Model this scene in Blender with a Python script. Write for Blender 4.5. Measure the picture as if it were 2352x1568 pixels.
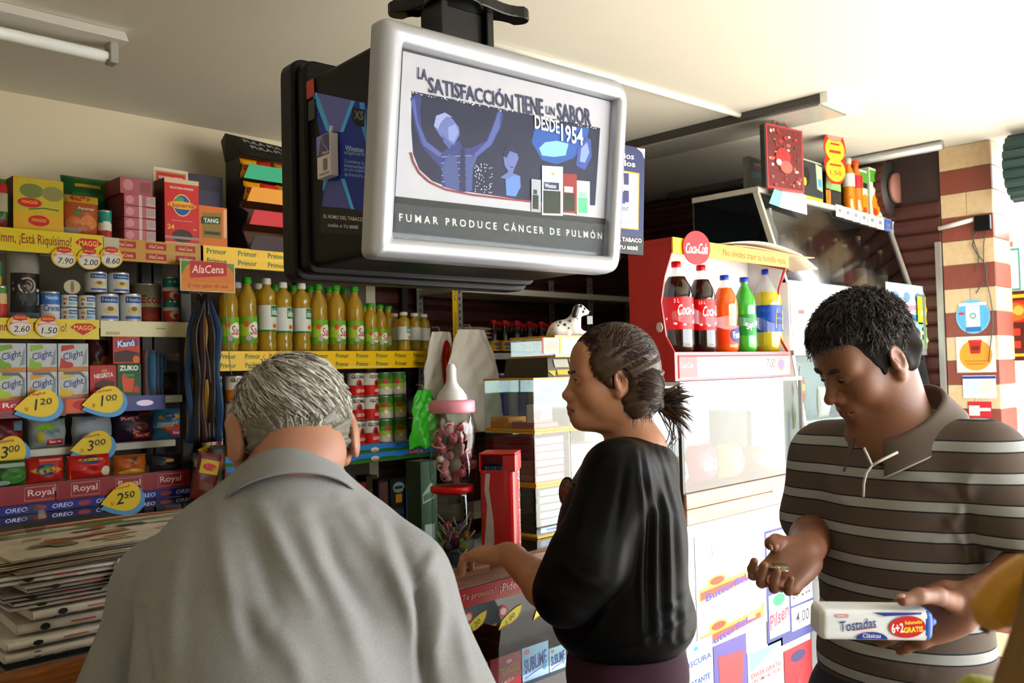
import bpy, math, random
import numpy as np
from mathutils import Vector, Matrix, noise as mnoise
random.seed(7)
rng = np.random.default_rng(7)
scene = bpy.context.scene
for o in list(bpy.data.objects): bpy.data.objects.remove(o, do_unlink=True)
COL = scene.collection
pi = math.pi

# ------------------------------------------------------------------ camera
FPX, CX, CY = 2060.0, 1176.0, 784.0
CAM = np.array([0.0, 0.0, 1.55])
_th, _p, _r = math.radians(45), math.radians(1.92), math.radians(1.43)
_F = np.array([math.cos(_th)*math.cos(_p), math.sin(_th)*math.cos(_p), math.sin(_p)])
_R0 = np.array([math.sin(_th), -math.cos(_th), 0.0]); _U0 = np.cross(_R0, _F)
_R = _R0*math.cos(_r)-_U0*math.sin(_r); _U = _U0*math.cos(_r)+_R0*math.sin(_r)
cam = bpy.data.cameras.new('camera'); cam_o = bpy.data.objects.new('camera', cam); COL.objects.link(cam_o)
cam.sensor_width = 36.0; cam.lens = FPX/2352*36.0; cam.clip_start = 0.05; cam.clip_end = 200
mw = Matrix.Identity(4)
for i in range(3):
    mw[i][0] = _R[i]; mw[i][1] = _U[i]; mw[i][2] = -_F[i]; mw[i][3] = CAM[i]
cam_o.matrix_world = mw
cam.dof.use_dof = True; cam.dof.focus_distance = 2.15; cam.dof.aperture_fstop = 7.0
scene.camera = cam_o
# ------------------------------------------------------------------ sky, sun, exposure
world = bpy.data.worlds.new('sky'); scene.world = world; world.use_nodes = True
wn = world.node_tree.nodes['Background']
wn.inputs[0].default_value = (0.93, 0.97, 1.0, 1); wn.inputs[1].default_value = 17.0
sun = bpy.data.lights.new('sun', 'SUN'); sun.energy = 30.0; sun.angle = math.radians(2); sun.color = (1, .95, .87)
sun_o = bpy.data.objects.new('sun', sun); COL.objects.link(sun_o)
sun_o.location = (8, -8, 14)
sun_o.rotation_euler = Vector((-.25, .35, -1.0)).to_track_quat('-Z', 'Y').to_euler()
vs = scene.view_settings
vs.view_transform = 'Standard'; vs.look = 'None'; vs.gamma = 1.0; vs.use_curve_mapping = False; vs.exposure = -.27

def ray(x, y): return _F+(x-CX)/FPX*_R-(y-CY)/FPX*_U
def on(ax, x, y, v):
    d = ray(x, y); return CAM+d*((v-CAM[ax])/d[ax])
def onV(x, y, v): return on(1, x, y, v)
def onU(x, y, v): return on(0, x, y, v)
def onZ(x, y, v): return on(2, x, y, v)
def onD(x, y, d): return CAM+ray(x, y)*d

# ------------------------------------------------------------------ materials
_mats = {}
def lin(c):
    c = c/255.0
    return c/12.92 if c <= .04045 else ((c+.055)/1.055)**2.4
def rgb(h):
    h = h.lstrip('#'); return tuple(lin(int(h[i:i+2], 16)) for i in (0, 2, 4))
def mat(h, rough=.5, metal=0.0, var=.12, scale=25.0, bump=0.0, bscale=200.0, spec=.5, coat=0.0, emit=0.0, sss=0.0, name=None):
    key = (h, rough, metal, var, scale, bump, bscale, spec, coat, emit, sss)
    if key in _mats: return _mats[key]
    m = bpy.data.materials.new(name or 'paint_'+h.lstrip('#')); m.use_nodes = True
    nt = m.node_tree; b = nt.nodes['Principled BSDF']; c = rgb(h)
    b.inputs['Roughness'].default_value = rough; b.inputs['Metallic'].default_value = metal
    b.inputs['Specular IOR Level'].default_value = spec
    if coat: b.inputs['Coat Weight'].default_value = coat; b.inputs['Coat Roughness'].default_value = .08
    if sss:
        b.inputs['Subsurface Weight'].default_value = sss; b.inputs['Subsurface Radius'].default_value = (.012, .004, .002); b.inputs['Subsurface Scale'].default_value = 1.0
    tc = nt.nodes.new('ShaderNodeTexCoord')
    if var > 0:
        n = nt.nodes.new('ShaderNodeTexNoise'); n.inputs['Scale'].default_value = scale; n.inputs['Detail'].default_value = 3
        nt.links.new(tc.outputs['Object'], n.inputs['Vector'])
        mx = nt.nodes.new('ShaderNodeMix'); mx.data_type = 'RGBA'
        mx.inputs[6].default_value = (*[x*(1-var) for x in c], 1); mx.inputs[7].default_value = (*[min(1, x*(1+var)) for x in c], 1)
        nt.links.new(n.outputs['Fac'], mx.inputs[0]); nt.links.new(mx.outputs[2], b.inputs['Base Color'])
    else: b.inputs['Base Color'].default_value = (*c, 1)
    if bump:
        n2 = nt.nodes.new('ShaderNodeTexNoise'); n2.inputs['Scale'].default_value = bscale; n2.inputs['Detail'].default_value = 4
        nt.links.new(tc.outputs['Object'], n2.inputs['Vector'])
        bp = nt.nodes.new('ShaderNodeBump'); bp.inputs['Strength'].default_value = bump; bp.inputs['Distance'].default_value = .004
        nt.links.new(n2.outputs['Fac'], bp.inputs['Height']); nt.links.new(bp.outputs[0], b.inputs['Normal'])
    if emit:
        b.inputs['Emission Color'].default_value = (*c, 1); b.inputs['Emission Strength'].default_value = emit
    _mats[key] = m
    return m
def deep(h, g=1.28, sat=1.12):
    c = np.array([int(h.lstrip('#')[i:i+2], 16)/255 for i in (0, 2, 4)])**g; l = c.mean(); c = np.clip(l+(c-l)*sat, 0, 1)
    return '#%02x%02x%02x' % tuple(int(round(x*255)) for x in c)
def P(h): return mat(deep(h), .5, var=.06, spec=.3)          # print ink / card
def PL(h): return mat(deep(h), .38, var=.05, spec=.28) # glossy plastic / foil
def glass_mat(tint='#ffffff', rough=.02, ior=1.5, name='clear_pane'):
    key = ('glass', tint, rough, ior)
    if key in _mats: return _mats[key]
    m = bpy.data.materials.new(name); m.use_nodes = True; nt = m.node_tree
    nt.nodes.remove(nt.nodes['Principled BSDF']); out = nt.nodes['Material Output']
    t = nt.nodes.new('ShaderNodeBsdfTransparent'); t.inputs[0].default_value = (*rgb(tint), 1)
    g = nt.nodes.new('ShaderNodeBsdfGlossy'); g.inputs['Roughness'].default_value = rough
    fr = nt.nodes.new('ShaderNodeFresnel'); fr.inputs['IOR'].default_value = ior
    mx = nt.nodes.new('ShaderNodeMixShader')
    geo = nt.nodes.new('ShaderNodeNewGeometry'); sub = nt.nodes.new('ShaderNodeMath'); sub.operation = 'SUBTRACT'; sub.inputs[0].default_value = 1.0
    mul = nt.nodes.new('ShaderNodeMath'); mul.operation = 'MULTIPLY'; nt.links.new(geo.outputs['Backfacing'], sub.inputs[1]); nt.links.new(sub.outputs[0], mul.inputs[0]); nt.links.new(fr.outputs[0], mul.inputs[1])
    nt.links.new(mul.outputs[0], mx.inputs[0]); nt.links.new(t.outputs[0], mx.inputs[1]); nt.links.new(g.outputs[0], mx.inputs[2])
    nt.links.new(mx.outputs[0], out.inputs[0]); _mats[key] = m
    return m
GLASS = glass_mat()
ACRYL = glass_mat('#f6fbfa', .03, 1.75, 'clear_acrylic')
def liquid_mat(h, name, rough=.05, alpha=.55):
    key = ('liq', h, alpha)
    if key in _mats: return _mats[key]
    m = bpy.data.materials.new(name); m.use_nodes = True; nt = m.node_tree
    b = nt.nodes['Principled BSDF']; b.inputs['Base Color'].default_value = (*rgb(h), 1); b.inputs['Roughness'].default_value = rough
    b.inputs['Coat Weight'].default_value = .6; b.inputs['Coat Roughness'].default_value = .04
    out = nt.nodes['Material Output']; t = nt.nodes.new('ShaderNodeBsdfTransparent'); t.inputs[0].default_value = (*[min(1, x**.6) for x in rgb(h)], 1)
    mx = nt.nodes.new('ShaderNodeMixShader'); mx.inputs[0].default_value = alpha
    nt.links.new(t.outputs[0], mx.inputs[1]); nt.links.new(b.outputs[0], mx.inputs[2]); nt.links.new(mx.outputs[0], out.inputs[0])
    _mats[key] = m
    return m
def wood_mat(h1, h2, scale=6, rough=.45, name='wood_grain'):
    m = bpy.data.materials.new(name); m.use_nodes = True; nt = m.node_tree; b = nt.nodes['Principled BSDF']
    tc = nt.nodes.new('ShaderNodeTexCoord'); mp = nt.nodes.new('ShaderNodeMapping'); mp.inputs['Scale'].default_value = (1.2, 10, 22)
    n = nt.nodes.new('ShaderNodeTexNoise'); n.inputs['Scale'].default_value = scale; n.inputs['Detail'].default_value = 6; n.inputs['Distortion'].default_value = 1.2
    mx = nt.nodes.new('ShaderNodeMix'); mx.data_type = 'RGBA'; mx.inputs[6].default_value = (*rgb(h1), 1); mx.inputs[7].default_value = (*rgb(h2), 1)
    cr = nt.nodes.new('ShaderNodeMapRange'); cr.inputs[1].default_value = .35; cr.inputs[2].default_value = .68
    L = nt.links.new
    L(tc.outputs['Object'], mp.inputs[0]); L(mp.outputs[0], n.inputs['Vector']); L(n.outputs['Fac'], cr.inputs[0]); L(cr.outputs[0], mx.inputs[0]); L(mx.outputs[2], b.inputs['Base Color'])
    b.inputs['Roughness'].default_value = rough
    return m

# ------------------------------------------------------------------ mesh helpers
class MB:
    def __init__(s): s.v = []; s.f = []; s.m = []; s.s = []
    def add(s, V, Fc, mi=0, sm=False):
        k = len(s.v); s.v.extend([tuple(map(float, p)) for p in V])
        for i, f in enumerate(Fc):
            s.f.append(tuple(k+j for j in f)); s.m.append(mi[i] if isinstance(mi, (list, tuple)) else mi); s.s.append(sm)
        return s
    def box(s, x0, x1, y0, y1, z0, z1, mi=0):
        V = [(x, y, z) for z in (z0, z1) for y in (y0, y1) for x in (x0, x1)]
        return s.add(V, [(0, 2, 3, 1), (4, 5, 7, 6), (0, 1, 5, 4), (2, 6, 7, 3), (1, 3, 7, 5), (0, 4, 6, 2)], mi)
    def hexa(s, V, mi=0):   # 8 corners: bottom ring 4, top ring 4
        return s.add(V, [(3, 2, 1, 0), (4, 5, 6, 7), (0, 1, 5, 4), (1, 2, 6, 5), (2, 3, 7, 6), (3, 0, 4, 7)], mi)
    def lathe(s, prof, n=20, mi=0, c=(0, 0, 0), sm=True, squash=1.0):
        V = []; Fc = []; M = []
        for (r, z) in prof:
            for k in range(n):
                a = 2*pi*k/n; V.append((c[0]+r*math.cos(a), c[1]+r*math.sin(a)*squash, c[2]+z))
        for i in range(len(prof)-1):
            for k in range(n):
                k2 = (k+1) % n
                Fc.append((i*n+k, i*n+k2, (i+1)*n+k2, (i+1)*n+k)); M.append(mi[i] if isinstance(mi, (list, tuple)) else mi)
        return s.add(V, Fc, M, sm)
    def tube(s, pts, r, n=8, mi=0, cap=True, sm=True):
        pts = [np.array(p, float) for p in pts]; N = len(pts)
        rs = r if isinstance(r, (list, tuple)) else [r]*N
        t0 = pts[1]-pts[0]; up = np.array([0, 0, 1.]) if abs(t0[2]) < .9*np.linalg.norm(t0) else np.array([1., 0, 0])
        V = []; Fc = []
        for i in range(N):
            t = pts[min(i+1, N-1)]-pts[max(i-1, 0)]; t = t/(np.linalg.norm(t)+1e-9)
            a = np.cross(t, up); a /= np.linalg.norm(a)+1e-9; b = np.cross(a, t); up = b
            for k in range(n):
                q = 2*pi*k/n; V.append(pts[i]+rs[i]*(math.cos(q)*a+math.sin(q)*b))
        for i in range(N-1):
            for k in range(n):
                k2 = (k+1) % n; Fc.append((i*n+k, i*n+k2, (i+1)*n+k2, (i+1)*n+k))
        if cap: Fc.append(tuple(range(n))[::-1]); Fc.append(tuple((N-1)*n+k for k in range(n)))
        return s.add(V, Fc, mi, sm)
    def prism(s, poly, y0, y1, mi=0, ax='y'):   # polygon in xz (ccw seen from -y) extruded along y
        n = len(poly)
        if ax == 'y': V = [(a, y0, b) for a, b in poly]+[(a, y1, b) for a, b in poly]
        elif ax == 'x': V = [(y0, a, b) for a, b in poly]+[(y1, a, b) for a, b in poly]
        else: V = [(a, b, y0) for a, b in poly]+[(a, b, y1) for a, b in poly]
        Fc = [tuple(range(n)), tuple(range(2*n-1, n-1, -1))]+[(i, n+i, n+(i+1) % n, (i+1) % n) for i in range(n)]
        return s.add(V, Fc, mi)
    def sphere(s, c, r, n=12, k=8, mi=0):
        r = r if isinstance(r, (list, tuple)) else (r, r, r)
        prof = [(math.sin(pi*i/k), -math.cos(pi*i/k)) for i in range(k+1)]
        V = []; Fc = []
        for (a, z) in prof:
            for j in range(n):
                q = 2*pi*j/n; V.append((c[0]+r[0]*max(a, .001)*math.cos(q), c[1]+r[1]*max(a, .001)*math.sin(q), c[2]+r[2]*z))
        for i in range(k):
            for j in range(n): j2 = (j+1) % n; Fc.append((i*n+j, i*n+j2, (i+1)*n+j2, (i+1)*n+j))
        return s.add(V, Fc, mi, True)
    def grid(s, fn, nu, nv, mi=0, sm=True, flip=False):
        V = [fn(i/nu, j/nv) for j in range(nv+1) for i in range(nu+1)]
        Fc = []
        for j in range(nv):
            for i in range(nu):
                a = j*(nu+1)+i; q = (a, a+1, a+nu+2, a+nu+1); Fc.append(q[::-1] if flip else q)
        return s.add(V, Fc, mi, sm)
    def build(s, name, mats, parent=None, loc=(0, 0, 0), rz=0.0, bevel=0.0, seg=2, solid=0.0):
        me = bpy.data.meshes.new(name); me.from_pydata(s.v, [], s.f)
        for m in (mats if isinstance(mats, (list, tuple)) else [mats]): me.materials.append(m)
        me.polygons.foreach_set('material_index', s.m); me.polygons.foreach_set('use_smooth', s.s)
        me.update(); o = bpy.data.objects.new(name, me); COL.objects.link(o)
        o.location = loc; o.rotation_euler = (0, 0, rz)
        if parent: o.parent = parent
        if solid: sm_ = o.modifiers.new('t', 'SOLIDIFY'); sm_.thickness = solid; sm_.offset = 0
        if bevel:
            b = o.modifiers.new('b', 'BEVEL'); b.width = bevel; b.segments = seg; b.limit_method = 'ANGLE'; b.angle_limit = math.radians(35)
        return o
def tag(o, label, cat, group=None, kind=None):
    o['label'] = label; o['category'] = cat
    if group: o['group'] = group
    if kind: o['kind'] = kind
    return o
def thing(name, label, cat, loc=(0, 0, 0), rz=0.0, group=None):
    o = bpy.data.objects.new(name, None); COL.objects.link(o); o.empty_display_size = .05
    o.location = tuple(map(float, loc)); o.rotation_euler = (0, 0, rz)
    return tag(o, label, cat, group)
def struct(o): o['kind'] = 'structure'; return o
def copy_tree(o, loc=None, rz=None, label=None, parent=None):
    c = o.copy(); COL.objects.link(c)
    if parent is not None: c.parent = parent
    if loc is not None: c.location = tuple(map(float, loc))
    if rz is not None: c.rotation_euler = (0, 0, rz)
    if label: c['label'] = label
    for ch in list(o.children): copy_tree(ch, parent=c)
    return c

# ------------------------------------------------------------------ lettering and flat print
_tx = {}
def text_geo(t, bold=0.0):
    k = (t, bold)
    if k in _tx: return _tx[k]
    cu = bpy.data.curves.new('t', 'FONT'); cu.body = t; cu.resolution_u = 2; cu.offset = bold; cu.fill_mode = 'FRONT'
    ob = bpy.data.objects.new('t', cu); COL.objects.link(ob)
    me = bpy.data.meshes.new_from_object(ob)
    V = np.array([v.co[:2] for v in me.vertices]) if len(me.vertices) else np.zeros((1, 2)); Fc = [tuple(p.vertices) for p in me.polygons]
    # keep faces pointing to +z
    good = []
    for f in Fc:
        a = V[list(f)]; ar = .5*np.sum(a[:, 0]*np.roll(a[:, 1], -1)-np.roll(a[:, 0], -1)*a[:, 1])
        good.append(f if ar > 0 else f[::-1])
    bpy.data.objects.remove(ob); bpy.data.meshes.remove(me); bpy.data.curves.remove(cu)
    mn, mx = V.min(0), V.max(0)
    _tx[k] = ((V-(mn+mx)/2), good, mx-mn); return _tx[k]
class Print:
    """flat print laid on a surface; conf maps (x, z, lift) to a point"""
    def __init__(s, conf=None, lift=.0006):
        s.mb = MB(); s.mats = []; s.conf = conf or (lambda x, z, l: (x, -l, z)); s.l = lift; s.n = 0
    def _mi(s, h):
        m = h if not isinstance(h, str) else P(h)
        if m not in s.mats: s.mats.append(m)
        return s.mats.index(m)
    def _lift(s): s.n += 1; return s.l+s.n*.00006
    def raw(s, V2, Fc, h):
        l = s._lift(); s.mb.add([s.conf(x, z, l) for x, z in V2], Fc, s._mi(h)); return s
    def rect(s, x0, x1, z0, z1, h, n=6, rot=0):
        cx, cz = (x0+x1)/2, (z0+z1)/2; c_, s_ = math.cos(rot), math.sin(rot)
        V = []
        for j in range(n+1):
            for i in range(n+1):
                a, b = (x1-x0)*(i/n-.5), (z1-z0)*(j/n-.5); V.append((cx+a*c_-b*s_, cz+a*s_+b*c_))
        Fc = [(j*(n+1)+i, j*(n+1)+i+1, (j+1)*(n+1)+i+1, (j+1)*(n+1)+i) for j in range(n) for i in range(n)]
        return s.raw(V, Fc, h)
    def ell(s, cx, cz, rx, rz, h, n=24, rot=0, a0=0, a1=2*pi, rings=2):
        V = [(0, 0)]; Fc = []
        full = abs(a1-a0-2*pi) < 1e-6; N = n if full else n+1
        for q in range(1, rings+1):
            for i in range(N): a = a0+(a1-a0)*i/n; V.append((rx*q/rings*math.cos(a), rz*q/rings*math.sin(a)))
        for i in range(n):
            j = (i+1) % N; Fc.append((0, 1+i, 1+j))
            for q in range(1, rings): A = 1+(q-1)*N; B = 1+q*N; Fc.append((A+i, B+i, B+j, A+j))
        c_, s_ = math.cos(rot), math.sin(rot)
        return s.raw([(cx+a*c_-b*s_, cz+a*s_+b*c_) for a, b in V], Fc, h)
    def poly(s, pts, h):
        return s.raw(pts, [tuple(range(len(pts)))], h)
    def line(s, pts, w, h):
        V = []; n = len(pts)
        for i in range(n):
            a = np.array(pts[max(i-1, 0)]); b = np.array(pts[min(i+1, n-1)]); t = b-a; t = t/(np.linalg.norm(t)+1e-9); nn = np.array([-t[1], t[0]])*w/2
            V += [np.array(pts[i])-nn, np.array(pts[i])+nn]
        return s.raw(V, [(2*i, 2*i+2, 2*i+3, 2*i+1) for i in range(n-1)], h)
    def text(s, t, cx, cz, h, w=None, hh=None, rot=0, shear=0, bold=0.0):
        V, Fc, sz = text_geo(t, bold)
        if w is None and hh is None: hh = .01
        sx = w/sz[0] if w else hh/sz[1]; sy = hh/sz[1] if hh else sx
        c_, s_ = math.cos(rot), math.sin(rot)
        a = V[:, 0]*sx+shear*V[:, 1]*sy; b = V[:, 1]*sy
        return s.raw(list(zip(cx+a*c_-b*s_, cz+a*s_+b*c_)), Fc, h)
    def build(s, name, parent, loc=(0, 0, 0)):
        o = s.mb.build(name, s.mats, parent, loc)
        if name == 'strip_print': o['kind'] = 'stuff'   # repeated small print
        return o
def cylconf(R): return lambda x, z, l: ((R+l)*math.sin(x/R), -(R+l)*math.cos(x/R), z)
ILLEGIBLE = {'NUTREA', 'PREMIO', 'Helados', 'Adams', 'OFERTA', 'SOLO', 'Cua Cua', 'Clorets', 'TOMATE', 'Cristal', 'Cocoa', 'CAFE', 'Lays', '5.50', '15'}   # too blurred in the photo to read
def draw(pr, items, w, h):
    """items in unit face coordinates: x 0..1 to the right, z 0..1 up, face spans w x h with its base centre at the origin"""
    X = lambda x: (x-.5)*w
    for it in items:
        k = it[0]; a = it[1:]
        if k == 'r': pr.rect(X(a[0]), X(a[1]), a[2]*h, a[3]*h, a[4], rot=a[5] if len(a) > 5 else 0)
        elif k == 'e': pr.ell(X(a[0]), a[1]*h, a[2]*w, a[3]*h, a[4], rot=a[5] if len(a) > 5 else 0)
        elif k == 't' and a[0] in ILLEGIBLE: pr.rect(X(a[1])-(a[3] or .1)*w/2, X(a[1])+(a[3] or .1)*w/2, a[2]*h-(a[4] or .05)*h*.28, a[2]*h+(a[4] or .05)*h*.28, a[5], n=2)
        elif k == 't':  # text, cx, cz, w, h, col, [rot, shear, bold]
            pr.text(a[0], X(a[1]), a[2]*h, a[5], w=a[3]*w if a[3] else None, hh=a[4]*h if a[4] else None, rot=a[6] if len(a) > 6 else 0, shear=a[7] if len(a) > 7 else 0, bold=a[8] if len(a) > 8 else .012)
        elif k == 'p': pr.poly([(X(x), z*h) for x, z in a[0]], a[1])
        elif k == 'l': pr.line([(X(x), z*h) for x, z in a[0]], a[1], a[2])
def carton(name, label, cat, U0, U1, Vf, dep, z0, z1, col, items=(), side=None, group=None, rz=0.0, bevel=.0015, gloss=False):
    """a printed box whose front face lies at V=Vf"""
    w, h = U1-U0, z1-z0
    t = thing(name, label, cat, ((U0+U1)/2, Vf, z0), rz, group)
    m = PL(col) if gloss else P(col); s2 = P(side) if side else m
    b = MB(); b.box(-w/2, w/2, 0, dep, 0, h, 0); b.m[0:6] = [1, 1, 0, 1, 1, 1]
    b.build('body', [m, s2], t, bevel=bevel)
    if items: pr = Print(); draw(pr, items, w, h); pr.build('printed_front', t)
    return t
def pouch_conf(w, h, d):
    def y(x, z):
        u = min(1, abs(2*x/w)); v = min(1, abs(2*z/h-1))
        return -d*(max(0, 1-u**2.6))**.6*(max(0, 1-v**3.2))**.6*(1+.06*math.sin(11*x/w+3*z/h*4)+.04*math.sin(15*z/h-7*x/w))
    return y
def pouch(name, label, cat, U0, U1, Vf, z0, z1, col, items=(), dep=.03, group=None, lean=0.0, rz=0.0, crimp=True, gloss=True, roll=0.0):
    w, h = U1-U0, z1-z0
    t = thing(name, label, cat, ((U0+U1)/2, Vf+dep, z0), rz, group); t.rotation_euler = (-lean, roll, rz)
    y = pouch_conf(w, h, dep); b = MB(); n = 22
    jag = lambda u, v: (w*(u-.5)*(1+.03*math.sin(9*v+3)*(1 if crimp else 0)), h*v)
    b.grid(lambda u, v: (jag(u, v)[0], y(w*(u-.5), h*v)-.0008, jag(u, v)[1]), n, n)
    b.grid(lambda u, v: (jag(u, v)[0], -.8*y(w*(u-.5), h*v)+.0008, jag(u, v)[1]), n, n, flip=True)
    b.build('body', PL(col) if gloss else P(col), t)
    if crimp:
        c = MB(); c.box(-w/2, w/2, -.0012, .0012, h*.955, h*1.0); c.build('crimped_seal', PL(col), t)
    if items:
        pr = Print(lambda x, z, l: (x, y(x, z)-.0022-l, z)); draw(pr, items, w, h); pr.build('printed_front', t)
    return t
# ================================================================== the place
CEIL = 2.57; VB = 3.42; UE = 4.50; VF = -.95; UL = -1.2; UO = 1.45
PLASTER = mat('#c9bda2', .8, var=.07, scale=3, bump=.15, bscale=60, name='cream_plaster')
CEILP = mat('#d6d1c4', .75, var=.05, scale=2.2, bump=.12, bscale=30, name='ceiling_paint')
FLOORM = mat('#8d857a', .35, var=.18, scale=8, name='floor_terrazzo')
b = MB(); b.box(UL, UE+.06, VF, VB+.02, -.1, 0); struct(b.build('floor', FLOORM))
b = MB(); b.box(UL-.15, UE+.5, VF-.5, VB+.2, CEIL, CEIL+.2); struct(b.build('ceiling', CEILP))
b = MB(); b.box(UL, 2.52, VB, VB+.15, 0, CEIL); struct(b.build('wall_back', PLASTER))
b = MB(); b.box(UL-.15, UL, VF, VB+.15, 0, CEIL); struct(b.build('wall_left', PLASTER))
b = MB(); b.box(UL, UO, VF-.15, VF, 0, CEIL); b.box(UO, UE, VF-.15, VF, 2.42, CEIL); struct(b.build('wall_front', PLASTER))
PAVE = mat('#b8b2a6', .85, var=.12, scale=1.5, name='street_concrete')
b = MB(); b.box(-25, 30, -30, 30, -.3, -.12); struct(b.build('ground', PAVE))
# roller shutters: curtain slats one by one
SLAT = mat('#4a2620', .5, metal=.3, var=.25, scale=9, name='maroon_slat'); SLAT2 = mat('#2f4644', .4, metal=.4, var=.2, scale=9, name='green_grey_slat')
def slat_mesh(L, h, m, name):
    prof = [(0, 0), (-.012, h*.2), (-.016, h*.5), (-.012, h*.8), (0, h*.97), (.006, h*.97), (.006, 0)]
    bb = MB(); bb.prism(prof, -L/2, L/2, 0, ax='x')
    me = bpy.data.meshes.new(name); me.from_pydata(bb.v, [], bb.f); me.materials.append(m); me.update(); return me
def shutter(name, label, c0, c1, z0, z1, m, h=.075):
    c0 = np.array(c0); c1 = np.array(c1); L = np.linalg.norm(c1-c0); mid = (c0+c1)/2; ang = math.atan2(c1[1]-c0[1], c1[0]-c0[0])
    t = bpy.data.objects.new(name, None); COL.objects.link(t); t.location = (mid[0], mid[1], 0); t.rotation_euler = (0, 0, ang); t['kind'] = 'structure'
    me = slat_mesh(L, h, m, 'slat'); z = z0
    while z < z1-.001:
        s_ = bpy.data.objects.new('slat', me); COL.objects.link(s_); s_.parent = t; s_.location = (0, 0, z); z += h
    return t
shutter('wall_back_shutter', '', (2.52, VB), (UE, VB), 0, CEIL-.04, SLAT)
shutter('wall_side_shutter', '', (UE, VB), (UE, 1.57), 0, 2.30, SLAT)
bk = MB(); bk.box(2.52, UE+.03, VB+.012, VB+.03, 0, CEIL); bk.box(UE+.012, UE+.03, 1.57, VB, 0, CEIL); struct(bk.build('wall_back_shutter_backing', mat('#2a1a18', .7)))
def drum(name, V0, V1, m, label):
    t = bpy.data.objects.new(name, None); COL.objects.link(t); t.location = (UE-.02, (V0+V1)/2, CEIL-.16); t['kind'] = 'structure'
    L = V1-V0; R = .15
    for k in range(20):
        a = 2*pi*k/20
        s_ = MB(); w = R*2*math.sin(pi/20)*.46
        s_.prism([(-w, R-.008), (-w*.5, R+.004), (w*.5, R+.004), (w, R-.008)][::-1], -L/2, L/2, ax='x')
        so = s_.build('slat', m, t, rz=pi/2); so.rotation_euler = (0, a, 0); so.rotation_euler = (Matrix.Rotation(a, 3, 'Y') @ Matrix.Rotation(pi/2, 3, 'Z')).to_euler()
    c = MB(); c.lathe([(.001, -L/2), (R-.012, -L/2), (R-.012, L/2), (.001, L/2)], 20); co = c.build('core', mat('#1c1a19', .6), t); co.rotation_euler = (pi/2, 0, 0)
    for s in (-1, 1):
        e = MB(); e.lathe([(.001, 0), (R*.5, 0), (R*.5, .02), (.001, .02)], 16); eo = e.build('end_bracket', mat('#8a5a50', .6), t, loc=(0, s*(L/2+.006), 0)); eo.rotation_euler = (pi/2, 0, 0)
    return t
drum('wall_side_shutter_roll', 1.78, VB-.05, SLAT, ''); drum('wall_side_shutter_roll_open', -.9, 1.24, SLAT2, '')
# --- tiled corner pillar
PV0, PV1 = 1.335, 1.565
pil = bpy.data.objects.new('wall_pillar', None); COL.objects.link(pil); pil.location = (UE, (PV0+PV1)/2, 0); pil['kind'] = 'structure'
b = MB(); b.box(0.008, .23, -(PV1-PV0)/2+.008, (PV1-PV0)/2, 0, CEIL); b.build('core', mat('#b9a98f', .8), pil)
TB = mat('#c2a983', .55, var=.22, scale=40, bump=.1, name='beige_tile'); TR = mat('#7a3a2c', .5, var=.15, scale=30, name='brown_tile')
H = .1135; z = CEIL; k = 0
wp = PV1-PV0
while z-H > 0:
    m = TB if k % 2 == 0 else TR
    cuts = [(-wp/2, wp/2)] if (k % 2 or k % 4 == 0) else [(-wp/2, 0), (0, wp/2)]
    for (y0, y1) in cuts:
        t = MB(); t.box(0, .008, y0+.0012, y1-.0012, z-H+.0015, z-.0015); t.build('tile', m, pil, bevel=.0012, seg=1)
    t = MB(); t.box(.010, .23, -wp/2, -wp/2+.008, z-H+.0015, z-.0015); t.build('tile', m, pil, bevel=.0012, seg=1)
    z -= H; k += 1
# --- ceiling fittings
WM = mat('#d8d6cf', .5, var=.04, name='white_enamel'); BLK = mat('#050506', .42, var=.2, spec=.18, name='black_plastic')
t = thing('fluorescent_batten', 'white fluorescent tube batten on the ceiling above the left shelves', 'ceiling lamp', (.52, 2.645, CEIL))
b = MB(); b.prism([(-.055, -.035), (.055, -.035), (.03, 0), (-.03, 0)], -.6, .53, ax='x'); b.build('housing', WM, t, bevel=.004)
b = MB(); b.tube([(-.57, 0, -.075), (.495, 0, -.075)], .017, 12); b.build('tube', mat('#e4e6e2', .3, var=.02), t)
for x in (-.58, .5):
    b = MB(); b.box(x-.012, x+.012, -.022, .022, -.095, -.03); b.build('lampholder', mat('#9a978e', .5), t, bevel=.003)
t = thing('ceiling_panel_light', 'long flat grey panel light on the ceiling behind the display lightbox', 'ceiling lamp', (3.34, 2.5, CEIL))
b = MB(); b.box(-.135, .135, -.98, 1.0, -.03, 0); b.build('housing', mat('#3c3a36', .5), t, bevel=.004)
b = MB(); b.box(-.108, .108, -.95, .97, -.038, -.03); b.build('diffuser', mat('#a9a69d', .25, var=.05), t)
b = MB(); b.box(-.138, .138, -1.0, -.97, -.042, 0); b.build('end_cap', WM, t)
a_, b_ = onZ(1130, 100, 2.562), onZ(1700, 265, 2.562)
tag(MB().tube([a_, b_], .011, 8).build('cable_conduit', WM), 'thin white cable conduit running across the ceiling beside the lightbox', 'conduit')
a_, b_ = onU(1540, 447, 4.33), onU(2165, 337, 4.33)
a_[2] = b_[2] = (a_[2]+b_[2])/2
tag(MB().tube([a_, b_], .022, 10).build('metal_pipe', mat('#9a9a98', .4, metal=.5)), 'grey metal pipe running below the ceiling past the maroon shutter', 'pipe')
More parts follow.
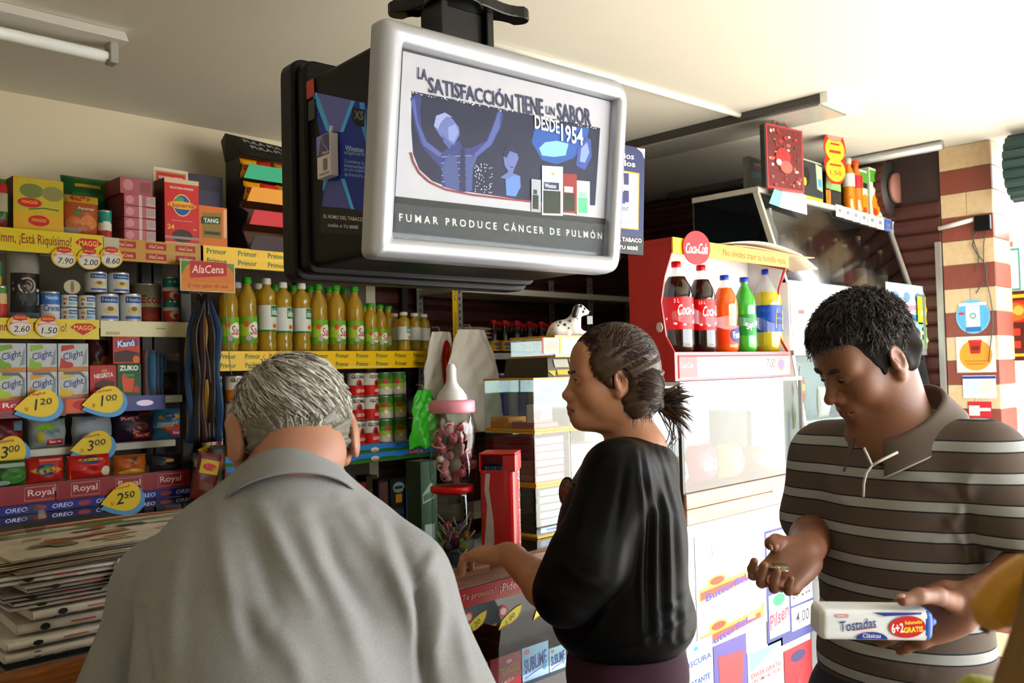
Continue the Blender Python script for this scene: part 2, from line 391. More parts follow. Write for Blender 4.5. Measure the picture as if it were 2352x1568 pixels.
# --- things on the pillar
def flat_on_U(name, label, cat, pxq, U, base, draw_fn=None, thick=.0015, group=None, outline=None):
    """sheet facing -U, pxq = (x0,y0,x1,y1) pixel box"""
    x0, y0, x1, y1 = pxq; A = onU(x0, (y0+y1)/2, U); B = onU(x1, (y0+y1)/2, U); T = onU((x0+x1)/2, y0, U); Bo = onU((x0+x1)/2, y1, U)
    w = A[1]-B[1]; h = T[2]-Bo[2]
    t = thing(name, label, cat, (U, (A[1]+B[1])/2, Bo[2]), -pi/2, group)
    bb = MB()
    if outline == 'round':
        bb.prism([(w/2*math.cos(q*pi/16), h/2+h/2*math.sin(q*pi/16)) for q in range(32)], -thick, 0)
    else: bb.box(-w/2, w/2, -thick, 0, 0, h)
    bb.build('sheet', P(base), t)
    if draw_fn:
        pr = Print(lambda x, z, l: (x, -thick-l, z)); draw(pr, draw_fn, w, h); pr.build('printed_front', t)
    return t
UP = UE-.002
flat_on_U('round_poster', 'round blue and white detergent poster on the tiled pillar', 'poster', (2196, 687, 2275, 766), UP, '#8fbfd8',
  [('e', .5, .5, .46, .46, '#6fb0d6'), ('r', .3, .7, .18, .8, '#dfe8ea'), ('e', .5, .52, .1, .09, '#5f9a7c'), ('e', .5, .52, .06, .05, '#e8eef0'), ('r', .28, .72, .06, .2, '#3f7fae'), ('r', .1, .9, .82, .9, '#e6eef2'), ('e', .17, .6, .1, .04, '#c0485a')], outline='round')
flat_on_U('square_poster', 'white poster with an orange disc and a red cup on the tiled pillar', 'poster', (2197, 772, 2287, 855), UP, '#ddd8cf',
  [('e', .5, .48, .42, .43, '#e0a24c'), ('p', [(.37, .52), (.62, .52), (.66, .86), (.33, .86)], '#b2382a'), ('r', .32, .67, .84, .9, '#c84a36'), ('r', .4, .6, .62, .72, '#6c3a20'), ('r', .22, .78, .3, .33, '#b97b2c'), ('r', .26, .74, .22, .25, '#b97b2c')])
flat_on_U('paper_notice', 'white paper notice with a blue heading on the tiled pillar', 'notice', (2212, 862, 2288, 914), UP, '#d9dad8',
  [('r', 0, 1, .86, .97, '#2e4f9a'), ('r', .05, .5, .15, .8, '#c6d2da'), ('r', .54, .94, .15, .8, '#e6cfc9')])
flat_on_U('red_notice', 'small red and white notice low on the tiled pillar', 'notice', (2224, 922, 2278, 958), UP, '#b8404a',
  [('r', .04, .5, .1, .75, '#ddd3d0'), ('r', .5, .96, .4, .6, '#e2d8d5')])
t = thing('junction_box', 'black junction box with a white cable trunk on the tiled pillar', 'electrical box', onU(2260, 515, UE))
b = MB(); b.box(-.03, 0, -.035, .035, -.03, .04); b.build('box', BLK, t, bevel=.004)
p0 = onU(2156, 525, UE-.012)-onU(2260, 515, UE); p1 = onU(2240, 503, UE-.012)-onU(2260, 515, UE)
b = MB(); b.tube([p0, p1], .011, 8); b.build('cable_trunk', WM, t)
for dx, L, w in ((.02, .3, .03), (-.01, .62, .015), (.035, .2, .01)):
    b = MB(); b.tube([(-.012, dx+w*math.sin(s_*.9), -.02-L*s_/8) for s_ in range(9)], .0025, 6); b.build('hanging_wire', mat('#3a3432', .5), t)
b = MB(); b.box(-.02, 0, -.012, .012, 0, 2.12); tag(b.build('metal_strip', mat('#9b9790', .4, metal=.5), None, (UE-.002, PV1+.015, 0)), 'narrow vertical metal strip along the left edge of the tiled pillar', 'strip')
# upright cooler just outside the opening
t = thing('upright_cooler', 'tall white upright cooler standing outside beyond the tiled pillar', 'cooler', (5.15, 1.0, -.12))
b = MB(); b.box(-.3, .3, -.42, .48, .08, 2.3); b.build('body', mat('#e6e6e2', .35, var=.03), t, bevel=.02)
b = MB(); b.box(-.315, -.30, -.40, .46, .25, 2.15); b.build('door', mat('#efefec', .3, var=.03), t, bevel=.005)
b = MB(); b.tube([(-.345, -.36, 1.0), (-.345, -.36, 1.4)], .012, 8); b.build('handle', mat('#8a8a88', .4), t)
for s in (-.36, .42):
    b = MB(); b.box(-.27, .27, s-.03, s+.03, 0, .08); b.build('foot', BLK, t)
UC = 5.15-.318
flat_on_U('menu_poster', 'dark red and orange snack offer poster on the upright cooler', 'poster', (2290, 668, 2380, 828), UC, '#5a1d18',
  [('r', 0, 1, .55, .86, '#b8391f'), ('e', .45, .7, .38, .13, '#d9701f'), ('e', .32, .7, .13, .07, '#e6b06a'), ('e', .58, .72, .13, .07, '#e6a860'), ('r', .04, .9, .9, .95, '#d9b23a'), ('t', '2', .15, .42, .12, .1, '#e8c93a'), ('t', '4', .15, .24, .12, .1, '#e8c93a'), ('r', .28, .6, .36, .46, '#c9473a'), ('r', .28, .6, .18, .28, '#c9473a'), ('r', .2, .9, .06, .1, '#d9b23a')])
flat_on_U('teal_framed_sheet', 'white sheet with a teal border above the red offer poster', 'poster', (2283, 572, 2343, 668), UC, '#4f9a92',
  [('r', .06, .94, .05, .95, '#e9ecea')])
flat_on_U('pale_notice', 'pale pink and white notice at the top of the upright cooler', 'notice', (2279, 486, 2330, 570), UC, '#e6dcd8',
  [('r', .2, .8, .5, .55, '#9fb4c8'), ('r', .1, .9, .02, .16, '#b4766c')])
# ================================================================== ceiling-hung display lightbox
def round_poly(pts, rad, n=6):
    out = []; N = len(pts)
    for i in range(N):
        p = np.array(pts[i], float); a = np.array(pts[i-1], float)-p; c = np.array(pts[(i+1) % N], float)-p
        a /= np.linalg.norm(a); c /= np.linalg.norm(c); r = rad[i] if isinstance(rad, (list, tuple)) else rad
        for k in range(n+1):
            s = k/n; q0 = p+a*r*(1-s); q1 = p+c*r*s; out.append(tuple(q0*(1-s)+q1*s))
    return out
TVL = np.array([1.031, 1.387]); TVR = np.array([1.716, 1.333])
tva = math.atan2(TVR[1]-TVL[1], TVR[0]-TVL[0]); tvc = (TVL+TVR)/2; TVZ = 1.776
exv = np.array([math.cos(tva), math.sin(tva), 0]); eyv = np.array([-math.sin(tva), math.cos(tva), 0]); TVO = np.array([tvc[0], tvc[1], TVZ])
def tvl(px, py, yl=0.0):
    d = ray(px, py); k = ((TVO+eyv*yl-CAM)@eyv)/(d@eyv); q = CAM+d*k-TVO; return (float(q@exv), float(q[2]))
def tvs(px, py, xl):
    d = ray(px, py); k = ((TVO+exv*xl-CAM)@exv)/(d@exv); q = CAM+d*k-TVO; return (float(q@eyv), float(q[2]))
tv = thing('display_lightbox', 'silver framed advertising lightbox hanging from the ceiling on a black mount', 'lightbox', TVO, tva)
SILV = mat('#a6a9b2', .32, metal=.6, var=.03, name='silver_bezel')
OUT = [tvl(*q) for q in [(848, 590), (1415, 631), (1437, 193), (872, 40)]]
INN = [tvl(*q) for q in [(896, 546), (1392, 589), (1412, 229), (919, 104)]]
oL = round_poly(OUT, [.02, .045, .06, .012]); iL = round_poly(INN, .004)
N = len(oL); b = MB(); rows = []
for (k, yy) in ((0, .03), (0, .004), (.05, -.010), (.5, -.020), (.93, -.013), (1, -.005), (1, .012)):
    rows.append([(o_[0]*(1-k)+i_[0]*k, yy, o_[1]*(1-k)+i_[1]*k) for o_, i_ in zip(oL, iL)])
V = [p for r_ in rows for p in r_]; Fc = []
for r_ in range(len(rows)-1):
    for i in range(N): j = (i+1) % N; Fc.append((r_*N+i, r_*N+j, (r_+1)*N+j, (r_+1)*N+i))
b.add(V, Fc, 0, True); b.build('bezel', SILV, tv)
b = MB(); b.prism(round_poly([(-.325, .012), (.325, .012), (.325, .43), (-.325, .43)], .02), .03, .34); b.build('body', BLK, tv)
b = MB(); b.prism(round_poly([(-.345, -.012), (.34, -.012), (.34, .485), (-.345, .485)], .035), .34, .40); b.build('back_panel', BLK, tv, bevel=.006)
b = MB(); b.prism(round_poly([(-.335, .0), (.33, .0), (.33, .472), (-.335, .472)], .03), .30, .335); b.build('rear_rib', BLK, tv, bevel=.006)
b = MB(); b.box(-.332, -.326, .27, .30, .38, .42); b.build('red_switch', mat('#b3261c', .35), tv, bevel=.004)
b = MB(); b.box(-.331, -.325, .265, .295, .33, .375); b.build('key_lock', mat('#17171a', .3), tv, bevel=.002)
ya = .012
def A(cx, cy): return tvl(880+cx*.33796, 90+cy*.33796, ya)
b = MB(); xs = [p[0] for p in iL]; zs = [p[1] for p in iL]; b.box(min(xs)-.006, max(xs)+.006, ya+.0005, ya+.012, min(zs)-.006, max(zs)+.006); b.build('inner_frame', mat('#101218', .3), tv)
pr = Print(lambda x, z, l: (x, ya-l*.16, z))
def AP(pts, h): pr.poly([A(*q) for q in pts], h)
def AL(pts, w, h): pr.line([A(*q) for q in pts], w, h)
def AT(t, p0, p1, hpx, h, bold=.02, shear=0):   # text between two crop points along its middle line
    a, c = np.array(A(*p0)), np.array(A(*p1)); w = np.linalg.norm(c-a); m = (a+c)/2
    mm = ((p0[0]+p1[0])/2, (p0[1]+p1[1])/2); hh = abs(A(mm[0], mm[1]-hpx/2)[1]-A(mm[0], mm[1]+hpx/2)[1])
    pr.text(t, m[0], m[1], h, w=w, hh=hh, rot=math.atan2(c[1]-a[1], c[0]-a[0]), bold=bold, shear=shear)
AP([(70, 1310), (1515, 1455), (1568, 430), (135, 80)], '#b9b8c0')
AP([(1000, 1100), (480, 1022), (330, 962), (245, 885), (203, 780), (190, 600), (192, 352), (1475, 604), (1440, 1130)][::-1], '#161c44')
AP([(1010, 700), (1030, 610), (1120, 590), (1400, 600), (1380, 720), (1290, 810), (1180, 850), (1080, 820)], '#2f5fa0')
AP([(1060, 740), (1100, 700), (1180, 690), (1260, 710), (1240, 790), (1160, 800), (1080, 790)], '#8fb8d8')
# singer with raised arms
SK = '#6f79a8'; SH = '#3a447c'; DK = '#1d2450'
AP([(185, 400), (240, 370), (262, 400), (250, 480), (262, 600), (300, 700), (400, 770), (440, 740), (460, 700), (520, 690), (540, 740), (600, 740), (700, 690), (760, 560), (770, 500), (800, 470), (818, 520), (800, 600), (740, 720), (640, 800), (610, 880), (605, 1030), (540, 1040), (400, 1000), (400, 880), (280, 750), (250, 700), (210, 560)], SH)
AP([(345, 590), (370, 520), (420, 500), (470, 540), (515, 600), (520, 650), (480, 720), (440, 700), (390, 660)], SK)
AP([(345, 590), (360, 520), (420, 498), (470, 530), (430, 525), (395, 560), (372, 610)], '#98a0c4')
AP([(486, 590), (505, 610), (500, 640), (480, 620)], DK)
for q in range(6): AL([(400+q*34, 780+q*6), (430+q*30, 1000)], .0016, DK)
for q in range(5): AL([(395, 800+q*42), (600, 790+q*44)], .0016, '#8e98cc')
AP([(525, 745), (555, 745), (560, 1035), (520, 1030)], DK)
AP([(400, 880), (440, 780), (500, 800), (520, 1030), (430, 1010)], '#525d8c'); AP([(560, 800), (610, 790), (640, 790), (610, 880), (600, 1030), (565, 1030)], '#525d8c')
AP([(190, 420), (215, 400), (235, 560), (290, 690), (400, 780), (380, 800), (270, 720), (222, 560)], '#5c679c'); AP([(780, 500), (800, 490), (790, 600), (730, 720), (630, 800), (620, 780), (710, 690)], '#5c679c')
AP([(440, 600), (490, 575), (512, 630), (480, 700), (445, 680)], '#8c95c0'); AP([(395, 640), (440, 690), (470, 715), (450, 745), (410, 700)], '#5a659c')
for q in range(40):
    x_, y_ = 220+random.random()*1180, 420+random.random()*560; AP([(x_, y_), (x_+4, y_+1), (x_+3, y_+5)], '#5a64a0')
# listener
AP([(815, 800), (850, 730), (900, 745), (920, 810), (890, 880), (880, 910), (930, 930), (935, 1000), (900, 1070), (840, 1060), (830, 950), (795, 940), (850, 900), (825, 860)], SK)
AP([(830, 960), (880, 930), (925, 930), (930, 1010), (900, 1070), (835, 1060)], '#6f8cc8')
AP([(815, 790), (840, 720), (890, 725), (915, 780), (860, 760), (835, 810)], DK)
AL([(862, 868), (885, 872)], .002, DK)
AP([(1320, 740), (1380, 670), (1410, 680), (1415, 800), (1370, 890), (1310, 860)], '#4a5a9c')
AP([(1345, 740), (1385, 700), (1400, 770), (1370, 840), (1335, 830)], '#8c9ccc')
for q in range(60):
    x_, y_ = 620+random.random()*120, 840+random.random()*200; AP([(x_, y_), (x_+5, y_+1), (x_+4, y_+9), (x_-1, y_+7)], '#c4cae4')
for q in range(90):
    s_ = q/89; x_ = 200+s_*1260+random.uniform(-6, 6); y_ = 352+s_*250+random.uniform(-10, 12); r_ = random.uniform(3, 12); AP([(x_, y_), (x_+r_, y_+2), (x_+r_, y_+r_), (x_, y_+r_)], '#b9b8c0')
AL([(185, 770), (200, 830), (240, 905), (310, 970), (420, 1022), (600, 1058), (800, 1082), (1000, 1104)], .004, '#8c3a44')
AP([(78, 1068), (1000, 1172), (1530, 1222), (1517, 1455), (70, 1310)][::-1], '#10150f')
for (x0, x1, y0, y1, c1, c2, c3) in ((1003, 1068, 950, 1165, '#a9abb2', '#3b4258', '#27301f'), (1215, 1312, 912, 1178, '#8e2e28', '#c9c3c0', '#27301f'), (1312, 1400, 960, 1192, '#b8d0c2', '#9ac4ae', '#6fae92'), (1075, 1217, 860, 1195, '#d2d3d6', '#2c355c', '#27301f')):
    AP([(x0, y1), (x1, y1+6), (x1, y0+8), (x0, y0)], c1); AP([(x0+8, y1-12), (x1-16, y1-8), (x1-16, y0+(y1-y0)*.52), (x0+8, y0+(y1-y0)*.5)], c3)
    AP([(x0+12, y0+(y1-y0)*.48), (x1-26, y0+(y1-y0)*.5), (x1-26, y0+(y1-y0)*.35), (x0+12, y0+(y1-y0)*.33)], c2)
AT('Winston', (1094, 995), (1170, 1000), 30, '#d0d2da')
AP([(1130, 905), (1150, 912), (1165, 905), (1152, 930)], '#b08a3c')
INK = '#3b4062'
AT('LA', (232, 230), (297, 248), 78, INK); AT('SATISFACCIÓN', (303, 298), (880, 418), 128, INK)
AT('TIENE', (897, 432), (1085, 468), 118, INK); AT('UN', (1102, 482), (1163, 496), 58, INK); AT('SABOR', (1180, 492), (1410, 536), 122, INK)
AT('DESDE', (1026, 562), (1194, 600), 92, '#e6e6ec'); AT('1954', (1205, 634), (1354, 668), 118, '#eeeef2')
AT('F U M A R   P R O D U C E   C Á N C E R   D E   P U L M Ó N', (104, 1204), (1482, 1332), 62, '#d6d6d0', bold=.012)
pr.build('advert_sheet', tv)
b = MB(); b.box(min(xs)-.002, max(xs)+.002, -.004, -.001, min(zs)-.002, max(zs)+.002); b.build('front_glass', glass_mat('#fbfcfc', .01, 1.12, 'lightbox_glass'), tv)
# advert card on the left flank
XS = -.3255
def S(px, py): return tvs(px, py, XS)
conf = lambda y, z, l: (XS-l, y, z)
pr = Print(conf)
def SP(pts, h): pr.poly([S(*q) for q in pts], h)
def B5(cx, cy): return (700+cx*.2296, 200+cy*.2296)
c5 = lambda pts, h: SP([B5(*q) for q in pts], h)
c5([(70, 45), (600, 155), (640, 210), (610, 1480), (160, 1440), (190, 950), (150, 460)], '#2c459a')
c5([(130, 60), (470, 130), (370, 450), (250, 440)], '#7a80bc'); c5([(70, 45), (125, 55), (270, 450), (220, 440)], '#6cbcf0')
c5([(470, 132), (505, 140), (390, 450), (355, 450)], '#6cbcf0'); c5([(550, 150), (600, 158), (630, 600), (570, 400)], '#58a4e4')
c5([(190, 920), (235, 925), (190, 1040), (182, 1040)], '#6cbcf0'); c5([(365, 915), (405, 920), (500, 1225), (460, 1215)], '#6cbcf0')
c5([(220, 950), (370, 930), (450, 1215), (180, 1190)], '#646ca8')
c5([(165, 1190), (612, 1235), (606, 1480), (190, 1460), (158, 1430)], '#2c2c30')
c5([(480, 200), (605, 228), (600, 400), (520, 385), (482, 340)], '#14161c')
def ST(t, p0, p1, hp, h, bold=.02):
    a, c = np.array(S(*B5(*p0))), np.array(S(*B5(*p1))); w = np.linalg.norm(c-a); m = (a+c)/2; mm = ((p0[0]+p1[0])/2, (p0[1]+p1[1])/2)
    hh = abs(S(*B5(mm[0], mm[1]-hp/2))[1]-S(*B5(mm[0], mm[1]+hp/2))[1])
    # seen from -x, the reading direction runs towards -y
    V_, F_, sz = text_geo(t, bold); sl = (c[1]-a[1])/w
    pr.raw([(m[0]-x*w/sz[0], m[1]+y*hh/sz[1]+x*w/sz[0]*sl) for x, y in V_], F_, h)
ST('XS', (500, 275), (590, 290), 90, '#8a8e98'); ST('Winston', (412, 605), (590, 632), 55, '#b8d0e8'); ST('xSphere', (400, 655), (600, 680), 50, '#8fb0cc')
for q, w_ in enumerate(('Convierte la', 'intensidad', 'en un toque', 'de frescura.')): ST(w_, (405, 735+q*45), (595, 762+q*42), 34, '#9fc0dc', .01)
ST('EL HUMO DEL TABACO', (198, 1288), (590, 1328), 38, '#d8d8d4'); ST('DAÑA A TU BEBÉ', (242, 1378), (540, 1400), 38, '#d8d8d4')
pr.build('side_advert', tv)
b = MB(); q = [S(*B5(*p)) for p in [(605, 1440), (660, 1440), (690, 212), (638, 218)]]
b.add([(XS-.004, y, z) for y, z in q]+[(XS, y, z) for y, z in q], [(0, 3, 2, 1), (0, 1, 5, 4), (1, 2, 6, 5), (2, 3, 7, 6), (3, 0, 4, 7)]); b.build('grey_trim_strip', mat('#6d6c6c', .5), tv)
# cigarette pack on the flank card
pk = thing('cigarette_pack', 'silver and purple cigarette pack fixed to the flank card of the lightbox', 'cigarette pack', TVO+exv*(XS-.003)+eyv*S(766, 410)[0]+np.array([0, 0, S(766, 410)[1]]), tva-pi/2)
w_, h_ = .056, .09
b = MB(); b.box(-w_/2, w_/2, -.02, 0, 0, h_); b.build('body', mat('#cfc9c8', .35), pk, bevel=.002)
pr = Print(lambda x, z, l: (x, -.02-l, z)); draw(pr, [('r', .02, .98, .5, .98, '#6a6484'), ('p', [(.02, .5), (.3, .98), (.02, .98)], '#8f9ae0'), ('l', [(.1, .55), (.2, .7), (.35, .98)], .0012, '#dfe2f6'), ('l', [(.4, .98), (.5, .8), (.98, .52)], .0012, '#c8c8e0'), ('t', 'Winston', .68, .56, .5, .07, '#e8e4ea'), ('r', .5, .8, .15, .42, '#8d8a88'), ('r', .2, .95, .05, .1, '#a9a5a2')], w_, h_); pr.build('printed_front', pk)
b = MB(); b.tube([(.012, -.012, h_-.01), (.028, -.014, h_+.012)], .004, 8); b.build('cigarette', mat('#d8d5d0', .6), pk)
# price list card behind the right edge
yc = .12
def tq(px, py): return tvl(px, py, yc)
q = [tq(*p) for p in [(1380, 577), (1477, 586), (1481, 342), (1380, 322)]]
b = MB(); b.prism(q, yc, yc+.004); b.build('price_card', P('#23305f'), tv)
pr = Print(lambda x, z, l: (x, yc-l, z))
def TP(pts, h): pr.poly([tq(*p) for p in pts], h)
def TT(t, p0, p1, hp, h, bold=.01):
    a, c = np.array(tq(*p0)), np.array(tq(*p1)); w = np.linalg.norm(c-a); m = (a+c)/2; mm = ((p0[0]+p1[0])/2, (p0[1]+p1[1])/2)
    pr.text(t, m[0], m[1], h, w=w, hh=abs(tq(mm[0], mm[1]-hp/2)[1]-tq(mm[0], mm[1]+hp/2)[1]), rot=math.atan2(c[1]-a[1], c[0]-a[0]), bold=bold)
TP([(1462, 340), (1481, 342), (1480, 365), (1474, 350)], '#e6e6ea'); TP([(1380, 540), (1478, 545), (1477, 586), (1380, 578)], '#101114')
TP([(1400, 522), (1466, 528), (1468, 398), (1400, 386)], '#d89a3c'); TP([(1400, 519), (1464, 525), (1465, 401), (1400, 390)], '#d9dade')
TP([(1400, 468), (1436, 468), (1436, 440), (1400, 440)], '#3a4f94'); TP([(1400, 512), (1445, 515), (1445, 508), (1400, 505)], '#9aa6c4')
for (x, y) in ((1438, 408), (1438, 448)): TP([(x-6, y+16), (x+6, y+17), (x+6, y-10), (x-6, y-11)], '#2c3460'); TP([(x+12, y+15), (x+22, y+16), (x+22, y-8), (x+12, y-9)], '#f0f0f2')
for (x, y) in ((1410, 412), (1412, 450)): TP([(x-4, y+16), (x+6, y+17), (x+6, y-10), (x-4, y-11)], '#6d7aa8')
TT('Precios', (1395, 352), (1455, 360), 14, '#e8e8ee'); TT('sugeridos', (1370, 366), (1458, 380), 18, '#e8e8ee', .02); TT('KENT', (1421, 478), (1444, 481), 9, '#4a5270')
TT('EL HUMO DEL TABACO', (1350, 543), (1473, 553), 10, '#e2e2de', .02); TT('DAÑA A TU BEBÉ', (1370, 562), (1464, 570), 10, '#e2e2de', .02)
pr.build('price_print', tv)
# ceiling mount
mt = MB(); hub = tvl(1045, 60, .2)[0]; zc = .60
def arm(p, c, w0, w1, z0, z1):
    p = np.array(p); c = np.array(c); t = (p-c)/np.linalg.norm(p-c); n = np.array([-t[1], t[0]]); L = np.linalg.norm(p-c)
    pts = []; K = 10
    for s in range(K+1): pts.append(c+t*L*s/K+n*(w0+(w1-w0)*min(1, (s/K)*1.3)+.004*math.sin(s/K*pi*2)))
    for s in range(7): a = pi/2-pi*s/6; pts.append(p+t*w1*math.cos(a)*1.0+n*w1*math.sin(a))
    for s in range(K, -1, -1): pts.append(c+t*L*s/K-n*(w0+(w1-w0)*min(1, (s/K)*1.3)+.004*math.sin(s/K*pi*2)))
    mt.prism([tuple(q) for q in pts][::-1], z0, z1, ax='z')
def lcl(px, py, z):
    q = onZ(px, py, TVZ+z)-TVO; return (float(q@exv), float(q@eyv))
Cc = np.array(lcl(1040, 18, zc)); T1 = np.array(lcl(1192, 50, zc)); T2 = np.array(lcl(915, 36, zc)); T3 = 2*Cc-(T1+T2)/2+np.array([0, .12])
T4 = Cc+(Cc-T3)*.9
for T_ in (T1, T2, T3): arm(T_, Cc, .05, .024, zc, zc+.028)
mt.lathe([(.001, zc-.004), (.07, zc-.004), (.06, zc+.03), (.03, zc+.06), (.028, CEIL-TVZ), (.001, CEIL-TVZ)], 20, c=(Cc[0], Cc[1], 0))
mt.build('ceiling_mount', mat('#08080a', .3, var=.1, spec=.3), tv, bevel=.004)
b = MB(); b.box(Cc[0]-.055, Cc[0]-.035, Cc[1]-.03, Cc[1]+.05, .40, zc+.002); b.box(Cc[0]+.075, Cc[0]+.095, Cc[1]-.03, Cc[1]+.05, .40, zc+.002); b.box(Cc[0]-.036, Cc[0]+.076, Cc[1]-.012, Cc[1]+.04, .40, zc-.002)
b.build('mount_post', mat('#08080a', .35, var=.1, spec=.3), tv, bevel=.003)
# ================================================================== shelving along the back wall
VS = 3.05
def bx(x0, y0, x1, y1, V):
    ym = (y0+y1)/2; xm = (x0+x1)/2
    return onV(x0, ym, V)[0], onV(x1, ym, V)[0], onV(xm, y1, V)[2], onV(xm, y0, V)[2]
SHM = mat('#b9b3a2', .5, var=.12, scale=6, name='cream_shelf_steel'); DKM = mat('#24201e', .5, metal=.3, var=.2, name='dark_upright')
ZT, Z2, Z3, Z4, Z5 = 2.03, 1.752, 1.497, 1.335, 1.232
ZO, ZM, ZL = 1.648, 1.262, .85
def shelf_unit(name, label, U0, U1, levels, ups, back=None):
    t = thing(name, label, 'shelf unit', ((U0+U1)/2, VS, 0)); L = U1-U0
    for (z, dep, off) in levels:
        b = MB(); b.box(-L/2, L/2, off, dep, z-.025, z); b.build('shelf_board', SHM, t, bevel=.002, seg=1)
    for (u, v) in ups:
        b = MB(); x = u-(U0+U1)/2; b.box(x-.018, x+.018, v, v+.02, 0, 2.1 if v > .1 else ZT-.03); b.build('upright', DKM, t)
    return t
left = shelf_unit('steel_shelf_unit', 'tall steel shelf unit at the left holding soups, cans and dessert bags', .25, 1.445,
    [(ZT, .35, .0), (Z2, .35, 0), (Z3, .35, 0), (Z4, .35, .14), (Z5, .35, 0), (.75, .35, 0)], [(.27, .33), (1.425, .33), (1.425, .0)])
mid = shelf_unit('grocery_shelf_unit', 'steel shelf unit with yellow printed edge strips holding cooking oil and canned milk', 1.45, 2.70,
    [(ZT-.005, .35, 0), (ZO, .35, 0), (ZM, .35, 0), (ZL, .35, 0)], [(1.47, .33), (2.665, .33), (2.085, .33)])
for (t_, L_, c_) in ((left, 1.195, '#6a6352'), (mid, 1.0, '#51493e')):
    b = MB(); b.box(-L_/2, L_/2, .352, .358, .4, ZT-.03); b.build('back_panel', mat(c_, .7), t_, loc=(0 if t_ is left else -.12, 0, 0))  # dark sheets added to stand for the shade on the cream wall
# perforated angle post with yellow strip
PERF = mat('#8d8a84', .45, metal=.5, var=.12, name='galvanised_angle')
def perf_post(t, x, y, z0, z1):
    b = MB(); b.box(x-.02, x+.02, y, y+.003, z0, z1); b.box(x+.017, x+.02, y, y+.04, z0, z1)
    o = b.build('slotted_post', PERF, t)
    h = MB(); z = z0+.02
    while z < z1-.02:
        h.box(x-.004, x+.004, y-.0008, y, z, z+.014); z += .03
    ho = h.build('slot_row', mat('#1b1a1a', .7), o); ho['kind'] = 'stuff'
perf_post(mid, 2.715-2.075, -.004, 0, 2.1)
def edge_strip(t, U0, U1, Uc, z0, z1, col, items, name='edge_strip', y=-.004, tilt=0):
    w = U1-U0; b = MB(); b.box(-w/2, w/2, 0, .003, 0, z1-z0)
    o = b.build(name, PL(col), t, loc=((U0+U1)/2-Uc, y, z0))
    pr = Print(); draw(pr, items, w, z1-z0); pr.build('strip_print', o)
    return o
lc = (.25+1.445)/2; mc = (1.45+2.70)/2
MG = '#b5202c'
def lozenge(cx, cz, w, h, txt=None): return [('e', cx, cz, w, h, MG)]+([('t', txt, cx, cz, w*1.5, h*.9, '#e9c53c')] if txt else [])
# yellow strips
edge_strip(left, .40, 1.145, lc, 1.962, 2.034, '#ccbc1c', [('t', 'Mmm, ¡Está Riquísimo!', .71, .52, .30, .56, '#8a1f1a', 0, 0, .004), ('p', [(.875, .6), (.9, .8), (.965, .8), (.99, .6), (.93, .2)], MG), ('t', 'MAGGI', .932, .58, .08, .24, '#e9c53c')])
edge_strip(left, 1.15, 1.49, lc, 1.955, 2.03, '#b58f1c', [it for k in range(3) for r_ in range(2) for it in (('r', .08+k*.31, .29+k*.31, .12+r_*.48, .42+r_*.48, '#a52a22'), ('t', 'AlaCena', .185+k*.31, .27+r_*.48, .15, .16, '#d9b9a0'))])
b = MB(); b.box(0, .05, -.0065, -.0045, 1.975, 2.03); b.build('paper_tab', P('#b9b5a2'), left, loc=(1.142-lc, 0, 0))
edge_strip(left, .40, 1.125, lc, 1.69, 1.754, '#ccbc1c', [('t', 'Mmm, ¡Está Riquísimo!', .71, .52, .30, .56, '#8a1f1a', 0, 0, .004), ('p', [(.875, .6), (.9, .8), (.965, .8), (.99, .6), (.93, .2)], MG), ('t', 'MAGGI', .932, .58, .08, .24, '#e9c53c')])
edge_strip(left, 1.13, 1.44, lc, 1.70, 1.752, '#cfc8a8', [('r', .05, .2, .1, .3, '#b3a884'), ('r', .6, .7, .5, .6, '#a89d7c')])
edge_strip(left, .40, 1.02, lc, 1.445, 1.5, '#7d2a22', [('r', .0, .5, 0, .35, '#6f7f2c'), ('r', .55, .7, .3, .9, '#b33a2a')]+[it for k in range(3) for it in (('r', .08+k*.3, .26+k*.3, .4, .95, '#b02028'), ('t', 'Royal', .17+k*.3, .68, .13, .36, '#e6d9d4'))])
edge_strip(left, 1.02, 1.345, lc, 1.45, 1.5, '#2d2a78', [('r', .0, .3, .05, .95, '#c9672c'), ('e', .15, .55, .09, .3, '#b03038'), ('e', .5, .5, .05, .2, '#e8d9ec'), ('e', .78, .5, .09, .2, '#e8d9ec')])
edge_strip(left, .40, .985, lc, 1.178, 1.236, '#8e1a22', [it for k in range(3) for it in (('t', 'Royal', .33+k*.3, .5, .13, .46, '#e0c4c0', .0), ('l', [(.25+k*.3, .15), (.41+k*.3, .15), (.41+k*.3, .85), (.25+k*.3, .85), (.25+k*.3, .15)], .0012, '#d9b4b0'))], name='tray_lip')
edge_strip(left, .99, 1.43, lc, 1.178, 1.236, '#8e1a22', [it for k in range(3) for it in (('t', 'Royal', .2+k*.32, .5, .17, .46, '#e0c4c0'), ('l', [(.1+k*.32, .15), (.3+k*.32, .15), (.3+k*.32, .85), (.1+k*.32, .85), (.1+k*.32, .15)], .0012, '#d9b4b0'))], name='tray_lip')
for r_ in range(2):
    edge_strip(left, .40, 1.43, lc, 1.136-.028*r_+.012, 1.176-.032*r_, ['#2a2a86', '#1d1d5e'][r_], [('t', 'OREO', .46+k*.13, .5, .06, .5, '#d6d6ee', 0, .2) for k in range(5)]+[('e', .395+k*.13, .5, .02, .3, '#9a4a4a') for k in range(5)], name='biscuit_strip', y=-.004+.002*r_)
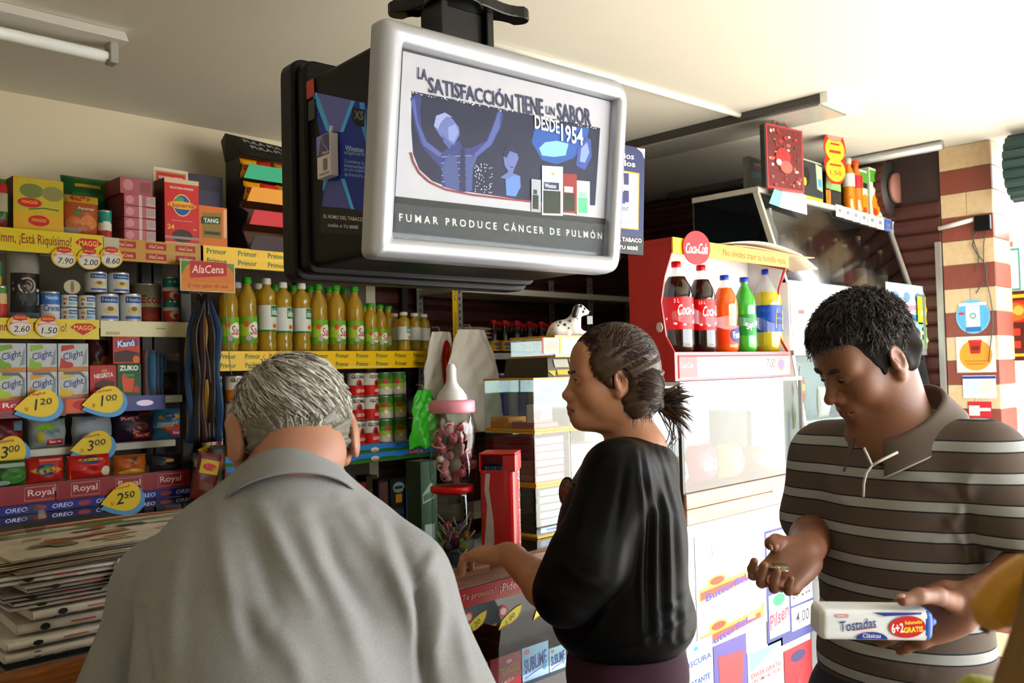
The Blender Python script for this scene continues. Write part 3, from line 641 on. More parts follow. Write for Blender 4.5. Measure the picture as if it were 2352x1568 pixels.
# Primor strips
def primor(n, rows=2): return [('t', 'Primor', (k+.5)/n, (.27, .74)[r_] if rows == 2 else .5, .62/n, .26, '#2e7a4a', 0, 0, .015) for k in range(n) for r_ in range(rows)]+[('r', .12, .3, .45, .55, '#e6cc62'), ('r', .55, .8, .08, .12, '#ecd890')]
edge_strip(mid, 1.48, 2.70, mc, 1.957, 2.032, '#e2c01e', primor(10)); edge_strip(mid, 1.53, 2.52, mc, 1.578, 1.65, '#e2c01e', primor(10))
b = MB(); b.box(-.0135, .0135, 0, .003, 0, .62); o = b.build('post_strip', PL('#dcba1e'), mid, loc=(2.685-mc, -.006, 1.40))
pr = Print()
for k in range(4): pr.text('Primor', 0, .08+k*.15, '#2e7a4a', w=.10, hh=.016, rot=pi/2)
pr.build('strip_print', o)
LV = [('r', 0, 1, .0, .2, '#3f7a34'), ('r', 0, 1, .52, .66, '#3f7a34'), ('r', 0, 1, .2, .5, '#4a8cc8'), ('r', 0, 1, .66, 1, '#4a8cc8')]
for k in range(9):
    for r_ in range(2):
        z_ = .2+r_*.46; LV += [('e', .06+k*.11, z_, .04, .07, '#2f6a2a')]
for k in (.5, .66):
    for r_ in range(2): LV += [('e', k, .22+r_*.48, .018, .13, '#dcd6cc'), ('e', k, .14+r_*.48, .014, .07, '#c98a6a')]
for r_ in range(2): LV += [('r', .82, .9, .28+r_*.46, .46+r_*.46, '#b02c30'), ('t', 'LAIVE', .86, .37+r_*.46, .065, .1, '#ece2dc')]
edge_strip(mid, 1.50, 2.60, mc, 1.19, 1.264, '#4a8cc8', LV)

# ------------------------------------------------------------------ top shelf of the left unit
VT = 3.075
def Q(x0, y0, x1, y1, V): return bx(x0, y0, x1, y1, V)
def put(fn, name, label, cat, px, V, zb, col, items, dep, **kw):
    U0, U1, _, zt = Q(*px, V)
    if fn is carton: return carton(name, label, cat, U0, U1, V, dep, zb, zt, col, items, **kw)
    return pouch(name, label, cat, U0, U1, V, zb, zt, col, items, dep, **kw)
put(pouch, 'seasoning_pouch', 'green and white seasoning pouch at the left end of the top shelf', 'pouch', (-38, 405, 26, 520), VT, ZT, '#4a6a2c', [('r', .1, .9, .35, .7, '#a9a38c'), ('e', .72, .8, .24, .1, '#a8242a'), ('r', .1, .9, .02, .2, '#7a2c22')], .03)
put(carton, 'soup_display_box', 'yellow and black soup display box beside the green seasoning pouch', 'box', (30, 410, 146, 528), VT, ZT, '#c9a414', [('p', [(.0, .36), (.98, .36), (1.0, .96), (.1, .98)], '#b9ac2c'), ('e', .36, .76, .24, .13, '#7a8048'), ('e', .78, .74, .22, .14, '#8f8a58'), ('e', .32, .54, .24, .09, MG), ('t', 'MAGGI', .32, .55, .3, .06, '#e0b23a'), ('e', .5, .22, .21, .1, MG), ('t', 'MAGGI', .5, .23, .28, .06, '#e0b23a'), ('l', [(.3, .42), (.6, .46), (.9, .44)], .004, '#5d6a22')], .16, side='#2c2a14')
put(pouch, 'stock_pouch', 'large green stock bag standing behind the brown breading packets', 'pouch', (150, 403, 268, 480), VT+.14, ZT, '#1f6a34', [('r', .15, .9, .62, .74, '#3b7a3c'), ('r', .2, .7, .82, .87, '#c9a93c'), ('e', .5, .3, .3, .2, '#2c5a2c')], .05)
put(pouch, 'breading_packet', 'brown breading mix packet with fried pieces printed on it', 'packet', (141, 446, 232, 532), VT, ZT, '#a05a30', [('r', .02, .98, .8, .97, '#a89a2c'), ('e', .48, .9, .26, .07, MG), ('t', 'Apanar', .62, .66, .45, .09, '#d9cfc0'), ('e', .4, .56, .1, .05, '#5a8a4c'), ('e', .3, .3, .2, .16, '#b5733c'), ('e', .68, .34, .22, .17, '#c08040'), ('e', .5, .18, .25, .12, '#a3622e'), ('r', .06, .5, .05, .2, '#9c8f84')], .028)
def can(name, label, px, V, zb, bands, group=None, items=None, r=None, lid=True):
    U0, U1, _, zt = Q(*px, V); r = r or (U1-U0)/2*.98; h = zt-zb
    t = thing(name, label, 'can', ((U0+U1)/2, V+r, zb), 0, group)
    mats_ = [P(c) for c, _ in bands]; prof = [(r*.96, 0.003), (r, .006)]; mi = []; mi.append(0)
    zz = .006
    for k, (c, f) in enumerate(bands):
        zz += (h-.012)*f; prof.append((r, zz)); mi.append(k)
    b = MB(); b.lathe(prof, 20, mi); b.build('body', mats_, t)
    m = mat('#b5b3ad', .3, metal=.8, var=.05)
    b = MB(); b.lathe([(.001, h-.004), (r*.92, h-.004), (r*.95, h-.0005), (r*.99, h), (r, h-.004), (r*.985, h-.008)], 20); b.build('lid_rim', m, t)
    b = MB(); b.lathe([(.001, .002), (r*.93, .002), (r*.97, 0), (r*.99, .004), (r*.97, .008)], 20); b.build('base_rim', m, t)
    if items:
        pr = Print(cylconf(r), .0008); draw(pr, items, r*2.6, h); pr.build('label_print', t)
    return t
can('seasoning_can', 'small teal and white spice can in front of the green stock bag', (229, 482, 262, 540), VT, ZT, [('#b04a40', .25), ('#cfcabd', .3), ('#2f8f86', .45)], items=[('r', .3, .7, .3, .6, '#d8d2c6'), ('e', .5, .2, .12, .1, '#9c2f2a')])
# pink wrapped cartons
for k in range(4):
    z0 = ZT+k*.0405
    U0, U1, _, _ = Q(285, 440, 358, 545, VT)
    carton('tea_carton', 'pink shrink-wrapped barcoded carton, %s in the pink stack' % ['lowest', 'second from the bottom', 'third from the bottom', 'fourth from the bottom'][k], 'carton', U0, U1, VT, .15, z0, z0+.0395, '#b06a70', [('e', .18, .5, .13, .36, '#c9989a'), ('r', .46, .56, 0, 1, '#cdb9b6'), ('r', .7, .97, .12, .88, '#d2c6c2')]+[('r', .72+q*.035, .735+q*.035, .2, .85, '#5a4448') for q in range(7)], side='#8a4a52', gloss=True)
U0, U1, _, zt = Q(270, 408, 352, 440, VT)
carton('tea_carton', 'pink wrapped carton lying on top of the pink barcoded stack', 'carton', U0+.012, U1, VT+.01, .14, ZT+.1625, zt, '#a8646a', [('e', .25, .55, .16, .34, '#c08e90'), ('r', .62, .95, .15, .8, '#8f565c')], side='#8a4a52', gloss=True)
UNI = lambda cx, cz, s: [('e', cx, cz, .2*s, .11*s, '#d9c48a'), ('e', cx, cz, .185*s, .1*s, '#2b5d9a'), ('e', cx-.04*s, cz+.05*s, .09*s, .035*s, '#4f8a4a'), ('e', cx, cz, .3*s, .035*s, '#dcae2c'), ('t', 'Universal', cx, cz, .54*s, .045*s, '#b0261c')]
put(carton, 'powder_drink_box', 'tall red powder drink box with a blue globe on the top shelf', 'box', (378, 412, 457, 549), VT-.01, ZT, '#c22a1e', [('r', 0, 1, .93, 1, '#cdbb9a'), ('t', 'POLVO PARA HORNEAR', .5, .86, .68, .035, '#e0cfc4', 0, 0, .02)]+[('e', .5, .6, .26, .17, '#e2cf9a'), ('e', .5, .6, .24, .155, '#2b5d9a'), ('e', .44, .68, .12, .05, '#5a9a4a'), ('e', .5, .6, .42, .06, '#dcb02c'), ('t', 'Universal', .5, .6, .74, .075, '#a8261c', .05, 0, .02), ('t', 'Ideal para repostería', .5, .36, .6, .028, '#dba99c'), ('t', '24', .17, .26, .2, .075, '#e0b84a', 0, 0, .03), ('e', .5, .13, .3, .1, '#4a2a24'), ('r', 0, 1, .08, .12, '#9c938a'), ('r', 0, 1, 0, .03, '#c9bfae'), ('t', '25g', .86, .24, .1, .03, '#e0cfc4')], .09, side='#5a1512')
put(carton, 'header_card', 'red and white bordered card standing behind the red powder drink box', 'card', (353, 388, 433, 545), VT+.10, ZT, '#d0c7b2', [('r', .06, .94, .02, .96, '#b88a5a'), ('r', .1, .9, .03, .94, '#c0281e'), ('t', 'POLVO PARA HORNEAR', .5, .88, .7, .04, '#e6d9d2', 0, 0, .03)], .003)
put(carton, 'dark_display_box', 'dark purple wire-held sachet box behind the red powder drink box', 'box', (425, 402, 512, 475), VT+.12, ZT, '#3a3444', [('r', .1, .9, .6, .8, '#4f4860'), ('e', .45, .35, .3, .14, '#2a2030'), ('t', 'PREMIO', .45, .36, .3, .1, '#8a5a5c'), ('r', .0, .95, .02, .12, '#8a8078')], .08, side='#221e28')
put(carton, 'powder_juice_box', 'orange powder juice box with a dark green label at the end of the top shelf', 'box', (455, 474, 522, 549), VT-.01, ZT, '#c97a1c', [('p', [(.14, .22), (.8, .22), (.8, .86), (.14, .82)], '#8f7a1e'), ('p', [(.1, .55), (.74, .58), (.76, .76), (.1, .72)], '#21402c'), ('t', 'TANG', .44, .645, .5, .11, '#d9dccf', .04, 0, .03), ('r', .86, .98, .25, .95, '#d8b08a'), ('r', .2, .75, .3, .38, '#4a3a1c')], .07, side='#a05a14')
# corrugated tiered candy display
U0, U1, _, zt = Q(560, 300, 712, 563, 3.03)
dsp = thing('candy_display_stand', 'tiered cardboard candy display with a black header and teal, yellow and red tray lips', 'display stand', ((U0+U1)/2+.03, 3.055, ZT))
w = U1-U0; zs_ = [onV(640, y, 3.05)[2]-ZT for y in (530, 462, 398, 330)]
BK = P('#7a4f24')
b = MB(); b.box(-w/2, w/2, .16, .166, 0, .44); b.build('back_board', BK, dsp)
for s in (-1, 1):
    prf = [(.0, 0), (.165, 0), (.165, .43), (.09, .43), (.10, .36), (.04, .33), (.075, .27), (.02, .24), (.06, .17), (.0, .14), (.045, .08)]
    b = MB(); b.prism(prf, s*w/2-.003, s*w/2+.003, ax='x'); b.build('side_panel', P('#2a2018'), dsp)
lipc = ['#3a1512', '#c01c2a', '#d99f1c', '#2aa884']
for k, c in enumerate(lipc):
    z0 = [.0, .095, .185, .275][k]; y0 = [.0, .0, .015, .035][k]
    b = MB(); b.box(-w/2, w/2, y0, .16, z0+.004, z0+.009); b.build('tray_floor', BK, dsp)
    b = MB(); b.add([(-w/2-.004, y0-.014, z0), (w/2, y0-.014, z0), (w/2, y0-.02, z0+.055), (-w/2+.016, y0-.02, z0+.055), (-w/2-.004, y0-.010, z0), (w/2, y0-.010, z0), (w/2, y0-.016, z0+.055), (-w/2+.016, y0-.016, z0+.055)], [(0, 1, 2, 3), (7, 6, 5, 4), (0, 3, 7, 4), (3, 2, 6, 7), (1, 5, 6, 2), (0, 4, 5, 1)]); b.build('tray_lip', P(c), dsp)
HQ = [(-w/2-.012, .012, .362), (w/2, .0, .352), (w/2-.015, .085, .432), (-w/2-.04, .09, .452)]
b = MB(); b.add(HQ+[(x, y+.003, z-.003) for x, y, z in HQ], [(0, 1, 2, 3), (7, 6, 5, 4), (0, 4, 5, 1), (1, 5, 6, 2), (2, 6, 7, 3), (3, 7, 4, 0)]); o = b.build('header_flap', P('#181614'), dsp)
hq = [np.array(q) for q in HQ]
def hconf(x, z, l): p = (hq[0]*(1-x)+hq[1]*x)*(1-z)+(hq[3]*(1-x)+hq[2]*x)*z; return tuple(p+np.array([0, -.7, .7])*l)
pr = Print(hconf); pr.text('PULA PULA', .5, .80, '#a9a8a4', w=.62, hh=.18, bold=.02); pr.text('PULA PULA', .54, .52, '#a9a8a4', w=.62, hh=.18, bold=.02); pr.build('header_print', o)
b = MB(); b.add([(-w/2-.04, .09, .452), (-w/2-.012, .012, .362), (-w/2-.004, .165, .36), (-w/2-.02, .165, .44)], [(0, 1, 2, 3)]); b.build('header_cheek', P('#100f0e'), dsp, solid=.003)
cb = 0
for k in (2, 3):
    for q in range(4):
        cc = ['#d9a21c', '#c23a20', '#c98a3a', '#b0443a'][q]
        gx = ((U0+U1)/2+.03)-w/2+.03+q*(w-.05)/3.4
        pouch('candy_bag', '%s candy bag, %s from the left in the %s display tray' % (['yellow', 'red', 'tan', 'rust red'][q], ['first', 'second', 'third', 'fourth'][q], ['yellow-lipped', 'teal-lipped'][k-2]), 'candy bag', gx-.03, gx+.04, 3.075+(k-2)*.02, ZT+[.194, .284][k-2], ZT+[.194, .284][k-2]+.072, cc, [('r', .1, .9, .35, .65, ['#c03020', '#e0b83a', '#8a2a20', '#d9c9a0'][q]), ('t', 'NUTREA', .5, .5, .6, .14, '#e8dcc8')], .018, roll=random.uniform(-.15, .15))

# ------------------------------------------------------------------ second shelf: cans and coffee
V2 = 3.08
can('fruit_can', 'colourful can half cut off at the left end of the can shelf', (-18, 655, 22, 722), V2, Z2, [('#a83a2c', .45), ('#c9b48a', .35), ('#5a8a4a', .2)])
can('fruit_can', 'upper green and yellow can half cut off at the left end of the can shelf', (-26, 600, 8, 655), V2, Z2+.088, [('#b9a43a', .5), ('#4a8a5a', .5)])
put(pouch, 'coffee_bag', 'silver and black coffee bag with a round cup picture on the can shelf', 'coffee bag', (20, 572, 99, 722), V2-.01, Z2, '#8d8a84', [('r', .08, .95, .1, .66, '#17151a'), ('e', .52, .48, .26, .12, '#a9a49c'), ('e', .52, .48, .21, .095, '#3a2a20'), ('e', .5, .45, .12, .05, '#8d7a6a'), ('t', 'CAFE', .5, .62, .3, .03, '#8a3030'), ('r', .2, .8, .26, .34, '#2f2d31'), ('r', .1, .95, .04, .1, '#5a6a7a'), ('r', .05, .95, .01, .04, '#6f7a2c'), ('e', .86, .42, .05, .022, '#cfcbc2')], .035, crimp=False)
NE = [('r', .2, .8, .66, .88, '#2a4f8c'), ('t', 'Nestle', .5, .77, .5, .12, '#b9d0d8'), ('e', .5, .4, .22, .13, '#c9b878'), ('e', .5, .45, .1, .08, '#8a6a3c'), ('r', .2, .8, .1, .2, '#5a6ca8')]
can('cream_can', 'blue and white cream can beside the coffee bag', (98, 668, 144, 727), V2, Z2, [('#c9ccd2', .55), ('#4a7cb8', .45)], items=[('t', 'Crema', .5, .42, .7, .22, '#2f5a9c'), ('t', 'Nestle', .5, .78, .5, .14, '#d6e2ea'), ('e', .4, .14, .2, .1, '#b9a878')])
for i in range(2):
    for j in range(2):
        zb = Z2+j*.0435; U0, U1, _, _ = Q(145+i*41, 690, 184+i*41, 727, V2)
        can('evaporated_milk_can', 'short white and blue can, %s %s of the four short cans' % (['left', 'right'][i], ['lower', 'upper'][j]), (146+i*40, 668+(1-j)*30, 184+i*40, 727), V2, zb, [('#cfd0cc', 1.0)], 'short cans on the can shelf', items=[('r', .35, .85, .55, .85, '#2f62a0'), ('r', .1, .3, .55, .75, '#b8903a'), ('e', .55, .3, .2, .14, '#7fb0b8'), ('e', .2, .3, .08, .12, '#b04040')]) if False else None
        r = (U1-U0)/2*.97
        t = thing('condensed_milk_can', 'short white and blue can, %s %s of the four short cans' % (['left', 'right'][i], ['lower', 'upper'][j]), 'can', ((U0+U1)/2, V2+r, zb), 0, 'short cans on the can shelf')
        b = MB(); b.lathe([(r*.96, .002), (r, .005), (r, .039), (r*.97, .0415)], 20); b.build('body', P('#cfd0cc'), t)
        b = MB(); b.lathe([(.001, .040), (r*.92, .040), (r*.97, .043), (r, .041)], 20); b.build('lid_rim', mat('#b5b3ad', .3, metal=.8, var=.05), t)
        b = MB(); b.lathe([(.001, 0), (r*.94, 0), (r, .003)], 20); b.build('base_rim', mat('#b5b3ad', .3, metal=.8, var=.05), t)
        pr = Print(cylconf(r), .0008); draw(pr, [('r', .38, .85, .5, .85, '#2f62a0'), ('t', 'Nestle', .62, .68, .38, .18, '#cfdce4'), ('r', .1, .3, .55, .75, '#b8903a'), ('e', .55, .3, .2, .12, '#7fb0b8'), ('e', .18, .3, .07, .1, '#b04040')], r*2.5, .042); pr.build('label_print', t)
for (x0, x1, y0, y1, lab, up) in ((226, 282, 673, 728, 'lower left', 0), (284, 333, 673, 728, 'lower right', 0), (203, 254, 622, 672, 'upper left', 1), (256, 305, 624, 672, 'upper right', 1)):
    zt_l = Q(226, 673, 282, 728, V2)[3]
    can('cream_milk_can', 'white and blue dessert cream can, %s of the four large ones' % lab, (x0, y0, x1, y1), V2, (zt_l+.001) if up else Z2, [('#c6c9cb', 1.0)], 'large white cream cans', items=NE)
b = MB(); b.lathe([(.001, 0), (.027, 0), (.027, .002), (.001, .002)], 20); U0, U1, zb_, zt_ = Q(151, 630, 194, 668, V2-.03)
o = thing('round_price_tag', 'plain cream round tag standing above the short cans', 'price tag', ((U0+U1)/2, V2-.002, Z2+.0872))
b = MB(); b.prism([(.026*math.cos(q*pi/12), .023+.023*math.sin(q*pi/12)) for q in range(24)], -.001, .001); b.build('disc', P('#b9b19a'), o)
pr = Print(lambda x, z, l: (x, -.001-l, z)); draw(pr, [('r', .42, .6, .1, .9, '#8d8672'), ('t', '13', .5, .5, .2, .4, '#4a463c')], .05, .046); pr.build('printed_front', o)
can('oats_tin', 'beige tin with brown lettering behind the white cream cans', (312, 650, 384, 728), V2+.06, Z2, [('#8a3a24', .4), ('#a8a080', .25), ('#7f7a68', .35)], items=[('t', 'Ecco', .5, .6, .5, .2, '#8a2a1e', 0, 0, .03), ('e', .5, .15, .2, .1, '#a84a2c')])
for j in range(2):
    can('tomato_can', 'teal and red tomato can, %s of the two at the end of the can shelf' % ['lower', 'upper'][j], (383, 680, 421, 728), V2+.01, Z2, [('#a8322c', .45), ('#c9c2b8', .15), ('#1f7a70', .4)], 'teal tomato cans', items=[('t', 'TOMATE', .5, .8, .5, .1, '#cfe0d8'), ('e', .5, .3, .24, .16, '#c9b0a6'), ('e', .55, .26, .12, .1, '#b02a24')]).location.z += j*.0705
# ------------------------------------------------------------------ third shelf: drink mixes
V3 = 3.075
fl = [['#7fa03a', '#8fae4a', '#b03a3a'], ['#a8b84a', '#c9963a', '#c9b04a']]
for r_ in range(2):
    for c_ in range(3):
        x0, x1 = (-8, 62, 133)[c_], (61, 132, 204)[c_]; U0, U1, _, _ = Q(x0, 850, x1, 912, V3)
        z0 = Z3+(.0905 if r_ == 0 else 0); col = fl[r_][c_]
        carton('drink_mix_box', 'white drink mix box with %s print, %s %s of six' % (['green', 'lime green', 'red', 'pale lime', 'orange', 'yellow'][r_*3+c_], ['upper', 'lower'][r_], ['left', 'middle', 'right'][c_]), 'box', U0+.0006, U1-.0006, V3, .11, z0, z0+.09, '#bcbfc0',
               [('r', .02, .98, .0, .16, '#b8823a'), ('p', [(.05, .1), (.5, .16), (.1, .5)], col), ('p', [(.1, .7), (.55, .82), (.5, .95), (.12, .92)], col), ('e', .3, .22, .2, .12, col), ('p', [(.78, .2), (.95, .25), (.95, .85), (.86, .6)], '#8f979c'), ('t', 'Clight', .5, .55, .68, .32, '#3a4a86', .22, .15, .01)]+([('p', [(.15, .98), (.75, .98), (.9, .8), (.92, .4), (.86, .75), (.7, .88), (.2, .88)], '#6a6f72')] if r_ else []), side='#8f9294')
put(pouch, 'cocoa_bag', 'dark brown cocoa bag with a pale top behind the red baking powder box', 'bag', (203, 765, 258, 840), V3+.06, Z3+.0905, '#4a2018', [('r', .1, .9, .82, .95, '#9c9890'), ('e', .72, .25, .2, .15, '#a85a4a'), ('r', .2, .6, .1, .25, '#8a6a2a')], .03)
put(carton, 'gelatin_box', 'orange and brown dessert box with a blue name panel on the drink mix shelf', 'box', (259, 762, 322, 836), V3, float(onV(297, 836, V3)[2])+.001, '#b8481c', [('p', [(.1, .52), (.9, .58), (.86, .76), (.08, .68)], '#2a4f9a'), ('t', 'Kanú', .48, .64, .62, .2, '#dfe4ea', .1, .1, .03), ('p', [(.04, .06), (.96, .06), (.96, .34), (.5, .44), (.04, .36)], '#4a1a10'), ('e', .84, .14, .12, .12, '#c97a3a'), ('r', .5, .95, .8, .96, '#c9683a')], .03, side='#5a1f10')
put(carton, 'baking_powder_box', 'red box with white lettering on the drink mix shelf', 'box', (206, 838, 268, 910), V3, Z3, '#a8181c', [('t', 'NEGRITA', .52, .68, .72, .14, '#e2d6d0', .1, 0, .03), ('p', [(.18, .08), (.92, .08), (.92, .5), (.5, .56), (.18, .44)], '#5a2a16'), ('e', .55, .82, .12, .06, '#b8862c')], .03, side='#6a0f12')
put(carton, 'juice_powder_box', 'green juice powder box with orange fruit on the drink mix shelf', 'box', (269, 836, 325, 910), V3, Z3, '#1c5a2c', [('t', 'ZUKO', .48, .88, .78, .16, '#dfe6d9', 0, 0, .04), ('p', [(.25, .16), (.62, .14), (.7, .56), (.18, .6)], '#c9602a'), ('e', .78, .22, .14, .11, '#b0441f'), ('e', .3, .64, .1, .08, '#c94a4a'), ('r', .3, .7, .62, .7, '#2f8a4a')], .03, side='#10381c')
for k in range(4):
    pouch('juice_sachet', 'blue and pink juice sachet, %s in the row beside the green box' % ['first', 'second', 'third', 'last'][k], 'sachet', *Q(326+k*12, 800+k*2, 358+k*12, 910, V3+.02)[:2], V3+.01+k*.012, Z3, onV(350, 803+k*4, V3)[2], '#5a6a78', [('r', .05, .3, .0, 1, '#a8606a'), ('r', .3, .5, 0, 1, '#8f9498'), ('r', .7, .95, .2, .9, '#3a7aa8')], .008, rz=-.9)
pouch('dark_snack_bag', 'dark glossy bag lying at the end of the drink mix shelf', 'bag', 1.345, 1.425, V3+.02, Z3, Z3+.085, '#26201f', [('r', .1, .9, .3, .5, '#3c2a26')], .03)
# ------------------------------------------------------------------ fourth and fifth tiers: dessert bags
V4, V5 = VS+.15, VS+.015
RB = lambda: [('r', .42, .88, .1, .3, '#a8202a'), ('t', 'Royal', .65, .2, .36, .12, '#e6d9d6', .08, 0, .02)]
put(pouch, 'gelatin_bag', 'burgundy gelatin bag half cut off at the left of the upper dessert tier', 'bag', (-30, 960, 58, 1040), V4, Z4, '#6a1c24', [('e', .7, .35, .3, .2, '#8a2c30'), ('r', .7, 1, .6, .9, '#7a8a98'), ('e', .8, .3, .15, .06, '#cfb9b4')], .03)
put(pouch, 'gelatin_bag', 'white and lime gelatin bag with a red badge on the upper dessert tier', 'bag', (72, 962, 157, 1042), V4, Z4, '#9ea3a0', [('e', .4, .72, .25, .12, '#8fae3a'), ('t', 'Clight', .52, .56, .5, .2, '#6a86a8', .1), ('e', .25, .4, .1, .2, '#b9b04a')]+RB(), .03)
put(pouch, 'gelatin_bag', 'silver and blue gelatin bag behind a yellow price tag, upper dessert tier', 'bag', (172, 955, 263, 1042), V4, Z4, '#a4a8ac', [('p', [(.05, .1), (.4, .9), (.55, .9), (.3, .1)], '#3a5a78'), ('p', [(.6, .4), (.95, .9), (.98, .3)], '#c9ccce')]+RB(), .03)
put(pouch, 'pudding_bag', 'dark purple pudding bag with a chocolate dessert on the upper dessert tier', 'bag', (271, 944, 357, 1040), V4, Z4, '#3a2440', [('r', .6, .95, .85, .95, '#8a4a28'), ('t', 'Royal', .36, .78, .5, .15, '#cfa9ac', .1, 0, .02), ('r', .08, .62, .7, .86, '#7a1c2a'), ('t', 'Royal', .36, .78, .5, .12, '#dcc4c6', .1, 0, .02), ('e', .6, .5, .22, .16, '#8a5a4a'), ('e', .5, .42, .12, .1, '#c9a8a0'), ('e', .48, .3, .1, .05, '#c9a83a')]+RB(), .03)
put(pouch, 'flan_bag', 'blue flan bag with a globe emblem at the right of the upper dessert tier', 'bag', (356, 938, 441, 1036), V4, Z4, '#4a7a96', [('e', .4, .74, .28, .09, '#c99a2a'), ('e', .38, .76, .18, .11, '#1c4f7a'), ('r', .02, .6, .4, .56, '#a9b4ba'), ('e', .55, .36, .36, .16, '#9c4a2a'), ('e', .45, .4, .2, .1, '#b9683c')]+RB(), .03)
put(pouch, 'gelatin_bag', 'green and white gelatin bag at the left of the lower dessert tier', 'bag', (-20, 1058, 68, 1130), V5+.015, Z5, '#3f5a34', [('e', .6, .4, .35, .3, '#4a7a3a'), ('r', .1, .9, .75, .9, '#9aa89c'), ('e', .3, .15, .2, .1, '#a9b4ac')], .028)
put(pouch, 'gelatin_bag', 'red gelatin bag with a globe emblem on the lower dessert tier', 'bag', (64, 1050, 152, 1125), V5+.015, Z5, '#a82e2a', [('e', .5, .5, .38, .14, '#c9962c'), ('e', .48, .52, .26, .24, '#1d4568'), ('e', .45, .6, .14, .08, '#4a8a4a'), ('e', .5, .5, .42, .07, '#c9962c'), ('r', .3, .9, .85, .93, '#c98a86')], .028)
put(pouch, 'gelatin_bag', 'red and orange gelatin bag below the right yellow price tag', 'bag', (160, 1045, 259, 1118), V5+.015, Z5, '#b02a26', [('p', [(.05, .05), (.95, .05), (.95, .6), (.7, .3), (.3, .3), (.05, .5)], '#c9863a'), ('e', .5, .8, .22, .16, '#1d4568'), ('e', .5, .82, .3, .06, '#c9962c'), ('e', .85, .3, .12, .2, '#cfc4b0')], .028)
put(pouch, 'gelatin_bag', 'orange and brown gelatin bag on the lower dessert tier', 'bag', (268, 1045, 342, 1108), V5+.015, Z5, '#a8622a', [('p', [(.2, .95), (.8, .95), (.55, .4)], '#1d2f4a'), ('e', .5, .15, .4, .15, '#c9a04a'), ('p', [(.3, .9), (.7, .9), (.5, .55)], '#3a2a1c')], .028)
put(pouch, 'pudding_bag', 'very dark pudding bag at the right of the lower dessert tier', 'bag', (350, 1040, 428, 1102), V5+.015, Z5, '#241a2a', [('e', .5, .6, .12, .1, '#b98a3a'), ('r', .2, .8, .2, .4, '#33243a')], .028)
# ------------------------------------------------------------------ price tags
def round_tag(px, price, lab):
    U0, U1, z0, z1 = Q(*px, VS-.008); w, h = U1-U0, z1-z0
    t = thing('price_tag', lab, 'price tag', ((U0+U1)/2, VS-.0085, z0))
    b = MB(); b.prism([(w/2*math.cos(q*pi/14), h/2+h/2*math.sin(q*pi/14)) for q in range(28)], -.0012, 0); b.build('disc', P('#d0b01c'), t)
    pr = Print(lambda x, z, l: (x, -.0012-l, z)); draw(pr, [('e', .5, .42, .42, .38, '#cfcac2'), ('l', [(.1, .6), (.5, .66), (.9, .6)], .0015, '#b5452c'), ('p', [(.2, .92), (.35, 1.0), (.65, 1.0), (.8, .92), (.75, .76), (.5, .7), (.25, .76)], MG), ('t', 'MAGGI', .5, .86, .4, .1, '#e0b23a'), ('t', 'S/', .16, .58, .12, .12, '#b03028'), ('t', price, .56, .34, .6, .28, '#1c1a1a', .02, .2, .008)], w, h); pr.build('printed_front', t)
round_tag((117, 567, 176, 615), '7.90', 'round yellow and white price tag reading 7.90, leftmost of three below the top shelf')
round_tag((177, 570, 232, 619), '2.00', 'round yellow and white price tag reading 2.00, middle of three below the top shelf')
round_tag((229, 567, 282, 615), '8.60', 'round yellow and white price tag reading 8.60, rightmost of three below the top shelf')
round_tag((16, 722, 76, 772), '2.60', 'round yellow and white price tag reading 2.60, left one below the can shelf')
round_tag((80, 725, 139, 776), '1.50', 'round yellow and white price tag reading 1.50, right one below the can shelf')
def drop_tag(px, price, head, lab, flip=1, V=None):
    V = V or VS-.012; U0, U1, z0, z1 = Q(*px, V); w, h = U1-U0, z1-z0
    t = thing('price_tag', lab, 'price tag', ((U0+U1)/2, V, z0))
    def blob(x0, z0_, sx, sz, rot):   # teardrop: tip at the left, round belly at the right
        P_ = []
        for q in range(30):
            a = 2*pi*q/30; r_ = 1; x = math.cos(a); y = math.sin(a)*(math.sin(a/2)**1.1)
            P_.append((x0-x*sx*math.cos(rot)-y*sz*math.sin(rot), z0_+y*sz*math.cos(rot)-x*sx*math.sin(rot)))
        return P_
    bl = blob(.0, h*.42, w*.5, h*.62, .18); ye = blob(-w*.05, h*.56, w*.45, h*.60, .18)
    b = MB(); b.prism(bl, -.001, 0); b.build('backing', P('#6a9fc4'), t)
    b = MB(); b.prism(ye, -.0022, -.001); b.build('face', P('#d6bd1c'), t)
    pr = Print(lambda x, z, l: (x, -.0022-l, z)); draw(pr, [('t', price.split('.')[0], .44, .56, None, .36, '#17151a', .05, .15, .01), ('t', price.split('.')[1], .64, .66, .24, .2, '#17151a', .05, .15, .01), ('l', [(.54, .54), (.76, .57)], .001, '#17151a'), ('t', 'S/', .26, .42, .07, .12, '#a8302a'), ('t', head, .45, .9, .38, .1, '#a8302a', .12)], w, h); pr.build('printed_front', t)
drop_tag((30, 898, 146, 968), '1.20', 'Clight', 'yellow and blue teardrop price tag reading 1.20 below the white drink boxes')
drop_tag((186, 890, 293, 958), '1.00', 'Turron', 'yellow and blue teardrop price tag reading 1.00 below the red and green boxes')
drop_tag((-38, 1005, 70, 1080), '3.00', 'Gelatina', 'yellow and blue teardrop price tag reading 3.00 at the left edge', V=VS+.10)
drop_tag((160, 993, 267, 1060), '3.00', 'Gelatina', 'yellow and blue teardrop price tag reading 3.00 in the middle of the dessert bags', V=VS+.10)
drop_tag((230, 1112, 333, 1184), '2.50', 'Royal', 'yellow and blue teardrop price tag reading 2.50 below the tray lip')
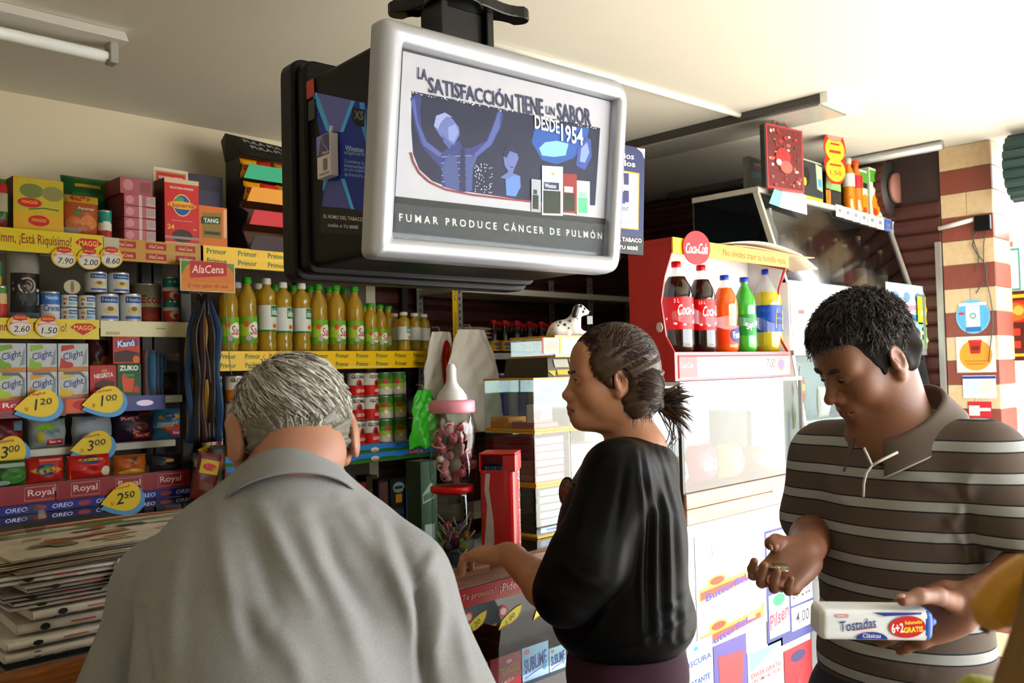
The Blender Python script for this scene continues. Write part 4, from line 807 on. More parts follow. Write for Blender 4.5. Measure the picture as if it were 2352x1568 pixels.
# ------------------------------------------------------------------ Ala Cena sign, hanging strips
U0, U1, z0, z1 = Q(414, 600, 540, 670, 3.0); w, h = U1-U0, z1-z0
t = thing('hanging_sign', 'orange and red sauce brand sign with white borders hanging from the top shelf edge', 'sign', ((U0+U1)/2, 3.0, z0))
b = MB(); b.box(-w/2, w/2, 0, .003, 0, h); b.build('board', P('#c9c2ae'), t)
b = MB(); b.box(-w/2+.02, -w/2+.03, .001, .05, h-.004, h+.002); b.box(w/2-.03, w/2-.02, .001, .05, h-.004, h+.002); b.build('hook', PERF, t)
pr = Print(); draw(pr, [('r', .02, .98, .03, .97, '#c97f1c'), ('p', [(.02, .97), (.02, .5), (.1, .8), (.25, .97)], '#4f8a2c'), ('p', [(.98, .97), (.98, .6), (.9, .8), (.75, .97)], '#7f8a2c'), ('r', .02, .98, .03, .3, '#c98a1c'), ('p', [(.17, .42), (.84, .56), (.84, .99), (.17, .99)], '#b0201c'), ('t', 'AlaCena', .5, .74, .58, .26, '#ecd9c8', .04, .15, .006), ('t', 'El rico sabor de casa', .5, .2, .74, .13, '#a8321c', .02, .2)], w, h); pr.build('printed_front', t)
b = MB(); b.tube([(w*.30, .002, 0), (w*.34, .004, -.1), (w*.40, .006, -.28), (w*.4, -.01, -.30), (w*.36, -.015, -.29)], .0016, 6); b.build('wire', mat('#8d8a80', .4, metal=.6), t)
t = thing('hanging_bundle', 'long hanging bundle of dark sachet strips with yellow and blue edges', 'sachet bundle', onV(463, 840, 2.955))
zt_, zb_ = onV(463, 672, 2.955)[2]-t.location.z, onV(463, 1015, 2.955)[2]-t.location.z
cols = ['#24486a', '#8f6f14', '#1c140f', '#2a1310', '#17110e', '#3a1612', '#1c140f', '#8f6f14', '#241412', '#1a120e', '#2a1a12', '#a07c18', '#1a120e', '#24486a', '#1d3550']
for k, c in enumerate(cols):
    x = (k-7)*.0072; b = MB(); y_ = -.015+.022*math.sin(k*2.3)
    def fn(u, v, x=x, y_=y_, k=k):
        zz = zt_+(zb_-zt_)*v-.03*abs(k-7)/7*(1-v); pinch = .35+.65*min(1, v*5)
        return (x*pinch+.004*math.sin(9*v+k)+(u-.5)*.02*pinch, y_+.006*math.sin(14*v+k*2)+.004*math.cos(u*3), zz+(.05 if False else 0))
    b.grid(fn, 3, 22); b.build('sachet_strip', PL(c), t, solid=.003)
b = MB(); b.tube([(0, -.01, zt_-.012), (0, .02, zt_+.004), (0, .092, zt_+.006)], .003, 6); b.build('hook', PERF, t)
t = thing('sachet_cluster', 'hanging cluster of red and yellow soup sachets below the dark bundle', 'sachet bundle', onV(483, 1075, 2.97))
for k, (dx, dz, wv, hv, c, c2, rot) in enumerate(((-.05, -.02, .085, .16, '#6a2a1c', '#b8a01c', .25), (.012, -.015, .06, .19, '#241c12', '#5a4a14', .05), (.05, .0, .05, .16, '#a83a2c', '#c9a83a', -.22), (-.03, -.055, .08, .12, '#4a1a16', '#8f7a1c', .12), (.03, .03, .05, .1, '#c9b01c', '#8a2a1c', -.35))):
    q = pouch('sachet', '', '', 0, wv, 0, 0, hv, c, [('r', .1, .9, .55, .85, c2), ('e', .5, .7, .3, .08, MG), ('r', .2, .8, .2, .35, '#7a4a2c')], .012)
    body = [ch for ch in q.children]
    ms = [ch for ch in body if ch.name.startswith('body')][0]; ms.name = 'sachet'
    for ch in body:
        if ch is not ms: ch.parent = ms
    ms.parent = t; ms.location = (dx, k*.016-.03, dz-hv/2); ms.rotation_euler = (0, rot, 0); bpy.data.objects.remove(q)
b = MB(); b.tube([(0, -.02, .07), (0, 0, .12), (0, .10, .125)], .002, 6); b.build('hook_wire', PERF, t)
# ================================================================== cooking oil
OIL = liquid_mat('#d2ae36', 'cooking_oil', alpha=.42); CLEAR = glass_mat('#eef0e6', .05, 1.35, 'clear_bottle')
def oil_bottle(kind, r, h):
    """built once per kind, copied afterwards"""
    t = thing('oil_bottle', 'x', 'bottle')
    if kind == 'sao': prof = [(.001, 0), (r*.85, 0), (r, .012), (r, h*.5), (r*.93, h*.54), (r*.99, h*.6), (r*.97, h*.7), (r*.8, h*.78), (r*.45, h*.86), (.014, h*.89), (.013, h*.93)]
    else: prof = [(.001, 0), (r*.86, 0), (r, .012), (r*.97, h*.14), (r*.9, h*.18), (r, h*.25), (r, h*.64), (r*.93, h*.68), (r, h*.74), (r*.9, h*.82), (r*.5, h*.88), (.014, h*.90), (.013, h*.93)]
    b = MB(); b.lathe(prof, 20); b.build('body', OIL, t)
    cc = '#3f9a2c' if kind == 'sao' else '#d0d0c8'
    b = MB(); b.lathe([(.001, h*.915), (.017, h*.915), (.0175, h*.925), (.0165, h*.995), (.012, h), (.001, h)], 16); b.build('cap', PL(cc), t)
    R = r+.0008
    if kind == 'sao':
        z0, z1 = .115*h, .47*h
        lb = MB(); lb.lathe([(R, z0), (R, z0+(z1-z0)*.28), (R, z0+(z1-z0)*.72), (R, z1)], 24, [0, 1, 0]); lb.build('label', [P('#7aa82c'), P('#a8c04a')], t)
        pr = Print(cylconf(R), .0006); w = r*2.2
        draw(pr, [('e', .5, .5, .34, .3, '#e0e2d8'), ('e', .06, .72, .12, .12, '#c9622c'), ('e', .16, .2, .12, .1, '#c9a8b8'), ('r', 0, 1, .0, .14, '#5f9a34'), ('e', .8, .1, .2, .1, '#cf6a34'), ('t', 'Sao', .54, .5, .6, .36, '#b0242c', 0, .1, .012)], w, z1-z0); pr.build('label_print', t, (0, 0, z0))
    else:
        z0, z1 = .27*h, .63*h
        lb = MB(); lb.lathe([(R, z0), (R, z0+(z1-z0)*.08), (R, z1)], 24, [1, 0]); lb.build('label', [P('#d2d4ce'), P('#2a7a4a')], t)
        pr = Print(cylconf(R), .0006); w = r*2.2
        draw(pr, [('r', .42, 1.0, .56, .98, '#1f7a48'), ('t', 'ideal', .7, .76, .48, .26, '#e6ece6', 0, 0, .02), ('e', .62, .22, .14, .1, '#d98a1c'), ('e', .62, .22, .05, .04, '#5a3a1a'), ('r', .85, .93, .12, .4, '#a84048')], w, z1-z0); pr.build('label_print', t, (0, 0, z0))
    return t
_pro = {}
def place_oil(kind, r, h, px, V, label, rz):
    U = onV(px, 780, V)[0]; k = (kind, r, h)
    if k not in _pro: o = _pro[k] = oil_bottle(kind, r, h); o.location = (U, V, ZO); o.rotation_euler = (0, 0, rz); o['label'] = label
    else: o = copy_tree(_pro[k], (U, V, ZO), rz, label)
    o['group'] = 'cooking oil bottles on the yellow shelf'
    return o
BIG = .283; MED = .272
row = [('sao', 526, .27), ('sao', 569, BIG), ('ideal', 614, BIG), ('ideal', 651, .262), ('ideal', 694, .27), ('sao', 733, .268), ('sao', 774, .275), ('sao', 816, .272)]
nth = ['first', 'second', 'third', 'fourth', 'fifth', 'sixth', 'seventh', 'eighth']
for i, (k, x, h) in enumerate(row):
    place_oil(k, .0355, BIG if h > .275 else MED, x, 3.095, '%s oil bottle, %s large bottle from the left in the front row' % ({'sao': 'green-labelled', 'ideal': 'white-labelled'}[k], nth[i]), .35 if k == 'sao' else .1)
for i, x in enumerate((545, 594, 634, 674, 712, 756, 792)):
    k = ('ideal', 'ideal', 'sao', 'sao', 'sao', 'sao', 'sao')[i]
    place_oil(k, .0355, MED, x, 3.185, '%s-capped oil bottle standing in the back row, %s from the left' % ({'sao': 'green', 'ideal': 'white'}[k], nth[i]), .3)
for i, (k, x, V) in enumerate((('sao', 852, 3.085), ('sao', 874, 3.135), ('sao', 893, 3.185), ('sao', 838, 3.20))):
    place_oil(k, .029, .205, x, V, 'small green-labelled oil bottle, %s' % ['leftmost of the front three', 'middle of the front three', 'rightmost of the front three', 'standing alone behind'][i], .3)
for i, (x, V) in enumerate(((928, 3.085), (953, 3.12), (974, 3.155), (906, 3.17))):
    place_oil('ideal', .028, .172, x, V, 'small white-labelled oil bottle, %s' % ['leftmost of the front three', 'middle of the front three', 'nearest the slotted post', 'standing behind the others'][i], [0, .9, 1.6, .2][i])
# ================================================================== canned milk
def milk_can(kind):
    r, h = .0355, .0995
    t = thing('milk_can', 'x', 'can')
    if kind in ('red', 'amber', 'black'):
        lo = {'red': '#c2241c', 'amber': '#c9821c', 'black': '#2a2628'}[kind]
        b = MB(); b.lathe([(r*.97, .002), (r, .005), (r, .047), (r, h-.005), (r*.97, h-.002)], 22, [0, 0, 1, 1]); b.build('body', [P(lo), P('#d2cfc6' if kind != 'black' else '#3c383a')], t)
        pr = Print(cylconf(r), .0006); draw(pr, [('e', .5, .5, .17, .22, '#b8241c' if kind != 'amber' else '#b8241c'), ('e', .5, .52, .07, .1, '#332a28'), ('r', .28, .72, .2, .42, lo), ('t', 'GLORIA', .5, .82, .8, .15, '#211d1d' if kind != 'black' else '#d8d4cc', 0, 0, .03), ('t', 'LECHE', .6, .24, .5, .13, '#e2dcd4', 0, 0, .03)], r*2.4, h); pr.build('label_print', t)
    else:
        b = MB(); b.lathe([(r*.97, .002), (r, .005), (r, .03), (r, .05), (r, .07), (r, h-.005), (r*.97, h-.002)], 22, [0, 0, 1, 2, 3, 3]); b.build('body', [P('#c9ccc0'), P('#a8bc5a'), P('#6a9a2c'), P('#3a7a2c')], t)
        pr = Print(cylconf(r), .0006); draw(pr, [('e', .25, .62, .18, .12, '#a8562c'), ('e', .3, .3, .13, .12, '#c9a84a'), ('e', .3, .3, .1, .09, '#dfe0d0'), ('e', .78, .3, .12, .3, '#d9dcd2'), ('t', 'Vida', .78, .8, .3, .16, '#cfe0b8', .1)], r*2.4, h); pr.build('label_print', t)
    b = MB(); b.lathe([(.001, h-.004), (r*.92, h-.004), (r*.96, h), (r, h-.003), (r*.985, h-.007)], 22); b.build('lid_rim', mat('#a9a7a1', .3, metal=.8, var=.05), t)
    b = MB(); b.lathe([(.001, .001), (r*.94, 0), (r, .003), (r*.985, .007)], 22); b.build('base_rim', mat('#a9a7a1', .3, metal=.8, var=.05), t)
    return t
_mc = {}
cols_ = [('amber', 488, 0), ('amber', 541, 0)]+[('amber', None, onV(541, 980, 3.11)[0]+.0735*(k+1)) for k in range(4)]+[('red', None, onV(541, 980, 3.11)[0]+.0735*(k+5)) for k in range(2)]
U818 = onV(818, 980, 3.11)[0]
cols_ += [('red', None, U818+.0735*k) for k in range(2)]+[('green', None, U818+.0735*(k+2)) for k in range(2)]+[('black', None, U818+.0735*4)]
wn_ = {'red': 'red and white', 'amber': 'amber and white', 'green': 'green and white', 'black': 'dark'}
for c, (k, x, U) in enumerate(cols_):
    if x: U = onV(x, 980, 3.11)[0]
    for j in range(1 if k == 'black' else 3):
        lab = '%s milk can, %s in column %s of the milk shelf' % (wn_[k], ['bottom', 'middle', 'top'][j], ['one', 'two', 'three', 'four', 'five', 'six', 'seven', 'eight', 'nine', 'ten', 'eleven', 'twelve', 'thirteen'][c])
        if k not in _mc: o = _mc[k] = milk_can(k); o.location = (U, 3.11, ZM+j*.1); o['label'] = lab
        else: o = copy_tree(_mc[k], (U, 3.11, ZM+j*.1), 0, lab)
        o.rotation_euler = (0, 0, random.uniform(-.35, .35)+.2); o['group'] = 'stacked milk cans'
t = thing('small_milk_bottle', 'white and blue evaporated milk bottle standing on the dark milk can', 'bottle', (U818+.0735*4, 3.11, ZM+.1))
b = MB(); b.lathe([(.001, 0), (.03, 0), (.031, .03), (.024, .06), (.012, .075), (.012, .09), (.001, .09)], 18, [0, 0, 0, 0, 1, 1]); b.build('body', [P('#6f747c'), P('#4a4f5c')], t)
pr = Print(cylconf(.031), .001); pr.text('Ideal', 0, .03, '#a8303a', w=.04, hh=.014); pr.build('label_print', t)
for k in range(2):
    t = thing('ideal_can', 'white can with red script at the top of the green can column, %s' % ['front one', 'rear one'][k], 'can', (U818+.0735*2.5+.035*k, 3.22+.08*k, ZM+.0))
    t.location = (U818+.0735*4.0-.02+.0*k, 3.2+.08*k, ZM)
    h = .295; b = MB(); b.lathe([(.001, 0), (.034, 0), (.034, h-.004), (.03, h), (.001, h)], 18); b.build('body', P('#c4c6c8'), t)
    pr = Print(cylconf(.034), .0008); pr.text('Ideal', 0, h-.03, '#b0303c', w=.055, hh=.022, bold=.02); pr.line([(-.03, h-.055), (.03, h-.045)], .006, '#4a4a8a'); pr.build('label_print', t)
# ================================================================== dim bottom shelf
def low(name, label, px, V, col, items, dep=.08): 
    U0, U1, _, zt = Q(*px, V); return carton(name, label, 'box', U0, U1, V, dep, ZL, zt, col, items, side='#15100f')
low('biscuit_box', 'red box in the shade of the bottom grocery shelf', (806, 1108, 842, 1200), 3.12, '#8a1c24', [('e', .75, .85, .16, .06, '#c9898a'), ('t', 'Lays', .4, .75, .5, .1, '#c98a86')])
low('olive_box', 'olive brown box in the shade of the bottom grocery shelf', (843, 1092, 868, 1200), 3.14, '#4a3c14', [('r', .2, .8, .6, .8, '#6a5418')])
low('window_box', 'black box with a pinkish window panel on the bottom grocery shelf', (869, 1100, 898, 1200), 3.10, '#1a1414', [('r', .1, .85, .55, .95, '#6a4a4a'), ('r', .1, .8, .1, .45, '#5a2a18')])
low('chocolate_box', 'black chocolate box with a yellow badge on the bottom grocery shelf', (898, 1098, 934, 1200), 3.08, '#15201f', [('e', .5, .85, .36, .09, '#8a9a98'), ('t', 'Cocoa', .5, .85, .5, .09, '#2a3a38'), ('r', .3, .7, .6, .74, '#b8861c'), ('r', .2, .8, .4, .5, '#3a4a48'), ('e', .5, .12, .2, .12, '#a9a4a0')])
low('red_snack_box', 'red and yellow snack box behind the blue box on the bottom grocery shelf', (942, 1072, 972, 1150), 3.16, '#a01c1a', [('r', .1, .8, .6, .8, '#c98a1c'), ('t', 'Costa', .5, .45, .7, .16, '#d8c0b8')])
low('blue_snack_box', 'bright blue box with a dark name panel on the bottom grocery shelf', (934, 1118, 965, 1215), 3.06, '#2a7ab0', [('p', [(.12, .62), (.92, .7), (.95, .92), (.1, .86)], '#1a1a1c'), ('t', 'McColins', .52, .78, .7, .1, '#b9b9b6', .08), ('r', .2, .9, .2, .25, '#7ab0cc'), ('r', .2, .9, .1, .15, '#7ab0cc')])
# ================================================================== smooth implicit bodies
class SDF:
    """union of smooth primitives, meshed with surface nets box by box"""
    def __init__(s): s.p = []
    def ell(s, c, r, rot=None, k=.02, sub=False, col=None): s.p.append(('e', np.array(c, float), np.array(r, float), rot, k, sub)); return s
    def cone(s, a, b, ra, rb, k=.02, sub=False, sq=None): s.p.append(('c', np.array(a, float), np.array(b, float), ra, rb, k, sub, sq)); return s
    def chain(s, pts, rs, k=.015):
        for i in range(len(pts)-1): s.cone(pts[i], pts[i+1], rs[i], rs[i+1], k)
        return s
    def box(s, c, r, rot=None, rd=.01, k=.02, sub=False): s.p.append(('b', np.array(c, float), np.array(r, float), rot, rd, k, sub)); return s
    def field(s, X, Y, Z, disp=None):
        lo = np.array([X[0], Y[0], Z[0]]); st = X[1]-X[0]; n = (len(X), len(Y), len(Z))
        D = np.full(n, .1, np.float32)
        for q in s.p:
            kind = q[0]
            if kind == 'e': c, r, rot, k, sub = q[1:]; R = max(r); mn, mx = c-R, c+R
            elif kind == 'c': a, b, ra, rb, k, sub, sq = q[1:]; R = max(ra, rb); mn, mx = np.minimum(a, b)-R, np.maximum(a, b)+R
            else: c, r, rot, rd, k, sub = q[1:]; R = np.linalg.norm(r); mn, mx = c-R, c+R
            m = k+st*3
            i0 = np.maximum(0, np.floor((mn-m-lo)/st).astype(int)); i1 = np.minimum(n, np.ceil((mx+m-lo)/st).astype(int)+1)
            if np.any(i1 <= i0): continue
            sl = tuple(slice(i0[d], i1[d]) for d in range(3))
            x = X[sl[0]][:, None, None].astype(np.float32); y = Y[sl[1]][None, :, None].astype(np.float32); z = Z[sl[2]][None, None, :].astype(np.float32)
            if kind == 'e' or kind == 'b':
                dx, dy, dz = x-c[0], y-c[1], z-c[2]
                if rot is not None:
                    M = np.array(rot); px = M[0, 0]*dx+M[1, 0]*dy+M[2, 0]*dz; py = M[0, 1]*dx+M[1, 1]*dy+M[2, 1]*dz; pz = M[0, 2]*dx+M[1, 2]*dy+M[2, 2]*dz
                else: px, py, pz = dx, dy, dz
                if kind == 'e':
                    k0 = np.sqrt((px/r[0])**2+(py/r[1])**2+(pz/r[2])**2); k1 = np.sqrt((px/r[0]**2)**2+(py/r[1]**2)**2+(pz/r[2]**2)**2)+1e-9
                    d = k0*(k0-1)/k1
                    d = np.where(k0 < .05, -min(r), d)
                else:
                    ax, ay, az = np.abs(px)-r[0]+rd, np.abs(py)-r[1]+rd, np.abs(pz)-r[2]+rd
                    d = np.sqrt(np.maximum(ax, 0)**2+np.maximum(ay, 0)**2+np.maximum(az, 0)**2)+np.minimum(np.maximum(ax, np.maximum(ay, az)), 0)-rd
            else:
                ba = b-a; L2 = float(ba@ba)+1e-12
                h = np.clip(((x-a[0])*ba[0]+(y-a[1])*ba[1]+(z-a[2])*ba[2])/L2, 0, 1)
                qx, qy, qz = x-a[0]-h*ba[0], y-a[1]-h*ba[1], z-a[2]-h*ba[2]
                if sq is not None:   # squash along a direction
                    dv, f = sq; dv = np.array(dv)/np.linalg.norm(dv); dt = qx*dv[0]+qy*dv[1]+qz*dv[2]; g = (1/f-1)*dt
                    qx, qy, qz = qx+g*dv[0], qy+g*dv[1], qz+g*dv[2]
                d = np.sqrt(qx*qx+qy*qy+qz*qz)-(ra+h*(rb-ra))
            o = D[sl]; d = np.broadcast_to(d, o.shape)
            if sub:
                hh = np.maximum(k-np.abs(-d-o), 0)/k; D[sl] = np.maximum(o, -d)+hh*hh*k*.25
            else:
                hh = np.maximum(k-np.abs(d-o), 0)/k; D[sl] = np.minimum(o, d)-hh*hh*k*.25
        if disp is not None: D = D+disp(X[:, None, None], Y[None, :, None], Z[None, None, :]).astype(np.float32)
        return D
    def mesh(s, lo, hi, st, disp=None):
        X = np.arange(lo[0], hi[0], st); Y = np.arange(lo[1], hi[1], st); Z = np.arange(lo[2], hi[2], st)
        D = s.field(X, Y, Z, disp); return nets(D, np.array(lo, float), st)
def nets(D, lo, st):
    S = D < 0; nx, ny, nz = D.shape
    cnt = np.zeros((nx-1, ny-1, nz-1), np.int8)
    for i in (0, 1):
        for j in (0, 1):
            for k in (0, 1): cnt += S[i:nx-1+i, j:ny-1+j, k:nz-1+k]
    act = (cnt > 0) & (cnt < 8); idx = np.full(act.shape, -1, np.int64); I = np.argwhere(act); idx[act] = np.arange(len(I))
    if not len(I): return np.zeros((0, 3)), np.zeros((0, 4), int)
    acc = np.zeros((len(I), 3)); w = np.zeros(len(I))
    cor = [(i, j, k) for i in (0, 1) for j in (0, 1) for k in (0, 1)]
    val = {c: D[I[:, 0]+c[0], I[:, 1]+c[1], I[:, 2]+c[2]].astype(float) for c in cor}
    for a in cor:
        for ax in range(3):
            if a[ax] == 0:
                b = list(a); b[ax] = 1; b = tuple(b); va, vb = val[a], val[b]; cr = (va < 0) != (vb < 0)
                t = np.where(cr, va/(va-vb+1e-12), 0); p = np.array(a, float)[None, :].repeat(len(I), 0); p[:, ax] = t
                acc[cr] += p[cr]; w += cr
    V = lo+st*(I+acc/np.maximum(w, 1)[:, None]); F_ = []
    for ax in range(3):
        sh = list(D.shape); a = [slice(None)]*3; b = [slice(None)]*3; a[ax] = slice(0, -1); b[ax] = slice(1, None)
        E = S[tuple(a)] != S[tuple(b)]; u, v = [(1, 2), (2, 0), (0, 1)][ax]
        e = np.argwhere(E); ok = (e[:, u] > 0) & (e[:, v] > 0) & (e[:, u] < sh[u]-1) & (e[:, v] < sh[v]-1); e = e[ok]
        def cell(du, dv): q = e.copy(); q[:, u] += du; q[:, v] += dv; return idx[q[:, 0], q[:, 1], q[:, 2]]
        qd = np.stack([cell(-1, -1), cell(0, -1), cell(0, 0), cell(-1, 0)], 1)
        neg = S[e[:, 0], e[:, 1], e[:, 2]]; qd[~neg] = qd[~neg][:, ::-1]; F_.append(qd)
    return V, np.concatenate(F_)
def to_px(V):
    q = V-CAM; z = q@_F; return CX+FPX*(q@_R)/z, CY-FPX*(q@_U)/z
def folds(lines, O):
    """cloth folds: (polyline, width, height) in photo pixels on the side the lens sees, pushed out along the surface normal"""
    def mod(V, N):
        W = V+O; px, py = to_px(W); face = np.clip(-((W-CAM)*N).sum(1)/np.linalg.norm(W-CAM, axis=1)*1.6, 0, 1); H = np.zeros(len(V))
        for pts, wd, h in lines:
            n = len(pts)-1; best = np.full(len(V), 1e9); tt = np.zeros(len(V))
            for i in range(n):
                a = np.array(pts[i], float); b = np.array(pts[i+1], float); ab = b-a; t = np.clip(((px-a[0])*ab[0]+(py-a[1])*ab[1])/(ab@ab), 0, 1)
                d = np.hypot(px-a[0]-t*ab[0], py-a[1]-t*ab[1]); m = d < best; best[m] = d[m]; tt[m] = (i+t[m])/n
            H += h*np.exp(-(best/wd)**2)*np.sin(np.pi*np.clip(tt, .06, .94))**.6
        return V+N*(H*face)[:, None]
    return mod
def net_object(name, parts, mats, parent=None, loc=(0, 0, 0), rz=0.0, paint=None, smooth=0, mod=None):
    """parts: list of (V, F); paint(V)->material index per vertex"""
    Vs, Fs, k = [], [], 0
    for V, F_ in parts: Vs.append(V); Fs.append(F_+k); k += len(V)
    V = np.concatenate(Vs); F_ = np.concatenate(Fs)
    if mod is not None:
        fn_ = np.cross(V[F_[:, 2]]-V[F_[:, 0]], V[F_[:, 3]]-V[F_[:, 1]]); N = np.zeros_like(V)
        for i in range(4): np.add.at(N, F_[:, i], fn_)
        N /= np.linalg.norm(N, axis=1, keepdims=True)+1e-12; V = mod(V, N)
    me = bpy.data.meshes.new(name); me.vertices.add(len(V)); me.vertices.foreach_set('co', V.astype(np.float32).ravel())
    me.loops.add(F_.size); me.loops.foreach_set('vertex_index', F_.astype(np.int32).ravel())
    me.polygons.add(len(F_)); me.polygons.foreach_set('loop_start', np.arange(0, F_.size, 4, dtype=np.int32)); me.polygons.foreach_set('loop_total', np.full(len(F_), 4, np.int32))
    me.polygons.foreach_set('use_smooth', np.ones(len(F_), bool))
    for m in (mats if isinstance(mats, (list, tuple)) else [mats]): me.materials.append(m)
    if paint is not None:
        c = V[F_].mean(1); me.polygons.foreach_set('material_index', paint(c).astype(np.int32))
    me.update(); me.validate()
    o = bpy.data.objects.new(name, me); COL.objects.link(o); o.location = tuple(map(float, loc)); o.rotation_euler = (0, 0, rz)
    if parent: o.parent = parent
    return o
def rotm(ax, ay, az): return np.array((Matrix.Rotation(az, 3, 'Z') @ Matrix.Rotation(ay, 3, 'Y') @ Matrix.Rotation(ax, 3, 'X')))
# ================================================================== sauce shelf behind the counter
Z6 = 1.64
t = thing('slotted_angle_rack', 'open slotted-angle rack with white shelves holding sauce bottles before the maroon shutter', 'shelf unit', (3.4, 3.1, 0))
for z, m in ((1.955, SHM), (Z6, mat('#b4b0b4', .5, var=.08)), (1.30, SHM), (.9, SHM)):
    b = MB(); b.box(-.66, .66, 0, .28, z-.03, z); b.build('shelf_board', m, t, bevel=.002, seg=1)
Ua = onV(1266, 690, 3.37)[0]-3.4; Ub = onV(1360, 690, 3.12)[0]-3.4
perf_post(t, Ua, .265, 0, 2.05); perf_post(t, Ub, .03, 0, 2.05); perf_post(t, -.655, .265, 0, 2.05)
# soy sauce bottles
def sauce(label, loc, r, h, first=[None]):
    if first[0] is None:
        o = first[0] = thing('sauce_bottle', label, 'bottle', loc)
        b = MB(); b.lathe([(.001, 0), (.026, 0), (.028, .008), (.028, .085), (.02, .105), (.011, .12), (.011, .138)], 14); b.build('body', mat('#120b0a', .12, var=.1), o)
        b = MB(); b.lathe([(.001, .134), (.0135, .134), (.0135, .158), (.01, .162), (.001, .162)], 12); b.build('cap', PL('#b8241c'), o)
        b = MB(); b.lathe([(.0288, .012), (.0288, .062)], 18); b.build('label', P('#c9a81c'), o)
        pr = Print(cylconf(.0288), .0005); draw(pr, [('e', .5, .66, .4, .22, '#3a6a9c'), ('e', .5, .74, .3, .12, '#b03a3a'), ('r', .2, .8, .12, .34, '#3f78b0')], .05, .05); pr.build('label_print', o, (0, 0, .012))
    else: o = copy_tree(first[0], loc, random.uniform(-.4, .4), label)
    o['group'] = 'red-capped sauce bottles'; return o
row_n = ['front', 'second', 'third', 'rear']
k = 0
for r_ in range(4):
    for c_ in range([6, 7, 8, 8][r_]):
        U = onV(1136+c_*27+r_*6, 790, 3.13+.062*r_)[0]+.006*math.sin(c_*5+r_)
        o = sauce('red-capped dark sauce bottle, %s from the left in the %s row of the sauce shelf' % (nth[c_], row_n[r_]), (U, 3.135+.062*r_, Z6), .028, .16)
        o.scale = (1, 1, 1+.0*r_)
for j in range(6):
    U0, U1, _, _ = Q(1062, 740, 1130, 800, 3.14)
    pouch('noodle_packet', 'red and white packet, %s in the flat pile' % ['lowest', 'second lowest', 'third from the bottom', 'fourth from the bottom', 'second from the top', 'topmost'][j], 'packet', U0+.005*math.sin(j*3), U1+.006*math.cos(j*2), 3.125, 0, .12, '#c9c4bc', [('r', .68, 1, .05, .95, '#b8241c'), ('p', [(.35, .3), (.7, .1), (.7, .9), (.45, .7)], '#c24a30'), ('r', .05, .35, .4, .55, '#b04a3c')], .011).rotation_euler = (-pi/2, 0, .05*math.sin(j*2))
    o = [q for q in bpy.data.objects if q.name.startswith('noodle_packet')][-1]
pk_ = sorted([q for q in bpy.data.objects if q.name.startswith('noodle_packet')], key=lambda q: q.name)
for j, o in enumerate(pk_): o.location.z = Z6+.012+.021*j; o.location.y = 3.12; o.rotation_euler = (-pi/2+.0, 0, .04*math.sin(j*2)); o['group'] = 'flat pile of red and white packets'
for j in range(5):
    U = onV(1134+j*23, 862, 3.14)[0]
    t = thing('blue_drink_can', 'blue-topped can on the lower rack shelf behind the acrylic boxes, %s from the left' % nth[j], 'can', (U, 3.16, 1.30), 0, 'blue-topped cans')
    b = MB(); b.lathe([(.001, 0), (.03, 0), (.033, .01), (.033, .235), (.028, .245), (.001, .245)], 16, [0, 0, 0, 1, 1]); b.build('body', [P('#2a3f9a' if j % 2 else '#9aa0a8'), mat('#b5b3b8', .3, metal=.8)], t)
for j, (x0, x1, y0, c, c2) in enumerate(((1438, 1466, 682, '#7a6a20', '#3a4a20'), (1448, 1478, 735, '#a01c20', '#c9a83a'))):
    U0, U1, _, zt = Q(x0, y0, x1, 850, 3.2)
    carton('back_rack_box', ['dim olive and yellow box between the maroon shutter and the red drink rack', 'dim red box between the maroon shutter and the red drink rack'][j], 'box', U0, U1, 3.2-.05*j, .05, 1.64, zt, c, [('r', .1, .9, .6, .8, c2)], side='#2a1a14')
# ================================================================== the counter
VC, ZC = 1.575, 1.092
WOOD = wood_mat('#5a2e0c', '#9a5a1c', name='varnished_wood'); TOP = mat('#1a1718', .08, var=.1, name='dark_glossy_top'); CB = mat('#2a2226', .4, var=.2, name='dark_cabinet')
ct = thing('shop_counter', 'long dark shop counter with a wooden edge and glass candy display front', 'counter', (.85, VC, 0)); U0c, U1c = -.75, 1.45
b = MB(); b.box(U0c, U1c, .028, .46, ZC-.03, ZC); b.build('counter_top', glass_mat('#8f9696', .02, 1.7, 'tinted_counter_glass'), ct, bevel=.002, seg=1)
b = MB(); b.box(U0c, U1c, -.004, .03, ZC-.042, ZC+.001); b.build('wooden_edge', WOOD, ct, bevel=.006)
b = MB(); b.box(U0c, U1c, .0, .004, ZC-.088, ZC-.044); o = b.build('printed_strip', PL('#b01c24'), ct)
pr = Print()
for k in range(3):
    x = -.05+k*.48+.16; pr.text('¿Te provoca?', x, ZC-.066, '#d9b4b0', w=.115, hh=.018, shear=.15, bold=.002); pr.text('¡Pídelo!', x+.115, ZC-.066, '#e6d0cc', w=.085, hh=.024, shear=.15, bold=.008)
    pr.ell(x-.085, ZC-.066, .02, .015, '#c9989a'); pr.ell(x-.085, ZC-.066, .018, .013, '#a01820'); pr.text('Nestlé', x-.085, ZC-.066, '#e0c0bc', w=.026, hh=.008)
pr.build('strip_print', o)
b = MB(); b.box(U0c, U1c, .004, .008, .80, ZC-.06); b.build('glass_front', glass_mat('#dfe6e6', .02, 1.3, 'counter_glass'), ct)
b = MB(); b.box(U0c, U1c, .0, .46, .745, .775); b.build('display_shelf', CB, ct)
b = MB(); b.box(U0c, U1c, .44, .46, .775, ZC-.03); b.build('rear_panel', CB, ct)
for x in (U0c, U1c-.02):
    b = MB(); b.box(x, x+.02, .012, .44, .775, ZC-.03); b.build('side_panel', CB, ct)
b = MB(); b.box(U0c, U1c, .01, .46, 0, .745); b.build('base', mat('#3a3036', .5), ct)
